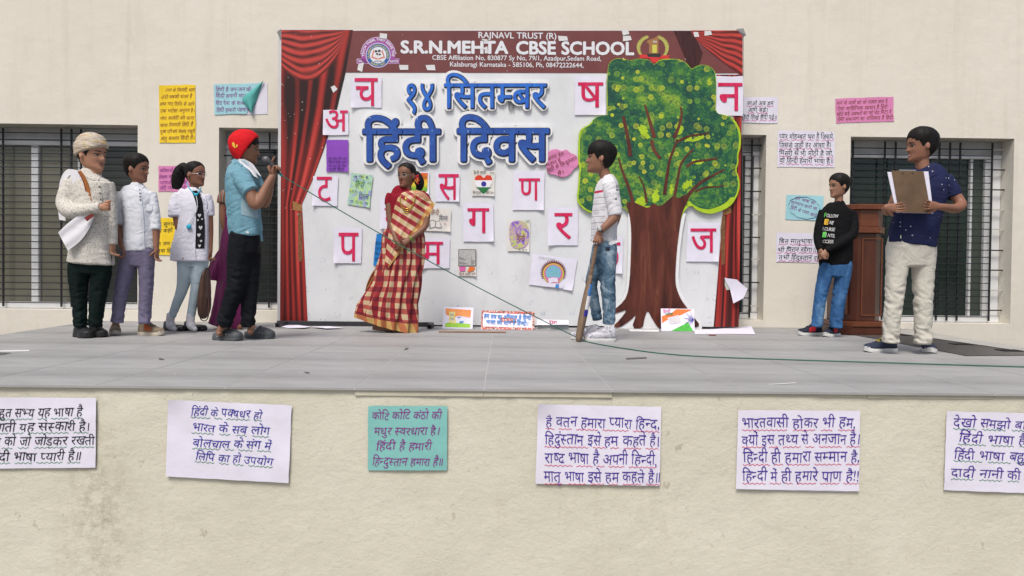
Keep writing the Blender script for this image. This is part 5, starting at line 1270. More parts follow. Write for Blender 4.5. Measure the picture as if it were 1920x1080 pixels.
    def hand(s, wrist, dirv, nrm, thumb=1, curl=.5, size=1.0, r0=None, spread=.12, curls=None):
        D = Vector(dirv).normalized(); N = Vector(nrm); N = (N-D*N.dot(D)).normalized(); S = D.cross(N).normalized()*thumb; size *= .90
        W0 = s.P(*wrist) if not isinstance(wrist, Vector) else wrist; z_ = size
        pts = [(W0-D*.012*z_, .020*z_), (W0+D*.02*z_, .026*z_), (W0+D*.055*z_, .031*z_), (W0+D*.08*z_, .028*z_)]
        # palm as a flattened loft in its own frame
        vs_, fs = [], []; n_ = 14; m_ = 9
        for k in range(m_):
            u = k/(m_-1); w_ = (.021+.014*math.sin(min(1, u*1.3)*math.pi/2))*z_; t_ = (.017-.004*u)*z_; c_ = W0+D*(-.015+.095*u)*z_
            if k in (0, m_-1): w_ *= .75; t_ *= .6
            for j in range(n_):
                a_ = 2*math.pi*j/n_; vs_.append(c_+S*w_*math.cos(a_)+N*t_*math.sin(a_))
        for k in range(m_-1):
            for j in range(n_): fs.append((k*n_+j, k*n_+(j+1) % n_, (k+1)*n_+(j+1) % n_, (k+1)*n_+j))
        fs.append(tuple(range(n_))[::-1]); fs.append(tuple((m_-1)*n_+j for j in range(n_))); s.body.add(vs_, fs)
        for i, (off, ln) in enumerate(((.026, .066), (.009, .074), (-.009, .069), (-.025, .054))):
            c3 = curls[i] if curls else curl; d_ = (D+S*spread*(off/.026)).normalized(); p_ = W0+D*.068*z_+S*off*z_; P3 = [(p_-d_*.012, .0085*z_), (p_, .0085*z_)]
            for q, (fr, an) in enumerate(((.42, .75), (.32, 1.0), (.26, .8))):
                R_ = Matrix.Rotation(-an*c3, 3, S if (D.cross(N)).dot(S) > 0 else -S); d_ = (R_ @ d_).normalized()
                p_ = p_+d_*ln*fr*z_; P3.append((p_, (.0078-.001*q)*z_))
            v_, f_, _ = loft(P3, 8, 12); s.extra.add(v_, f_)
        d_ = (D*.62+S*.75+N*.30).normalized(); p_ = W0+D*.015*z_+S*.018*z_; P3 = [(p_, .011*z_)]
        for fr, tw in ((.028, 0), (.024, .35+.4*curl), (.018, .35)):
            d_ = (d_+N*tw*.5+D*tw*.6-S*tw*.35).normalized(); p_ = p_+d_*fr*z_; P3.append((p_, (.0098 if fr > .02 else .008)*z_))
        v_, f_, _ = loft(P3, 8, 10); s.extra.add(v_, f_)
    def finish_body(s, voxel=.0052):
        v_, f_ = remesh(s.body, voxel, 2); b_ = len(v_); v_ = v_+s.extra.v; f_ = f_+[[b_+i for i in q] for q in s.extra.f]
        o_ = build('body', v_, f_, s.skin, s.root, True); return o_
    def garment(s, name, mb, m_, voxel=.0053, sm=1, parent=None):
        v_, f_ = remesh(mb, voxel, sm); o_ = build(name, v_, f_, m_, parent or s.root, True)
        s.bvh = BVHTree.FromPolygons(v_, f_); return o_
    def hit(s, x, y, lift=.002, bvh=None, dflt=None):
        d_ = ray(x, y).normalized(); h_ = (bvh or s.bvh).ray_cast(CAM, d_)[0]
        if h_ is None: return None if dflt is None else at(x, y, s.Y+dflt*s.s)-d_*lift
        return h_-d_*lift
    def drape(s, cL, cR, n, m, lift, m_, name, parent=None, dflt=0, bvh=None, relax=3, wav=0, wn=5, th=.003, seed=0, smoothf=True):
        """cloth between two pixel curves laid over the figure; uv runs 0..1 across and along"""
        def samp(c_, t_):
            u = t_*(len(c_)-1); i = min(int(u), len(c_)-2); f_ = u-i
            return tuple(catmull(c_[max(i-1, 0)][q], c_[i][q], c_[i+1][q], c_[min(i+2, len(c_)-1)][q], f_) for q in (0, 1))
        G_ = []
        for k in range(m+1):
            a_, b_ = samp(cL, k/m), samp(cR, k/m); row = []
            for i in range(n+1):
                u = i/n; x, y = a_[0]+(b_[0]-a_[0])*u, a_[1]+(b_[1]-a_[1])*u
                row.append([x, y, s.hit(x, y, lift, bvh, dflt).y])
            G_.append(row)
        for _ in range(relax):
            N_ = [[q[2] for q in r] for r in G_]
            for k in range(m+1):
                for i in range(n+1):
                    nb = [G_[kk][ii][2] for kk, ii in ((k-1, i), (k+1, i), (k, i-1), (k, i+1)) if 0 <= kk <= m and 0 <= ii <= n]
                    N_[k][i] = min(G_[k][i][2], .5*G_[k][i][2]+.5*sum(nb)/len(nb))
            for k in range(m+1):
                for i in range(n+1): G_[k][i][2] = N_[k][i]
        vs_, uv = [], []
        for k in range(m+1):
            for i in range(n+1):
                x, y, Yd = G_[k][i]; Yd -= abs(wav)*(.5+.5*math.sin(i/n*wn*2*math.pi+seed+1.5*k/m)) if wav else 0
                vs_.append(at(x, y, Yd)); uv.append((i/n, k/m))
        N0 = len(vs_); vs_ += [v_+Vector((0, th, 0)) for v_ in vs_]; uv += uv; fs = []
        for k in range(m):
            for i in range(n):
                a_ = k*(n+1)+i; fs.append([a_, a_+n+1, a_+n+2, a_+1]); fs.append([N0+q for q in (a_, a_+1, a_+n+2, a_+n+1)])
        rim = [i for i in range(n+1)]+[k*(n+1)+n for k in range(1, m+1)]+[m*(n+1)+i for i in range(n-1, -1, -1)]+[k*(n+1) for k in range(m-1, 0, -1)]
        b_ = len(vs_); vs_ += [vs_[i] for i in rim]+[vs_[N0+i] for i in rim]; uv += [uv[i] for i in rim]*2; R_ = len(rim)
        fs += [[b_+i, b_+(i+1) % R_, b_+R_+(i+1) % R_, b_+R_+i] for i in range(R_)]
        return build(name, vs_, fs, m_, parent or s.root, smoothf, uv)
    def strip(s, pts, wd, m_, name, parent, lift=.003, bvh=None, th=.003, nn=2):
        L_, R_ = [], []
        for i, (x, y) in enumerate(pts):
            a_ = pts[max(i-1, 0)]; b_ = pts[min(i+1, len(pts)-1)]; dx, dy = b_[0]-a_[0], b_[1]-a_[1]; l_ = math.hypot(dx, dy) or 1
            w_ = (wd[i] if isinstance(wd, (list, tuple)) else wd)/2; L_.append((x+dy/l_*w_, y-dx/l_*w_)); R_.append((x-dy/l_*w_, y+dx/l_*w_))
        return s.drape(L_, R_, nn, max(3, len(pts)*3), lift, m_, name, parent, bvh=bvh, relax=1, th=th)
    def dot(s, x, y, r, m_, name, parent, lift=.003, bvh=None):
        c_ = s.hit(x, y, lift, bvh, 0); v_, f_ = ellipsoid(c_, (r*s.s, r*s.s*.4, r*s.s), 10, 6); mb = MB(); mb.add(v_, f_); return mb.obj(name, m_, parent, True)
    def poly(s, pts, m_, name, parent, lift=.004, bvh=None):
        mb = MB(); F_ = [s.hit(x, y, lift, bvh, 0) for x, y in pts]; tri = tessellate_polygon([[Vector((x, y, 0)) for x, y in pts]])
        mb.add(F_, [list(t) for t in tri]); return facecam(mb.obj(name, m_, parent))
    def text(s, t_, x0, y0, x1, y1, h, m_, parent, off=.02, lift=.006, bvh=None, sl=0.0):
        mb = MB(); put_text(mb, t_, x0, y0, x1, y1, h, lambda a_, b_: s.hit(a_, b_, lift, bvh, 0), off, 0, sl, 0, True); return facecam(mb.obj('lettering', m_, parent))
    def shoe(s, x, y, ang, ln=.23, kind='sneaker', up=None, sole=None, acc=None, lace=None, wd=.085, hgt=.085, strap=None):
        """x, y: pixel of the sole under the heel's end; ang: heading in degrees, 0 = image right, -90 = to the camera"""
        p = onfloor(x, y); a_ = math.radians(ang); Fx = Vector((math.cos(a_), math.sin(a_), 0)); Sx = Vector((-Fx.y, Fx.x, 0)); Z_ = Vector((0, 0, 1))
        W2 = [(0, .0), (.02, .45), (.10, .72), (.25, .80), (.45, .80), (.62, .95), (.76, 1.0), (.88, .86), (.96, .55), (1.0, .0)]
        wf = lambda u: lerp_tab(W2, u)*wd/2
        sh = .026 if kind == 'sneaker' else (.020 if kind == 'clog' else .012)
        grp = MB(); n_ = 30
        out = [(u, 1) for u in [i/n_ for i in range(n_+1)]]+[(u, -1) for u in [i/n_ for i in range(n_-1, 0, -1)]]
        spring = lambda u: .010*max(0, (u-.78)/.22)**2+.004*max(0, (.1-u)/.1)
        A_ = [p+Fx*(u*ln)+Sx*wf(u)*sd+Z_*(.0008+spring(u)) for u, sd in out]; k = 1.04
        B_ = [p+Fx*(u*ln)+Sx*wf(u)*sd*k+Z_*(sh*.5+spring(u)) for u, sd in out]; C_ = [p+Fx*(u*ln)+Sx*wf(u)*sd*.98+Z_*(sh+spring(u)+(.006 if u > .9 else 0)) for u, sd in out]
        m_ = len(out); grp.add(A_+B_+C_, [[i, (i+1) % m_, m_+(i+1) % m_, m_+i] for i in range(m_)]+[[m_+i, m_+(i+1) % m_, 2*m_+(i+1) % m_, 2*m_+i] for i in range(m_)])
        grp.f.append(list(range(m_))[::-1]); grp.f.append([2*m_+i for i in range(m_)])
        HT = dict(sneaker=[(0, .35), (.04, .75), (.14, 1.0), (.30, 1.0), (.42, .84), (.58, .62), (.74, .46), (.88, .36), (.97, .22), (1., .02)],
                  flat=[(0, .45), (.05, .78), (.16, .80), (.28, .52), (.48, .44), (.62, .50), (.78, .48), (.90, .40), (.98, .18), (1., .02)],
                  clog=[(0, .2), (.05, .35), (.20, .40), (.36, .62), (.52, .78), (.68, .74), (.82, .60), (.93, .42), (.98, .22), (1., .02)],
                  sandal=[(0, .1), (1, .1)])[kind]
        hf = lambda u: lerp_tab(HT, u)*hgt
        U = MB(); K = 26; J = 20
        def upt(u, th, g=1.0):
            c_, q = math.cos(th), math.sin(th); h_ = hf(u); c2 = math.copysign(abs(c_)**.75, c_); tap = 1-.42*max(0, q)**2*min(1, h_/hgt*1.1)
            return p+Fx*(u*ln)+Sx*(wf(u)*.97*c2*tap*g)+Z_*(sh+spring(u)+h_*(max(0, q)**.85)*g-(.004 if q <= 0 else 0))
        for k2 in range(K+1):
            u = .004+.992*k2/K
            for j in range(J): U.v.append(upt(u, 2*math.pi*j/J))
        for k2 in range(K):
            for j in range(J): U.f.append([k2*J+j, k2*J+(j+1) % J, (k2+1)*J+(j+1) % J, (k2+1)*J+j])
        U.f.append(list(range(J))[::-1]); U.f.append([K*J+j for j in range(J)])
        o_ = fixn(U.obj('shoe', up, s.root, True)); so_ = fixn(grp.obj('sole', sole, o_, False))
        if acc:
            mb = MB()
            for sd in (0, 1):
                b_ = len(mb.v)
                for k2 in range(7):
                    for j in range(4):
                        th = .12+.22*j; th = th if sd == 0 else math.pi-th; mb.v.append(upt(.34+.30*k2/6-.05*j/3, th, 1.035))
                for k2 in range(6):
                    for j in range(3): mb.f.append([b_+k2*4+j, b_+k2*4+j+1, b_+(k2+1)*4+j+1, b_+(k2+1)*4+j])
            mb.obj('side_panel', acc, o_, True)
        if lace:
            for k2 in range(5):
                u = .38+.06*k2; mb = MB(); mb.tube([upt(u+.02*(k2 % 2), math.radians(d_), 1.04) for d_ in (58, 75, 90, 105, 122)], .0028, 6); mb.obj('lace', lace, o_, True)
        if strap:
            u = .30 if kind == 'flat' else .22; mb = MB()
            if kind == 'clog':
                for j in range(17):
                    th = math.pi*j/16; uu = .24+.27*math.sin(th)
                    for du in (-.045, .045): mb.v.append(upt(uu+du, th, 1.09)+Z_*.003)
                for j in range(16): mb.f.append([2*j, 2*j+1, 2*j+3, 2*j+2])
                mb.obj('strap', strap, o_, True); return o_
            for j in range(13):
                th = math.pi*j/12; q = upt(u, th, 1.0); base = p+Fx*(u*ln); cx2 = wf(u)*math.cos(th)*1.06; hz_ = (.050 if kind == 'flat' else .062)*math.sin(th)**.8+sh+.004
                for du in (-.008, .010):
                    mb.v.append(p+Fx*(u*ln+du-(.03*math.sin(th) if kind == 'clog' else 0))+Sx*cx2+Z_*hz_)
            for j in range(12): mb.f.append([2*j, 2*j+1, 2*j+3, 2*j+2])
            mb.obj('strap', strap, o_, True)
        return o_
def sub(o_, n_, parent): o_.name = n_; return o_
# ================================================================== PEOPLE
SK = lambda i, c_: skin_mat('skin_tone_%d' % i, c_)
ank = lambda u: .25+.95*smooth(.62, 1, u)+.5*math.exp(-((u-.5)/.12)**2)
blacks = mat('black_rubber', (.015, .015, .017), .55, .1, 30); whites = mat('white_rubber', (.55, .55, .54), .6, .1, 30); btn = mat('dark_button', (.03, .025, .025), .4)

# ---- 1. boy in a cream turban and printed kurta
S = Person('boy in a cream turban and speckled kurta with a white shawl, far left', 165, 633, SK(1, (0.410, 0.211, 0.131)))
S.head(173, 321, 260, 44, 2, wide=.92).face(.03, .25)
kur = NT('speckled_kurta_cloth', .85, .15); v = kur.map(); vo = kur.vor(v, 105, 'F1', .95)
c = kur.mix(kur.math('LESS_THAN', vo.outputs[0], .265), (.55, .525, .475), (.06, .05, .045)); c = kur.mix(kur.ramp(kur.noise(v, 4, 4), [(.4, 0.), (.7, .2)]), c, (.52, .49, .44)); kur.col(c); creases(kur, .25); kur = kur.m
g = MB()
S.limb(g, S.rows([(494, 128, 211, 28, 0), (470, 132, 210, 29, 0), (435, 138, 208, 30, 0), (400, 139, 209, 30, 0), (368, 135, 210, 28, 0), (346, 129, 209, 25, 0), (334, 136, 203, 20, 0), (326, 150, 192, 16, 0), (319, 159, 188, 13, 0)]), 44, 60, folds(.0035, 30, .006, 7, 1, wd=lambda u: smooth(.35, 0, u), wr=lambda u: 1))
S.limb(g, [(135, 341, 0, 14), (126, 362, -4, 15), (122, 384, -12, 14.5), (134, 397, -26, 13.5), (160, 394, -34, 11.5), (188, 388.5, -37, 9.5)], 24, 50, folds(.006, 38, seed=4))
S.limb(g, [(203, 343, 2, 11), (208, 380, 4, 11), (210, 430, 2, 9.5), (211, 458, 0, 8.5)], 20, 40, folds(.004, 35, seed=5))
ku = S.garment('kurta', g, kur)
S.limb(S.body, [(176, 330, 0, 13), (176, 312, 0, 12.5), (176, 300, 0, 12)], 16, 10)
S.hand((190, 388.5, -37), (1, -.15, .06), (.1, 1, 0), 1, .95, .95)
S.hand((211, 456, 0), (.0, 0, -1), (-1, .2, 0), 1, .6, .9)
S.finish_body()
coll = S.strip([(160, 325), (166, 331), (175, 334), (184, 332), (189, 327)], 7, kur, 'collar', ku, .006)
S.strip([(183, 336), (186, 352), (188, 370), (189, 380)], 6, kur, 'placket', ku, .004)
for k in range(4): S.dot(184.5+k*1.5, 338+k*12, 1.5, btn, 'button', ku, .006)
g = MB(); dg = fabric('dark_green_cotton', (.0035, .010, .009), .25)
S.limb(g, [(152, 485, 0, 21), (148, 512, 0, 20), (148, 545, 0, 16), (150, 580, 0, 13.5), (151, 612, 0, 12.5)], 26, 70, folds(0.0109, 32, .003, 5, 2, wr=ank), k=.93)
S.limb(g, [(187, 485, 3, 21), (189, 512, 3, 19.5), (185, 545, 3, 16), (181, 580, 3, 14), (178, 611, 3, 12.5)], 26, 70, folds(0.0109, 32, .003, 5, 3, wr=ank), k=.93)
S.limb(g, S.rows([(512, 134, 205, 19, 0), (490, 132, 209, 22, 0), (470, 135, 208, 24, 0)]), 30, 14)
S.garment('trousers', g, dg)
S.shoe(143, 631, -38, .225, 'sneaker', blacks, blacks, lace=blacks, wd=.095); S.shoe(171, 629.5, -40, .225, 'sneaker', blacks, blacks, lace=blacks, wd=.095)
tb = NT('turban_silk', .5, .4); v = tb.map((1, 1, 3), rot=(0, .5, .3)); tb.col(tb.ramp(tb.noise(v, 9, 4, .6, .5), [(.35, (.46, .36, .26)), (.5, (.50, .44, .36)), (.62, (.40, .26, .07)), (.75, (.52, .47, .40))])); tb.bump(tb.noise(tb.map((1, 1, 6), rot=(0, .5, .3)), 14, 4), .6, .02); tb = tb.m
def tcov(ph, z):
    zh = .70-.16*(1-math.cos(ph))*.8 + .05*math.sin(ph)
    k = smooth(-.01, .05, z-zh); rid = .028*abs(math.sin((z*4.2+.55*math.sin(ph*1.0+.6))*math.pi))+.012*abs(math.sin((z*8-.9*math.cos(ph))*math.pi))
    return -.08+(.08+.065+rid*.8+.05*smooth(.75, 1, z))*k
S.shell(tcov, tb, 'turban', flat_=1.08)
S.hair(.74, .66, .44, .22, .03, .0, .03, 1)
wht = NT('white_shawl_cotton', .85, .15); wht.col(wht.ramp(wht.noise(wht.map(), 6, 3), [(.3, (.62, .62, .65)), (.7, (.70, .70, .73))])); creases(wht, .3); wht = wht.m
sh_ = S.drape([(130, 319), (133, 332), (137, 350), (139, 366), (140, 383)], [(150, 320), (157, 334), (162, 350), (165, 367), (167, 382)], 12, 22, .014, wht, 'shawl', dflt=-18, wav=.006, wn=3)
bro = mat('orange_brown_border', (.30, .105, .022), .7, .2, 60)
S.drape([(146, 321), (154, 335), (159, 350), (162, 366), (163, 380)], [(152, 320), (161, 334), (167, 350), (170, 365), (172, 379)], 3, 14, .022, bro, 'shawl_border', sh_, dflt=-22)
S.drape([(145.5, 322), (153.2, 335), (158.2, 350), (161.2, 366), (162.2, 380)], [(147.2, 322), (154.8, 335), (159.8, 350), (162.8, 366), (163.8, 380)], 2, 14, .0235, mat('maroon_border', (.16, .02, .02), .7), 'shawl_border', sh_, dflt=-22)
S.drape([(172, 401), (150, 403), (128, 418), (109, 436)], [(177, 405), (166, 430), (150, 452), (127, 470)], 14, 16, .030, wht, 'shawl_end', sh_, dflt=-30, wav=.008, wn=1.6)
S.drape([(172, 401), (165, 404), (158, 408)], [(177, 404), (171, 409), (163, 415)], 2, 6, .052, mat('maroon_border', (.16, .02, .02)), 'shawl_border', sh_, dflt=-34)
S.drape([(144, 319), (128, 317), (118, 326), (112, 342), (109, 365)], [(146, 323), (134, 326), (125, 336), (118, 350), (114, 368)], 6, 12, .012, wht, 'shawl_back', sh_, dflt=4, relax=2)
S.drape([(112, 370), (109, 390), (111, 412)], [(122, 380), (121, 395), (123, 414)], 4, 8, -.03, wht, 'shawl_back', sh_, dflt=14, relax=0)

# ---- 2. boy in white shirt and lavender trousers
S = Person('boy in a white mandarin collar shirt and lavender grey trousers standing with his arms down', 252, 630, SK(2, (0.245, 0.114, 0.071)))
S.head(258, 342, 292, 54, 3).face(.03)
ws_ = fabric('white_cotton', (.60, .62, .67), .05, bump=.35, bs=16)
g = MB()
S.limb(g, S.rows([(470, 232, 289, 19, 0), (450, 231, 289, 20, 0), (420, 231, 288, 20, 0), (390, 228, 288, 20, 0), (366, 225, 287, 18, 0), (356, 230, 282, 15, 0), (349, 242, 272, 12, 0), (343, 248, 266, 10, 0)]), 40, 50, folds(.003, 34, .004, 6, 2))
S.limb(g, [(229, 362, 0, 10.5), (222, 388, -2, 11), (220, 405, -3, 11), (220, 421, -4, 11)], 22, 40, folds(.004, 40, seed=1))
S.limb(g, [(284, 362, 2, 9), (289, 388, 0, 9), (292, 410, -1, 8.5), (293, 430, -2, 8.5)], 22, 40, folds(.004, 40, seed=2))
shr = S.garment('shirt', g, ws_); b0 = S.bvh
S.limb(S.body, [(257, 352, 0, 9), (258, 340, 0, 9), (258, 328, 0, 9)], 16, 10)
S.limb(S.body, [(220, 416, -4, 8), (223, 438, -6, 7.2), (228, 456, -9, 6), (232, 466, -12, 5.2)], 16, 16)
S.limb(S.body, [(293, 425, -2, 7), (293, 445, -2, 6.2), (293, 462, -4, 5), (294, 470, -4, 4.6)], 16, 16)
S.hand((232, 465, -12), (.25, -.1, -1), (1, .2, .2), -1, 1.0, .88); S.hand((294, 468, -4), (0, -.1, -1), (-1, .2, 0), -1, .55, .86)
S.finish_body()
S.strip([(246, 346), (251, 352), (258, 355), (264, 353), (268, 347)], 6, ws_, 'collar', shr, .004)
S.strip([(262, 356), (264, 380), (267, 410), (268, 440), (269, 466)], 5, ws_, 'placket', shr, .004)
for k in range(4): S.dot(262+.4*k, 356+k*6.2, 1.4, btn, 'button', shr, .007)
S.dot(216, 402, 1.3, btn, 'button', shr, .004); S.strip([(210, 419), (220, 422), (230, 420)], 6, ws_, 'rolled_cuff', shr, .004); S.strip([(286, 428), (293, 430), (300, 428)], 5, ws_, 'rolled_cuff', shr, .004)
S.poly([(275, 382), (286, 383), (286, 395), (281, 399), (275, 395)], ws_, 'shirt_pocket', shr, .004)
g = MB(); lav = fabric('lavender_twill', (.155, .14, .215), .10)
S.limb(g, [(243, 470, 0, 17), (238, 500, 0, 16.5), (229, 538, -2, 14), (223, 575, 0, 12.5), (220, 604, 0, 12)], 26, 70, folds(0.0078, 34, .001, 5, 2, wr=ank), k=.93)
S.limb(g, [(275, 470, 1, 17), (274, 500, 1, 15.5), (274, 538, 0, 13.5), (272, 575, 1, 12.5), (271, 606, 1, 12)], 26, 70, folds(0.0078, 34, .001, 5, 3, wr=ank), k=.93)
S.limb(g, S.rows([(498, 228, 289, 15, 0), (475, 231, 290, 17, 0), (458, 234, 288, 17, 0)]), 30, 14)
S.garment('trousers', g, lav)
tan = mat('tan_suede', (.20, .155, .11), .8, .15, 30); orn = mat('rust_orange_suede', (.42, .10, .03), .7); crs = mat('cream_rubber', (.50, .45, .36), .6)
S.shoe(217, 625, -64, .225, 'sneaker', tan, crs, orn, tan); S.shoe(260, 628, -12, .215, 'sneaker', tan, crs, orn, tan)
S.hair(.79, .72, .50, .18, .075, .03, .04, 2)

# ---- 3. girl dressed as a doctor
S = Person('girl with glasses and ponytail dressed as a doctor in a white coat with a stethoscope', 343, 623, SK(3, (0.205, 0.093, 0.059)))
S.head(367, 350, 305, 46, 0).face(.03, 1.0, open_=0)
g = MB(); coat_m = fabric('white_coat_cotton', (.62, .62, .70), .04, bump=.35, bs=14)
S.limb(g, S.rows([(489, 321, 394, 21, 0), (470, 322, 394, 21, 0), (440, 329, 393, 20, 0), (405, 334, 392, 19, 0), (380, 331, 390, 18, 0), (366, 333, 387, 15, 0), (359, 344, 380, 12, 0), (352, 352, 373, 9, 0)]), 44, 50, folds(.003, 32, .005, 6, 5, wd=lambda u: smooth(.6, 0, u)))
S.limb(g, [(336, 364, 0, 11), (331, 382, -2, 13), (330, 396, -3, 14), (330, 406, -4, 14)], 22, 36, folds(.004, 36, seed=7))
S.limb(g, [(387, 366, 3, 9), (391, 385, 4, 10), (392, 404, 4, 10)], 22, 26, folds(.003, 36, seed=8))
coat = S.garment('coat', g, coat_m); b0 = S.bvh
S.limb(S.body, [(363, 360, 0, 8), (364, 348, 0, 8), (365, 338, 0, 8)], 16, 10)
S.limb(S.body, [(331, 400, -4, 8), (335, 425, -6, 7), (343, 450, -10, 5.6), (348, 468, -13, 4.6)], 16, 16)
S.limb(S.body, [(392, 400, 4, 7), (394, 430, 4, 6), (394, 460, 2, 5), (394, 474, 0, 4.4)], 16, 16)
S.hand((348, 467, -13), (.15, -.1, -1), (1, .3, .1), -1, .55, .85); S.hand((394, 472, 0), (-.05, -.1, -1), (-1, .2, 0), 1, 1.1, .85)
S.finish_body()
blk = fabric('black_cotton', (.012, .012, .016), .15)
top = S.drape([(358, 358), (362, 375), (367, 410), (366, 440), (366, 466)], [(369, 357), (378, 372), (382, 400), (384, 430), (383, 466)], 8, 26, .003, blk, 'black_top', coat, wav=.0, relax=1)
S.drape([(356, 357), (357, 366), (362, 384), (365, 396)], [(358, 357), (363, 368), (368, 386), (367, 398)], 3, 12, .008, coat_m, 'lapel', coat); S.drape([(370, 357), (378, 366), (382, 380), (384, 396)], [(373, 357), (384, 367), (388, 382), (386, 398)], 3, 12, .008, coat_m, 'lapel', coat)
S.strip([(366, 396), (366, 430), (365, 460), (366, 487)], 2.2, coat_m, 'coat_edge', coat, .008); S.strip([(385, 398), (387, 430), (387, 460), (386, 487)], 2.2, coat_m, 'coat_edge', coat, .008)
hw = mat('white_heart_print', (.55, .55, .57), .7)
for (x, y, r) in ((369, 388, 3), (374, 404, 3.6), (371, 413, 2), (376, 427, 4), (373, 441, 3.6), (377, 452, 2.4), (374, 461, 3), (379, 411, 2)):
    hp_ = [(x, y+r), (x-r*.9, y-.1*r), (x-r*.8, y-.8*r), (x-r*.3, y-.9*r), (x, y-.4*r), (x+r*.3, y-.9*r), (x+r*.8, y-.8*r), (x+r*.9, y-.1*r)]
    S.poly(hp_, hw, 'heart_print', top, .008, b0)
S.poly([(385, 392), (392, 392), (392, 407), (385, 407)], coat_m, 'coat_pocket', coat, .004)
cy = mat('cyan_plastic', (.03, .38, .55), .35)
st_ = empty('stethoscope', S.P(365, 375, -20), 'toy stethoscope with cyan tubes hanging round the neck of the doctor girl', 'stethoscope')
g = MB(); g.tube([S.P(351, 342, -4), S.P(353, 350, -8), S.P(359, 358, -14), S.hit(366, 364, .012, b0, -14), S.hit(372, 362, .012, b0, -14), S.P(377, 352, -4)], .0042, 8); g.obj('ear_tube', cy, st_, True)
g = MB(); v_, f_ = ellipsoid(S.hit(367, 365, .014, b0, -14), (.017, .009, .012)); g.add(v_, f_); g.obj('tube_joint', cy, st_, True)
g = MB(); g.tube([S.hit(x, y, .014, b0, -14) for x, y in ((368, 368), (370, 380), (369, 394), (363, 405), (357, 415), (354, 423))], .0030, 8); g.obj('hose', mat('pale_hose', (.50, .56, .56), .4), st_, True)
g = MB(); v_, f_ = ellipsoid(S.hit(354, 425, .014, b0, -14), (.020, .010, .020), 18, 8); g.add(v_, f_); g.obj('chest_piece', cy, st_, True)
g = MB(); jl = NT('light_blue_denim', .85, .15); jl.col(jl.ramp(jl.noise(jl.map((1, 1, .5)), 9, 5), [(.3, (.30, .38, .44)), (.7, (.45, .53, .57))])); creases(jl, .5); jl = jl.m
S.limb(g, [(347, 486, 0, 16), (348, 505, 0, 16), (342, 540, 0, 11.5), (331, 570, 2, 9), (322, 593, 2, 8)], 24, 64, folds(.004, 36, .0, 5, 2, wr=ank), k=.93)
S.limb(g, [(374, 486, 1, 15.5), (373, 505, 1, 15), (368, 540, -1, 11), (362, 570, 0, 9), (358, 593, 0, 8)], 24, 64, folds(.004, 36, .0, 5, 3, wr=ank), k=.93)
S.limb(g, S.rows([(500, 334, 390, 14, 0), (480, 334, 391, 16, 0), (462, 338, 388, 16, 0)]), 30, 14); S.garment('jeans', g, jl)
for q_ in ([(321, 588, 2, 7.5), (319, 603, 2, 7.5), (321, 611, 1, 8), (326, 616, 0, 5), (330, 618, -1, 3)], [(358, 588, 0, 7.5), (357, 603, 0, 7.5), (359, 611, -1, 8), (364, 616, -2, 5), (368, 618, -3, 3)]): g = MB(); S.limb(g, q_, 16, 16, bare=True); g.obj('sock', fabric('white_sock', (.55, .54, .58)), S.root, True)
pat = mat('black_patent', (.012, .012, .016), .18, spec=.6)
S.shoe(307, 619.5, -12, .205, 'flat', pat, blacks, strap=pat); S.shoe(345, 619.5, -10, .205, 'flat', pat, blacks, strap=pat)
S.hair(.86, .78, .56, .22, .045, .02, .02, 3)
g = MB(); S.limb(g, [(350, 317, 6, 7), (343, 314, 9, 9), (336, 325, 12, 11.5), (332, 340, 13, 11), (330, 354, 13, 7)], 18, 36, folds(.004, 30, .004, 6, 9), bare=True); v_, f_ = g.v, g.f; build('ponytail', v_, f_, HAIRM, S.root, True)
def glasses(S, m_, w_=.13, hz=.062):
    r_ = empty('glasses', S.hs(0, .5, .06), None)
    r_.name = 'glasses'; tag(r_, 'thin framed glasses worn by %s' % S.gl, 'glasses')
    for sg in (-1, 1):
        g_ = MB(); pts = []
        for i in range(17):
            a_ = 2*math.pi*i/16; x, z = sg*.155+w_*math.cos(a_)*(.85+.15*abs(math.cos(a_))), .50+hz*math.sin(a_); base = S.hs(sg*.155, .5, .065); pts.append(base+(S.hR*(x-sg*.155)*S.wide+S.hU*(z-.5)-S.hF*.12*(abs(x)-.155))*S.H)
        v_, f_, _ = loft([(p, .0011) for p in pts], 6, 48, cap=False); g_.add(v_, f_); g_.obj('lens_rim', m_, r_, True)
        g_ = MB(); g_.tube([pts[0 if sg > 0 else 8], S.hp(sg*.39, .10, .51), S.hp(sg*.395, -.04, .50)], .0011, 6); g_.obj('temple', m_, r_, True)
    g_ = MB(); g_.tube([S.hs(-.035, .52, .07), S.hs(0, .53, .075), S.hs(.035, .52, .07)], .0011, 6); g_.obj('bridge', m_, r_, True)
    return r_
S.gl = 'the girl in the white coat'; glasses(S, mat('silver_wire', (.6, .6, .6), .3, metal=.8))
# her bag
bagm = NT('brown_leather', .45, .4); bagm.col(bagm.ramp(bagm.noise(bagm.map(), 14, 5), [(.3, (.045, .020, .013)), (.7, (.10, .045, .028))])); bagm.bump(bagm.noise(bagm.map(), 60, 4), .3, .004); bagm = bagm.m
bg_ = empty('handbag', S.P(385, 598, 4), 'dark brown leather bag with long handles held low by the girl in the white coat', 'bag')
g = MB(); v_, f_, _ = loft(S.sec([(388, 503, 5, (3, 8)), (386, 515, 5, (5.5, 15)), (384, 545, 5, (8, 20)), (383, 575, 5, (9, 21)), (382, 590, 5, (7, 17)), (382, 596, 5, (3.5, 9))]), 24, 40, folds(.002, 20, seed=3), power=2.4); g.add(v_, f_); g.obj('bag_body', bagm, bg_, True)
for dx in (-3, 4):
    g = MB(); g.tube([S.P(386+dx*.6, 510, 5), S.P(390+dx, 495, 4), S.P(392+dx*.5, 484, 2), S.P(393+dx*.3, 478, 0)], .0042, 8); g.obj('handle', bagm, bg_, True)
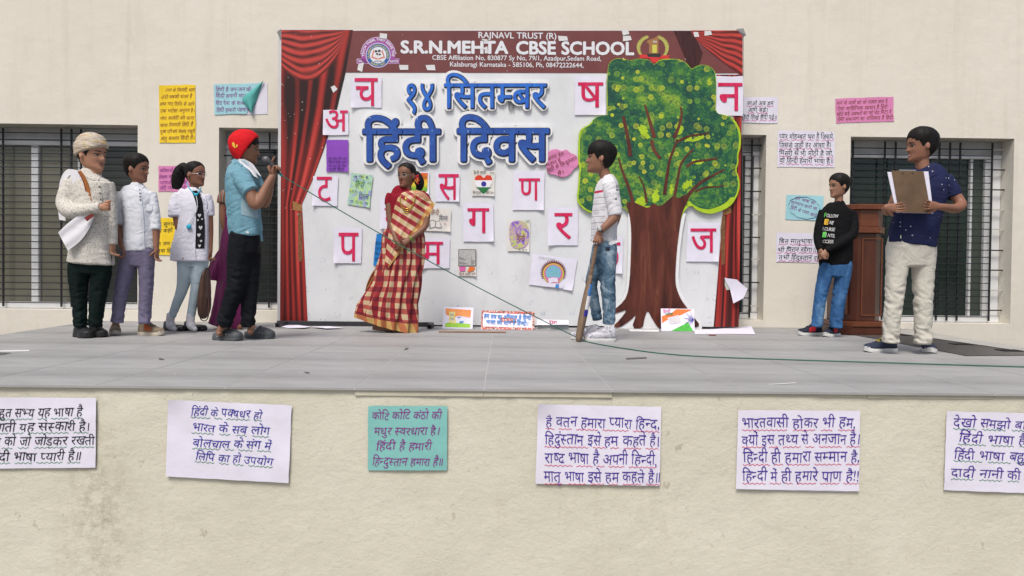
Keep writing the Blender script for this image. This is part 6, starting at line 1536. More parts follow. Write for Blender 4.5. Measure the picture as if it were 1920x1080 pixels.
g = MB(); g.tube([S.P(378, 560, -2), S.P(374, 585, -3), S.P(377, 599, -4), S.P(386, 601, -4), S.P(391, 590, -3), S.P(390, 560, -2)], .0045, 8); g.obj('shoulder_strap', bagm, bg_, True)

# ---- 4. woman in a magenta dress behind the boy with the microphone
S = Person('person in a magenta dress, mostly hidden behind the boy in the red cap', 440, 617, SK(4, (0.217, 0.097, 0.057)))
S.head(454, 349, 308, 80, 0).face(); g = MB(); mg = NT('magenta_satin', .45, .4); mg.col(mg.ramp(mg.noise(mg.map((3, 1, .4)), 7, 4), [(.3, (.115, .004, .055)), (.7, (.20, .012, .105))])); mg.bump(mg.noise(mg.map((5, 1, .5)), 7, 3), .5, .03); mg = mg.m
S.limb(g, S.rows([(612, 392, 450, 20, 0), (590, 397, 455, 20, 0), (555, 405, 458, 19, 0), (510, 412, 461, 18, 0), (470, 413, 462, 17, 0), (430, 420, 461, 16, 0), (400, 424, 462, 16, 0), (370, 424, 464, 15, 0), (360, 432, 460, 12, 0), (352, 444, 460, 8, 0)]), 50, 90, folds(.0, 1, .010, 8, 4, wd=lambda u: 1-u))
S.limb(g, [(420, 465, 4, 6), (409, 492, 2, 11), (402, 512, 0, 13), (400, 524, 0, 12)], 22, 30, folds(.0, 1, .006, 5, 8), bare=True)
dr = S.garment('dress', g, mg)
g = MB(); S.limb(g, [(425, 360, 0, 9), (420, 370, -1, 11), (418, 381, -2, 11)], 20, 20, bare=True)
sl = NT('striped_brocade', .6, .4); xs = sl.xyz(sl.map()); sl.col(sl.ramp(sl.math('FRACT', sl.math('MULTIPLY', xs[0], 34)), [(0., (.01, .01, .02)), (.3, (.40, .16, .03)), (.45, (.01, .01, .02)), (.6, (.35, .02, .10)), (.75, (.02, .14, .16)), (.9, (.40, .34, .12))], 'CONSTANT')); S.garment('sleeve', g, sl.m, parent=dr)
S.limb(S.body, [(419, 372, -2, 7.5), (419, 395, -3, 6.8), (420, 418, -4, 6.2), (424, 436, -5, 5), (430, 450, -6, 4.4)], 16, 24)
S.limb(S.body, [(452, 358, 0, 7), (453, 340, 0, 7)], 12, 8); S.hand((430, 449, -6), (.35, -.05, -1), (-1, .2, -.2), 1, .6, .85)
for x in (430, 447): S.limb(S.body, [(x, 560, 0, 7), (x, 600, 0, 5), (x+1, 610, -1, 5.5), (x+4, 613.5, -10, (7, 4.5))], 12, 20)
S.finish_body(); br_ = mat('brown_sandal', (.13, .07, .04), .6)
S.shoe(430, 616, -75, .20, 'sandal', br_, br_, strap=br_, wd=.075); S.shoe(446, 614.5, -75, .20, 'sandal', br_, br_, strap=br_, wd=.075)
S.hair(.84, .76, .5, .1, .05, .02, .02, 4)

# ---- 5. boy in the red cap speaking into the microphone
S = Person('boy in a red cap, blue shirt and black jeans speaking into a microphone', 455, 639, SK(5, (0.245, 0.120, 0.074))); S5 = S
S.head(462, 306, 251, 82, 6).face(.0, .2)
g = MB(); bl = NT('sky_blue_cotton', .85, .15); bl.col(bl.ramp(bl.noise(bl.map(), 6, 5), [(.3, (.12, .26, .33)), (.7, (.18, .35, .43))])); creases(bl, .6); bl = bl.m
S.limb(g, S.rows([(445, 436, 491, 28, 0), (430, 430, 490, 29, 0), (400, 427, 487, 30, 0), (370, 424, 485, 31, 0), (340, 424, 484, 32, 0), (322, 427, 482, 30, 0), (310, 434, 477, 24, 0), (302, 442, 470, 16, 0)]), 44, 60, folds(.004, 30, .005, 6, 6, wd=lambda u: smooth(.5, 0, u)))
S.limb(g, [(450, 323, -20, 17), (456, 338, -26, 17), (463, 350, -30, 16), (470, 360, -33, 15.5)], 24, 40, folds(.005, 40, seed=3))
S.limb(g, [(470, 325, 22, 15), (478, 342, 22, 15), (486, 356, 20, 14)], 22, 26)
shr = S.garment('shirt', g, bl); b0 = S.bvh
S.limb(S.body, [(458, 312, 0, 12), (461, 298, 0, 11), (462, 285, 0, 11)], 16, 10)
S.limb(S.body, [(466, 352, -31, 11), (474, 374, -34, 11), (479, 383, -34, 10.5), (488, 374, -32, 10), (500, 350, -26, 8), (511, 330, -20, 6.5)], 18, 34)
S.limb(S.body, [(482, 350, 20, 10), (492, 376, 18, 9.5), (497, 380, 16, 9), (503, 362, 8, 8), (509, 335, 0, 6.5), (511, 322, -3, 6)], 18, 30)
S.hand((511, 331, -20), (.25, .1, 1), (-1, .35, .25), 1, 1.15, .95); S.hand((511, 324, -3), (-.05, -.1, 1), (-1, -.2, .1), -1, .25, .92, spread=.2)
S.finish_body()
S.strip([(459, 366), (467, 371), (477, 370), (485, 361)], 7, bl, 'rolled_cuff', shr, .006)
S.strip([(484, 360), (487, 400), (489, 430), (491, 452)], 4, bl, 'placket', shr, .003)
S.drape([(453, 372), (452, 386), (452, 402)], [(474, 372), (486, 378), (487, 411)], 8, 8, .003, mat('faded_pocket', (.26, .38, .44), .85, .15, 40), 'shirt_pocket', shr, bvh=b0, relax=0)
S.dot(473, 351, 1.4, btn, 'button', shr, .006); S.poly([(461.5, 433), (467, 434), (466.5, 438), (461, 437)], mat('white_tag', (.6, .6, .6), .6), 'shirt_tag', shr, .012, b0)
S.strip([(436, 305), (442, 300), (450, 303), (455, 309)], 9, bl, 'collar', shr, .008)
g = MB(); bk = fabric('black_denim', (.007, .008, .011), .3, bump=.4, bs=18)
S.limb(g, [(455, 440, -8, 25), (449, 480, -8, 24), (444, 530, -8, 20), (430, 575, -6, 16.5), (419, 610, -6, 15)], 28, 80, folds(0.0124, 30, .002, 5, 2, wr=ank), k=.93)
S.limb(g, [(464, 440, 10, 24), (469, 480, 10, 21), (469, 530, 10, 17), (466, 575, 10, 15), (465, 612, 10, 13.5)], 28, 80, folds(0.0124, 30, .002, 5, 3, wr=ank), k=.93)
S.limb(g, S.rows([(475, 432, 486, 26, 0), (445, 430, 486, 27, 0), (425, 434, 484, 26, 0)]), 30, 14); S.garment('jeans', g, bk)
cg = mat('grey_clog_foam', (.065, .072, .078), .6, .1, 20); cg2 = mat('light_grey_clog_strap', (.17, .175, .18), .6)
for x, y, an in ((400, 637, -14), (458, 634, -6)):
    o_ = S.shoe(x, y, an, .235, 'clog', cg, cg, strap=cg2, wd=.10)
    p_ = onfloor(x, y); Fx = Vector((math.cos(math.radians(an)), math.sin(math.radians(an)), 0)); Sx = Vector((-Fx.y, Fx.x, 0))
    for k in range(4):
        g = MB(); q = p_+Fx*(.135+.022*k)-Sx*(.045-.004*k)+Vector((0, 0, .046-.003*k)); v_, f_ = ellipsoid(q, (.006, .004, .0045), 8, 5); g.add(v_, f_); g.obj('vent_hole', mat('pale_clog_vent', (.24, .26, .26), .6), o_, True)
for x, y, dd in ((400, 637, -6), (458, 634, 10)):
    feet = MB(); S.limb(feet, [(x+16, y-24, dd, 6.5), (x+11, y-14, dd, 5.5), (x+14, y-10, dd-2, (4.5, 6))], 14, 18, bare=True)
    build('bare_heel', feet.v, feet.f, S.skin, S.root, True)
S.hair(.70, .60, .46, .10, .075, .015, .06, 5)
redc = fabric('red_cap_cotton', (.56, .012, .018), .08)
def ccov(ph, z):
    x, y = hsurf(ph, z); edge = .06+.26*smooth(.35, 1.0, z)-.18*smooth(.5, .0, z); k = smooth(-.02, .04, edge-y)*smooth(.10, .16, z+.12*smooth(0, -.4, y))
    return -.10+(.10+.115+.03*smooth(.8, 1, z)+.008*noise.noise(Vector((ph*4, z*5, 3))))*k
cap = S.shell(ccov, redc, 'cap', z1=1.1); cbv = BVHTree.FromPolygons([v_.co for v_ in cap.data.vertices], [list(p_.vertices) for p_ in cap.data.polygons])
ye = mat('yellow_emblem', (.75, .48, .06), .5)
S.poly([(437, 266), (440, 269), (441, 278), (436, 274), (435, 269)], ye, 'cap_emblem', cap, .003, cbv); S.poly([(441, 278), (443, 271), (446, 271), (445, 275)], ye, 'cap_emblem', cap, .003, cbv)
S.drape([(447, 298), (452, 306), (462, 314), (474, 322)], [(458, 298), (472, 306), (480, 316), (490, 331)], 10, 14, .010, wht, 'neck_scarf', shr, dflt=-14, wav=.004, wn=1.3)
S.drape([(446, 300), (452, 308), (466, 318), (476, 330)], [(450, 299), (462, 308), (474, 318), (484, 334)], 6, 12, .016, wht, 'neck_scarf', shr, dflt=-20, wav=.004, wn=1)

# ---- 6. girl in a checked sari
S = Person('girl in a red and cream checked sari with gold necklaces and clasped hands', 748, 623, SK(6, (0.188, 0.085, 0.051)))
S.head(762, 352, 307, -34, 3).face(-.03, .1, lip=mat('red_lips', (.30, .03, .03), .4))
sari = NT('checked_sari_silk', .5, .35)
def plaid(t, sx_, sy_, src='UV', vlo=None):
    xs_ = t.xyz(t.map((1, 1, 1), src=src)); a_ = t.math('FRACT', t.math('MULTIPLY', xs_[0], sx_)); b_ = t.math('FRACT', t.math('MULTIPLY', xs_[1], sy_))
    fa = t.math('GREATER_THAN', a_, .48); fb = t.math('GREATER_THAN', b_, .50)
    c_ = t.mix(fa, (.50, .38, .23), (.27, .018, .022)); c2_ = t.mix(fa, (.36, .075, .055), (.145, .006, .018)); return t.mix(fb, c_, c2_), xs_
c, xs = plaid(sari, 19, 11); c = sari.mix(sari.math('LESS_THAN', xs[1], .062), c, sari.mix(sari.math('GREATER_THAN', sari.math('FRACT', sari.math('MULTIPLY', xs[0], 19)), .5), (.48, .30, .10), (.40, .13, .05))); c = sari.mix(sari.math('LESS_THAN', sari.math('ABSOLUTE', sari.math('SUBTRACT', xs[1], .068)), .005), c, (.20, .02, .02))
sari.col(c); creases(sari, .25); sari = sari.m
g = MB(); plt = folds(0, 1, .024, 13, 2, wd=lambda u: .25+.75*(1-u))
v_, f_, uv = S.limb(g, S.rows([(620, 670, 779, 24, 0), (596, 675, 779, 25, 0), (565, 686, 781, 24, 0), (540, 700, 784, 23, 0), (513, 708, 788, 21, 0), (480, 716, 794, 19, 0), (450, 718, 795, 18, 0), (432, 722, 793, 17, 0)]), 170, 120, plt, under=.5, cap=False)
xa, xb = S.P(670, 610).x, S.P(779, 610).x; z_0 = S.P(720, 620).z; uv2 = []
for q, (a_, b_) in zip(v_, uv):
    uv2.append((a_+.12*b_, q.z-z_0)); q.z += .085*max(0, min(1, (xb-q.x)/(xb-xa)))**1.4*smooth(.40, 0, q.z)
f_ = [list(q) for q in f_]; uv = uv2
sk_ = build('sari', v_, f_, sari, S.root, True, uv)
ga = MB(); blm = fabric('crimson_blouse', (.22, .008, .02), .08)
S.limb(ga, S.rows([(450, 722, 792, 15, 0), (425, 726, 790, 15, 0), (400, 727, 796, 15, 0), (380, 727, 801, 15, 0), (366, 727, 800, 13, 0), (360, 736, 790, 10, 0), (355, 752, 779, 8, 0)]), 36, 40)
S.limb(ga, [(733, 364, 0, 8), (730, 374, -1, 8.5), (729, 384, -1, 8)], 20, 16); S.limb(ga, [(795, 366, 3, 8), (800, 376, 3, 8.5), (801, 388, 3, 8)], 20, 16)
blo = S.garment('blouse', ga, blm); v2 = [x.co.copy() for x in blo.data.vertices]; f2 = [list(p.vertices) for p in blo.data.polygons]; nb = len(v2)
bj = BVHTree.FromPolygons(v2+v_, f2+[[nb+i for i in q] for q in f_])
S.limb(S.body, [(765, 364, 0, 8), (764, 350, 0, 7.5), (763, 338, 0, 7.5)], 16, 10)
S.limb(S.body, [(729, 378, -2, 7), (731, 405, -5, 6.6), (734, 425, -9, 6), (740, 442, -18, 4.8), (744, 452, -23, 4.2)], 16, 26)
S.limb(S.body, [(801, 382, 1, 7), (800, 408, -5, 6.6), (796, 426, -10, 6), (780, 440, -18, 5), (768, 449, -24, 4.2)], 16, 26)
S.hand((744, 452, -24), (.45, -.15, -1), (.6, .9, 0), -1, 1.0, .85); S.hand((767, 450, -25), (-1, -.15, -.55), (.1, 1, -.2), -1, 1.0, .85)
S.limb(S.extra, [(750, 619, -6, 4), (735, 621, -10, 4)], 10, 8, bare=True)
S.finish_body()
pall = NT('sari_pallu_silk', .5, .35); xs = pall.xyz(pall.map((1, 1, 1), src='UV')); b_ = pall.math('FRACT', pall.math('MULTIPLY', xs[1], 9.0)); a2 = pall.math('FRACT', pall.math('MULTIPLY', xs[0], 3.6))
fb = pall.math('GREATER_THAN', b_, .5); c = pall.mix(fb, (.52, .37, .20), (.27, .015, .022)); c = pall.mix(pall.math('GREATER_THAN', a2, .72), c, pall.mix(fb, (.56, .44, .30), (.34, .03, .05)))
c = pall.mix(pall.math('GREATER_THAN', xs[0], .84), c, pall.mix(fb, (.50, .32, .10), (.42, .16, .05))); pall.col(c); creases(pall, .25); pall = pall.m
S.drape([(772, 357), (752, 363), (741, 384), (735, 408), (729, 436), (724, 466), (721, 498)], [(816, 383), (807, 399), (796, 417), (780, 438), (760, 462), (742, 484), (728, 502)], 22, 44, .012, pall, 'sari_pallu', sk_, dflt=-8, bvh=bj, wav=.004, wn=4, relax=4)
S.drape([(773, 357), (784, 357), (797, 362)], [(778, 364), (800, 374), (816, 384)], 6, 8, .016, pall, 'sari_pallu', sk_, dflt=2, bvh=bj, relax=3)
S.drape([(716, 490), (700, 510), (690, 530), (685, 546)], [(722, 500), (716, 524), (706, 542), (694, 549)], 8, 14, .0, fabric('dark_red_silk', (.16, .02, .02), .3), 'pallu_tail', sk_, dflt=10, wav=.02, wn=2, relax=0)
S.drape([(716, 489), (699, 509), (689, 529), (684.5, 545)], [(719, 493), (704, 514), (694, 532), (689, 547)], 3, 12, .006, mat('gold_zari', (.36, .18, .05), .5), 'pallu_tail', sk_, dflt=8, relax=0)
gold_m = mat('gold_jewel', (.62, .40, .08), .28, metal=.85)
nk = empty('necklace', S.P(765, 370, -12), 'broad gold choker round the neck of the girl in the sari', 'necklace'); g = MB()
bodyv = BVHTree.FromPolygons(v2+S.body.v, f2+[[nb+i for i in q] for q in S.body.f])
nkp = [(750, 357, -4), (753, 364, -9), (760, 370, -14), (768, 370, -14), (775, 364, -9), (778, 357, -4)]
g.tube([S.P(*p) for p in nkp], .0065, 8); g.obj('choker_band', gold_m, nk, True); g = MB(); v3, f3 = ellipsoid(S.P(761, 374, -17), (.013, .006, .017)); g.add(v3, f3); g.obj('pendant', gold_m, nk, True)
nk = empty('necklace', S.P(762, 390, -14), 'long triple gold chain hanging low on the front of the girl in the sari', 'necklace')
for k in range(3):
    g = MB(); g.tube([S.hit(x, y, .018+.002*k, bj, -14) for x, y in ((751, 368), (750, 380-k), (755, 392-2*k), (763, 399-4*k), (772, 390-2*k), (778, 376-k), (778, 364))], .0028, 6); g.obj('chain', gold_m, nk, True)
bn = empty('bangle', S.P(768, 448, -24), 'green and yellow bangles on the left wrist of the girl in the sari', 'bangle')
for k in range(2):
    g = MB(); c0 = S.P(772-k*2.5, 447+k, -24); ax = Vector((1, .1, .55)).normalized(); e1 = ax.cross(Vector((0, 1, 0))).normalized(); e2 = ax.cross(e1)
    g.tube([c0+(e1*math.cos(a_)+e2*math.sin(a_))*.0215 for a_ in [2*math.pi*i/14 for i in range(15)]], .0028, 6); g.obj('bangle_ring', mat('green_bangle', (.18, .40, .05), .3), bn, True)
S.gl = 'the girl in the sari'; glasses(S, mat('silver_wire', (.6, .6, .6)))
S.hair(.86, .77, .58, .2, .03, .02, .015, 6)
g = MB(); S.limb(g, [(776, 326, 8, 9), (784, 336, 10, 9.5), (787, 346, 10, 8), (785, 356, 9, 5)], 18, 26, folds(.003, 30, .003, 6, 1), bare=True); build('hair_bun', g.v, g.f, HAIRM, S.root, True)
fl = empty('hair_flowers', S.P(782, 335, -2), 'red and orange flowers pinned in the hair of the girl in the sari', 'flowers')
for k in range(12):
    a_ = k*2.4; r_ = 1.3+k*.42; g = MB(); v3, f3 = ellipsoid(S.P(782+r_*math.cos(a_)*.8, 336+r_*math.sin(a_)*1.4, -3), (.0085, .007, .0085), 8, 6); g.add(v3, f3); g.obj('flower', mat('red_flower', (.40, .02, .03), .7) if k % 3 else mat('orange_flower', (.55, .22, .03), .7), fl, True)
bs2 = mat('black_sandal', (.015, .015, .015), .6); S.shoe(722, 622.5, -8, .20, 'flat', bs2, bs2, wd=.08); S.shoe(742, 622.5, 4, .18, 'flat', bs2, bs2, wd=.08)

# ---- 7. boy leaning on a cricket bat
S = Person('boy in a white striped top and faded jeans resting a hand on a bat', 1130, 638, SK(7, (0.257, 0.125, 0.080)))
S.head(1124, 325, 269, -84, -4).face(0, 0)
tsh = NT('white_striped_jersey', .85, .15); v = tsh.map(); xs = tsh.xyz(v); zf = tsh.math('FRACT', tsh.math('MULTIPLY', tsh.math('SUBTRACT', xs[2], S.P(1110, 454).z), 1/(11.6*S.s)))
xl_ = S.P(1131, 400).x; ln_ = tsh.math('MULTIPLY', tsh.math('LESS_THAN', zf, .08), tsh.math('LESS_THAN', xs[0], xl_)); ln_ = tsh.math('MULTIPLY', ln_, tsh.math('LESS_THAN', xs[2], S.P(1110, 366).z)); c = tsh.mix(ln_, (.60, .60, .63), (.16, .16, .18))
zr = S.P(1110, 361).z; rb = tsh.math('MULTIPLY', tsh.math('LESS_THAN', tsh.math('ABSOLUTE', tsh.math('SUBTRACT', xs[2], zr)), .0085), tsh.math('LESS_THAN', xs[0], S.P(1127, 400).x)); c = tsh.mix(rb, c, (.50, .03, .08))
tsh.col(c); creases(tsh, .5); tsh = tsh.m
g = MB()
S.limb(g, S.rows([(452, 1108, 1156, 21, 0), (435, 1109, 1156, 22, 0), (410, 1110, 1158, 23, 0), (385, 1112, 1160, 24, 0), (362, 1115, 1161, 25, 0), (345, 1120, 1159, 24, 0), (335, 1125, 1153, 19, 0), (329, 1129, 1146, 12, 0)]), 40, 50, folds(.003, 34, .004, 6, 2))
S.limb(g, [(1142, 344, -18, 14), (1147, 365, -22, 14.5), (1151, 385, -24, 14), (1154, 403, -25, 13.5)], 22, 36, folds(.004, 38, seed=11)); S.limb(g, [(1140, 346, 18, 12), (1148, 370, 20, 12), (1156, 396, 20, 11)], 20, 22)
ts = S.garment('jersey', g, tsh); b0 = S.bvh
S.limb(S.body, [(1137, 335, 0, 11), (1132, 322, 0, 10.5), (1128, 308, 0, 10.5)], 16, 10)
S.limb(S.body, [(1153, 398, -26, 9), (1151, 409, -28, 8.8), (1140, 420, -30, 7.6), (1128, 431, -31, 6.2), (1122, 438, -31, 5.6)], 18, 30)
S.limb(S.body, [(1157, 390, 20, 8), (1158, 402, 19, 7.5), (1150, 425, 14, 7), (1138, 445, 8, 6)], 16, 18)
S.hand((1122, 438, -31), (-.18, -.12, -1), (.2, 1, .1), 1, .95, .92); S.hand((1138, 445, 8), (-.6, -.1, -1), (-.2, -1, 0), 1, .8, .88)
S.finish_body()
S.drape([(1112, 448), (1124, 449), (1136, 450), (1150, 446)], [(1108, 455), (1122, 457), (1133, 447), (1157, 456)], 4, 16, .002, tsh, 'jersey_hem', ts, dflt=-20)
S.drape([(1138, 445), (1148, 444), (1157, 444)], [(1143, 462), (1150, 458), (1158, 455)], 4, 10, .004, tsh, 'jersey_hem', ts, dflt=-20)
S.dot(1155, 373, 1.5, btn, 'button', ts, .004, b0)
S.text('FLY', 1155.5, 352, 1160, 352, 5, mat('black_back_print', (.03, .03, .03)), ts, .02, .004, b0); S.strip([(1155, 356), (1160, 356)], 2, mat('black_back_print', (.03, .03, .03)), 'back_print', ts, .004, b0)
wt = empty('wristwatch', S.P(1125, 428, -37), 'round faced watch on the left wrist of the boy with the bat', 'watch'); wax = Vector((-.62, -.02, -.72)).normalized(); e1 = wax.cross(Vector((0, 1, 0))).normalized(); e2 = wax.cross(e1)
g = MB(); c0 = S.P(1126, 432, -31); v3, f3, _ = loft([(c0+(e1*math.cos(a_)+e2*math.sin(a_))*.0262, .0035) for a_ in [2*math.pi*i/16 for i in range(17)]], 8, 40); g.add(v3, f3); g.obj('watch_strap', mat('black_strap', (.015, .012, .012), .6), wt, True)
g = MB(); v3, f3 = ellipsoid(S.P(1124.5, 429, -38.5), (.019, .006, .019), 20, 8); g.add(v3, f3); g.obj('watch_case', mat('steel_case', (.20, .20, .22), .3, metal=.7), wt, True)
g = MB(); v3, f3 = ellipsoid(S.P(1124.5, 429, -39.6), (.0145, .004, .0145), 20, 8); g.add(v3, f3); g.obj('watch_dial', mat('pale_dial', (.42, .42, .40), .3), wt, True)
g = MB(); jf = NT('acid_wash_denim', .85, .15); v = jf.map(); c = jf.ramp(jf.noise(v, 7, 8, .72, .6), [(.34, (.022, .05, .085)), (.5, (.10, .17, .24)), (.64, (.36, .44, .50))]); jf.col(c); creases(jf, .7); jf = jf.m
S.limb(g, [(1128, 462, 10, 19), (1119, 500, 10, 17), (1109, 530, 8, 12.5), (1113, 560, 8, 11), (1120, 600, 8, 10)], 26, 70, folds(0.0078, 34, .002, 5, 2, wr=ank), k=.93)
S.limb(g, [(1136, 462, -8, 21), (1137, 495, -8, 20), (1139, 530, -8, 16), (1142, 570, -7, 13.5), (1142, 607, -6, 12.5)], 28, 80, folds(0.0093, 34, .002, 5, 3, wr=ank), k=.93)
S.limb(g, S.rows([(492, 1112, 1157, 19, 0), (468, 1112, 1157, 21, 0), (448, 1114, 1156, 20, 0)]), 30, 14); jn = S.garment('jeans', g, jf)
S.poly([(1135, 464), (1143, 463), (1144, 469), (1136, 470)], mat('ink_black', (.02, .02, .02)), 'pocket_badge', jn, .004)
spk = NT('white_running_mesh', .7, .3); v = spk.map(); c = spk.ramp(spk.noise(v, 26, 4, .6, 1.0), [(.40, (.55, .55, .58)), (.52, (.42, .42, .46)), (.56, (.12, .12, .17)), (.62, (.55, .54, .57))]); spk.col(c); spk = spk.m
lcm = mat('grey_lace', (.35, .35, .38), .7)
S.shoe(1155, 640.5, 184, .24, 'sneaker', spk, whites, None, lcm, wd=.09, hgt=.095); S.shoe(1128, 637, 184, .24, 'sneaker', spk, whites, None, lcm, wd=.09, hgt=.09)
S.hair(.64, .58, .46, .10, .095, .03, .07, 7)
bat = empty('cricket_bat', onfloor(1084, 643), 'worn wooden cricket bat standing on its toe under the hand of the boy in profile', 'cricket bat')
btw = NT('worn_willow', .65, .3); btw.col(btw.ramp(btw.noise(btw.map((6, 6, .6)), 5, 6, .6), [(.3, (.13, .085, .055)), (.7, (.26, .185, .125))])); btw = btw.m
T0 = S.P(1084, 641, -34); T1 = S.P(1118, 460, -33); ax = (T1-T0); bl_ = ax.length; ax = ax/bl_; sd_ = ax.cross(Vector((0, 1, 0))).normalized(); fr_ = Vector((0, 1, 0))-ax*ax.y; fr_.normalize()
# the blade is seen nearly edge-on: thick spine towards the picture plane, face turned to the right
def batsec(u, w_, t_, pts_=16):
    return [T0+ax*(u*bl_)+sd_*(t_*math.cos(2*math.pi*j/pts_))+fr_*(w_*math.sin(2*math.pi*j/pts_)) for j in range(pts_)]
g = MB(); n_ = 16; secs = [(.0, .030, .012), (.012, .045, .020), (.05, .050, .026), (.25, .052, .031), (.48, .052, .028), (.60, .050, .022), (.655, .036, .018), (.69, .018, .0165)]
for u, w_, t_ in secs: g.v += batsec(u, w_, t_)
for k in range(len(secs)-1):
    for j in range(n_): g.f.append([k*n_+j, k*n_+(j+1) % n_, (k+1)*n_+(j+1) % n_, (k+1)*n_+j])
g.f.append(list(range(n_))[::-1]); g.f.append([(len(secs)-1)*n_+j for j in range(n_)]); fixn(g.obj('blade', btw, bat, True))
g = MB(); v3, f3, _ = loft([(T0+ax*bl_*.69, .0165), (T0+ax*bl_*.80, .0155), (T0+ax*bl_*.99, .015), (T0+ax*bl_*1.0, .0165)], 12, 20, folds(.0008, 120)); g.add(v3, f3); g.obj('handle', mat('worn_grip', (.17, .11, .075), .8, .3, 60), bat, True)
for u0, u1, cc in ((.485, .60, 'skyblue'), (.34, .48, 'white'), (.27, .335, 'blue')):
    g = MB()
    for k in range(7):
        u = u0+(u1-u0)*k/6; w_ = .0525 if u < .55 else .050
        for j in (-3, -2, -1, 0, 1, 2): a_ = j*.30-.75; g.v.append(T0+ax*(u*bl_)-sd_*((.0305 if u < .5 else .0265)*math.cos(a_)+.0008)+fr_*((w_)*math.sin(a_)))
    for k in range(6):
        for j in range(5): g.f.append([k*6+j, k*6+j+1, (k+1)*6+j+1, (k+1)*6+j])
    g.obj('bat_sticker', INK[cc], bat, True)

# ---- 8. small boy in the black slogan top
S = Person('small boy in a black slogan top and blue jeans, hands folded, beside the podium', 1545, 632, SK(8, (0.296, 0.154, 0.097)))
S.head(1572, 371, 328, -52, 2).face(-.03, 0)
blk2 = fabric('black_jersey', (.005, .005, .006), .2); g = MB()
S.limb(g, S.rows([(496, 1537, 1598, 17, 0), (475, 1534, 1599, 18, 0), (445, 1536, 1599, 18, 0), (415, 1538, 1600, 17, 0), (397, 1541, 1600, 15, 0), (388, 1549, 1594, 12, 0), (381, 1561, 1585, 9, 0), (377, 1565, 1581, 8, 0)]), 40, 50, folds(.003, 34, .003, 6, 2))
S.limb(g, [(1544, 396, 0, 8.5), (1537, 420, -2, 8.5), (1534, 445, -5, 8.5), (1536, 460, -12, 7.5), (1539, 468, -18, 6.5)], 20, 40, folds(.003, 40, seed=1))
S.limb(g, [(1597, 398, 2, 9.5), (1600, 420, -2, 10), (1597, 440, -10, 9.5), (1578, 454, -20, 8.5), (1558, 465, -25, 7), (1548, 470, -26, 6)], 20, 44, folds(.003, 40, seed=2))
tp2 = S.garment('slogan_top', g, blk2, .0045); b0 = S.bvh
S.limb(S.body, [(1573, 384, 0, 7.5), (1573, 372, 0, 7.5), (1573, 362, 0, 7.5)], 16, 10)
S.hand((1538, 469, -19), (.3, -.15, -1), (.9, .6, 0), -1, .8, .82); S.hand((1550, 470, -27), (-.75, -.15, -1), (.3, 1, 0), 1, .75, .85)
S.finish_body(.0048)
wp = mat('white_slogan_print', (.62, .62, .62), .6)
for t_, x0, x1, y in (('OLLOW', 1549, 1571, 407), ('NE', 1554, 1561.5, 419.5), ('CURSE', 1545, 1564.5, 432), ('NTIL', 1551, 1565, 444)): S.text(t_, x0, y, x1, y+1.5, 6.2, wp, tp2, .012, .006, b0, .18)
S.text('CCESS', 1541.5, 455.5, 1562, 456, 6, wp, tp2, .012, .006, b0, .18)
S.text('F', 1544.5, 407, 1548.5, 407, 7.5, mat('green_slogan_print', (.10, .45, .08), .6), tp2, .04, .006, b0, .18)
S.poly([(1546.5, 410.5), (1554, 411), (1552.5, 421.5), (1545, 421)], mat('yellow_slogan_box', (.70, .42, .04), .6), 'print_box', tp2, .005, b0); S.text('O', 1547.5, 419, 1552, 419, 6, mat('ochre_print', (.45, .22, .02), .6), tp2, .02, .008, b0, .18)
S.text('I', 1541, 432, 1543.5, 432, 7, mat('grey_slogan_print', (.3, .3, .3), .6), tp2, .02, .006, b0, .18)
S.poly([(1543, 434.5), (1550, 435), (1549, 445.5), (1541.5, 445)], mat('green_slogan_print', (.10, .45, .08), .6), 'print_box', tp2, .005, b0); S.text('U', 1544, 443.5, 1548.5, 443.5, 6, wp, tp2, .03, .008, b0, .18)
g = MB(); jb = NT('mid_blue_denim', .85, .15); v = jb.map(); c = jb.ramp(jb.noise(jb.map((1.5, 1.5, .6)), 6, 6, .6), [(.3, (.018, .06, .16)), (.55, (.045, .13, .29)), (.75, (.15, .27, .42))]); jb.col(c); creases(jb, .6); jb = jb.m
S.limb(g, [(1552, 495, 0, 15.5), (1546, 520, 0, 14.5), (1539, 555, -2, 12.5), (1534, 590, 0, 11.5), (1531, 612, 0, 11.5)], 26, 70, folds(0.0078, 34, .001, 5, 2, wr=ank), k=.93)
S.limb(g, [(1583, 495, 1, 15.5), (1580, 520, 1, 15.5), (1574, 555, 0, 14), (1569, 590, 1, 13), (1567, 614, 1, 12.5)], 26, 70, folds(0.0078, 34, .001, 5, 3, wr=ank), k=.93)
S.limb(g, S.rows([(518, 1537, 1595, 14, 0), (500, 1537, 1598, 16, 0), (482, 1540, 1596, 16, 0)]), 30, 14); S.garment('jeans', g, jb)
nv = mat('navy_mesh', (.012, .016, .035), .7, .2, 40); rdp = mat('red_panel', (.50, .02, .03), .6)
S.shoe(1541, 629, 186, .215, 'sneaker', nv, whites, rdp, nv, wd=.085); S.shoe(1572, 630, 216, .215, 'sneaker', nv, whites, rdp, nv, wd=.085)
S.hair(.78, .70, .48, .12, .07, .03, .04, 8)

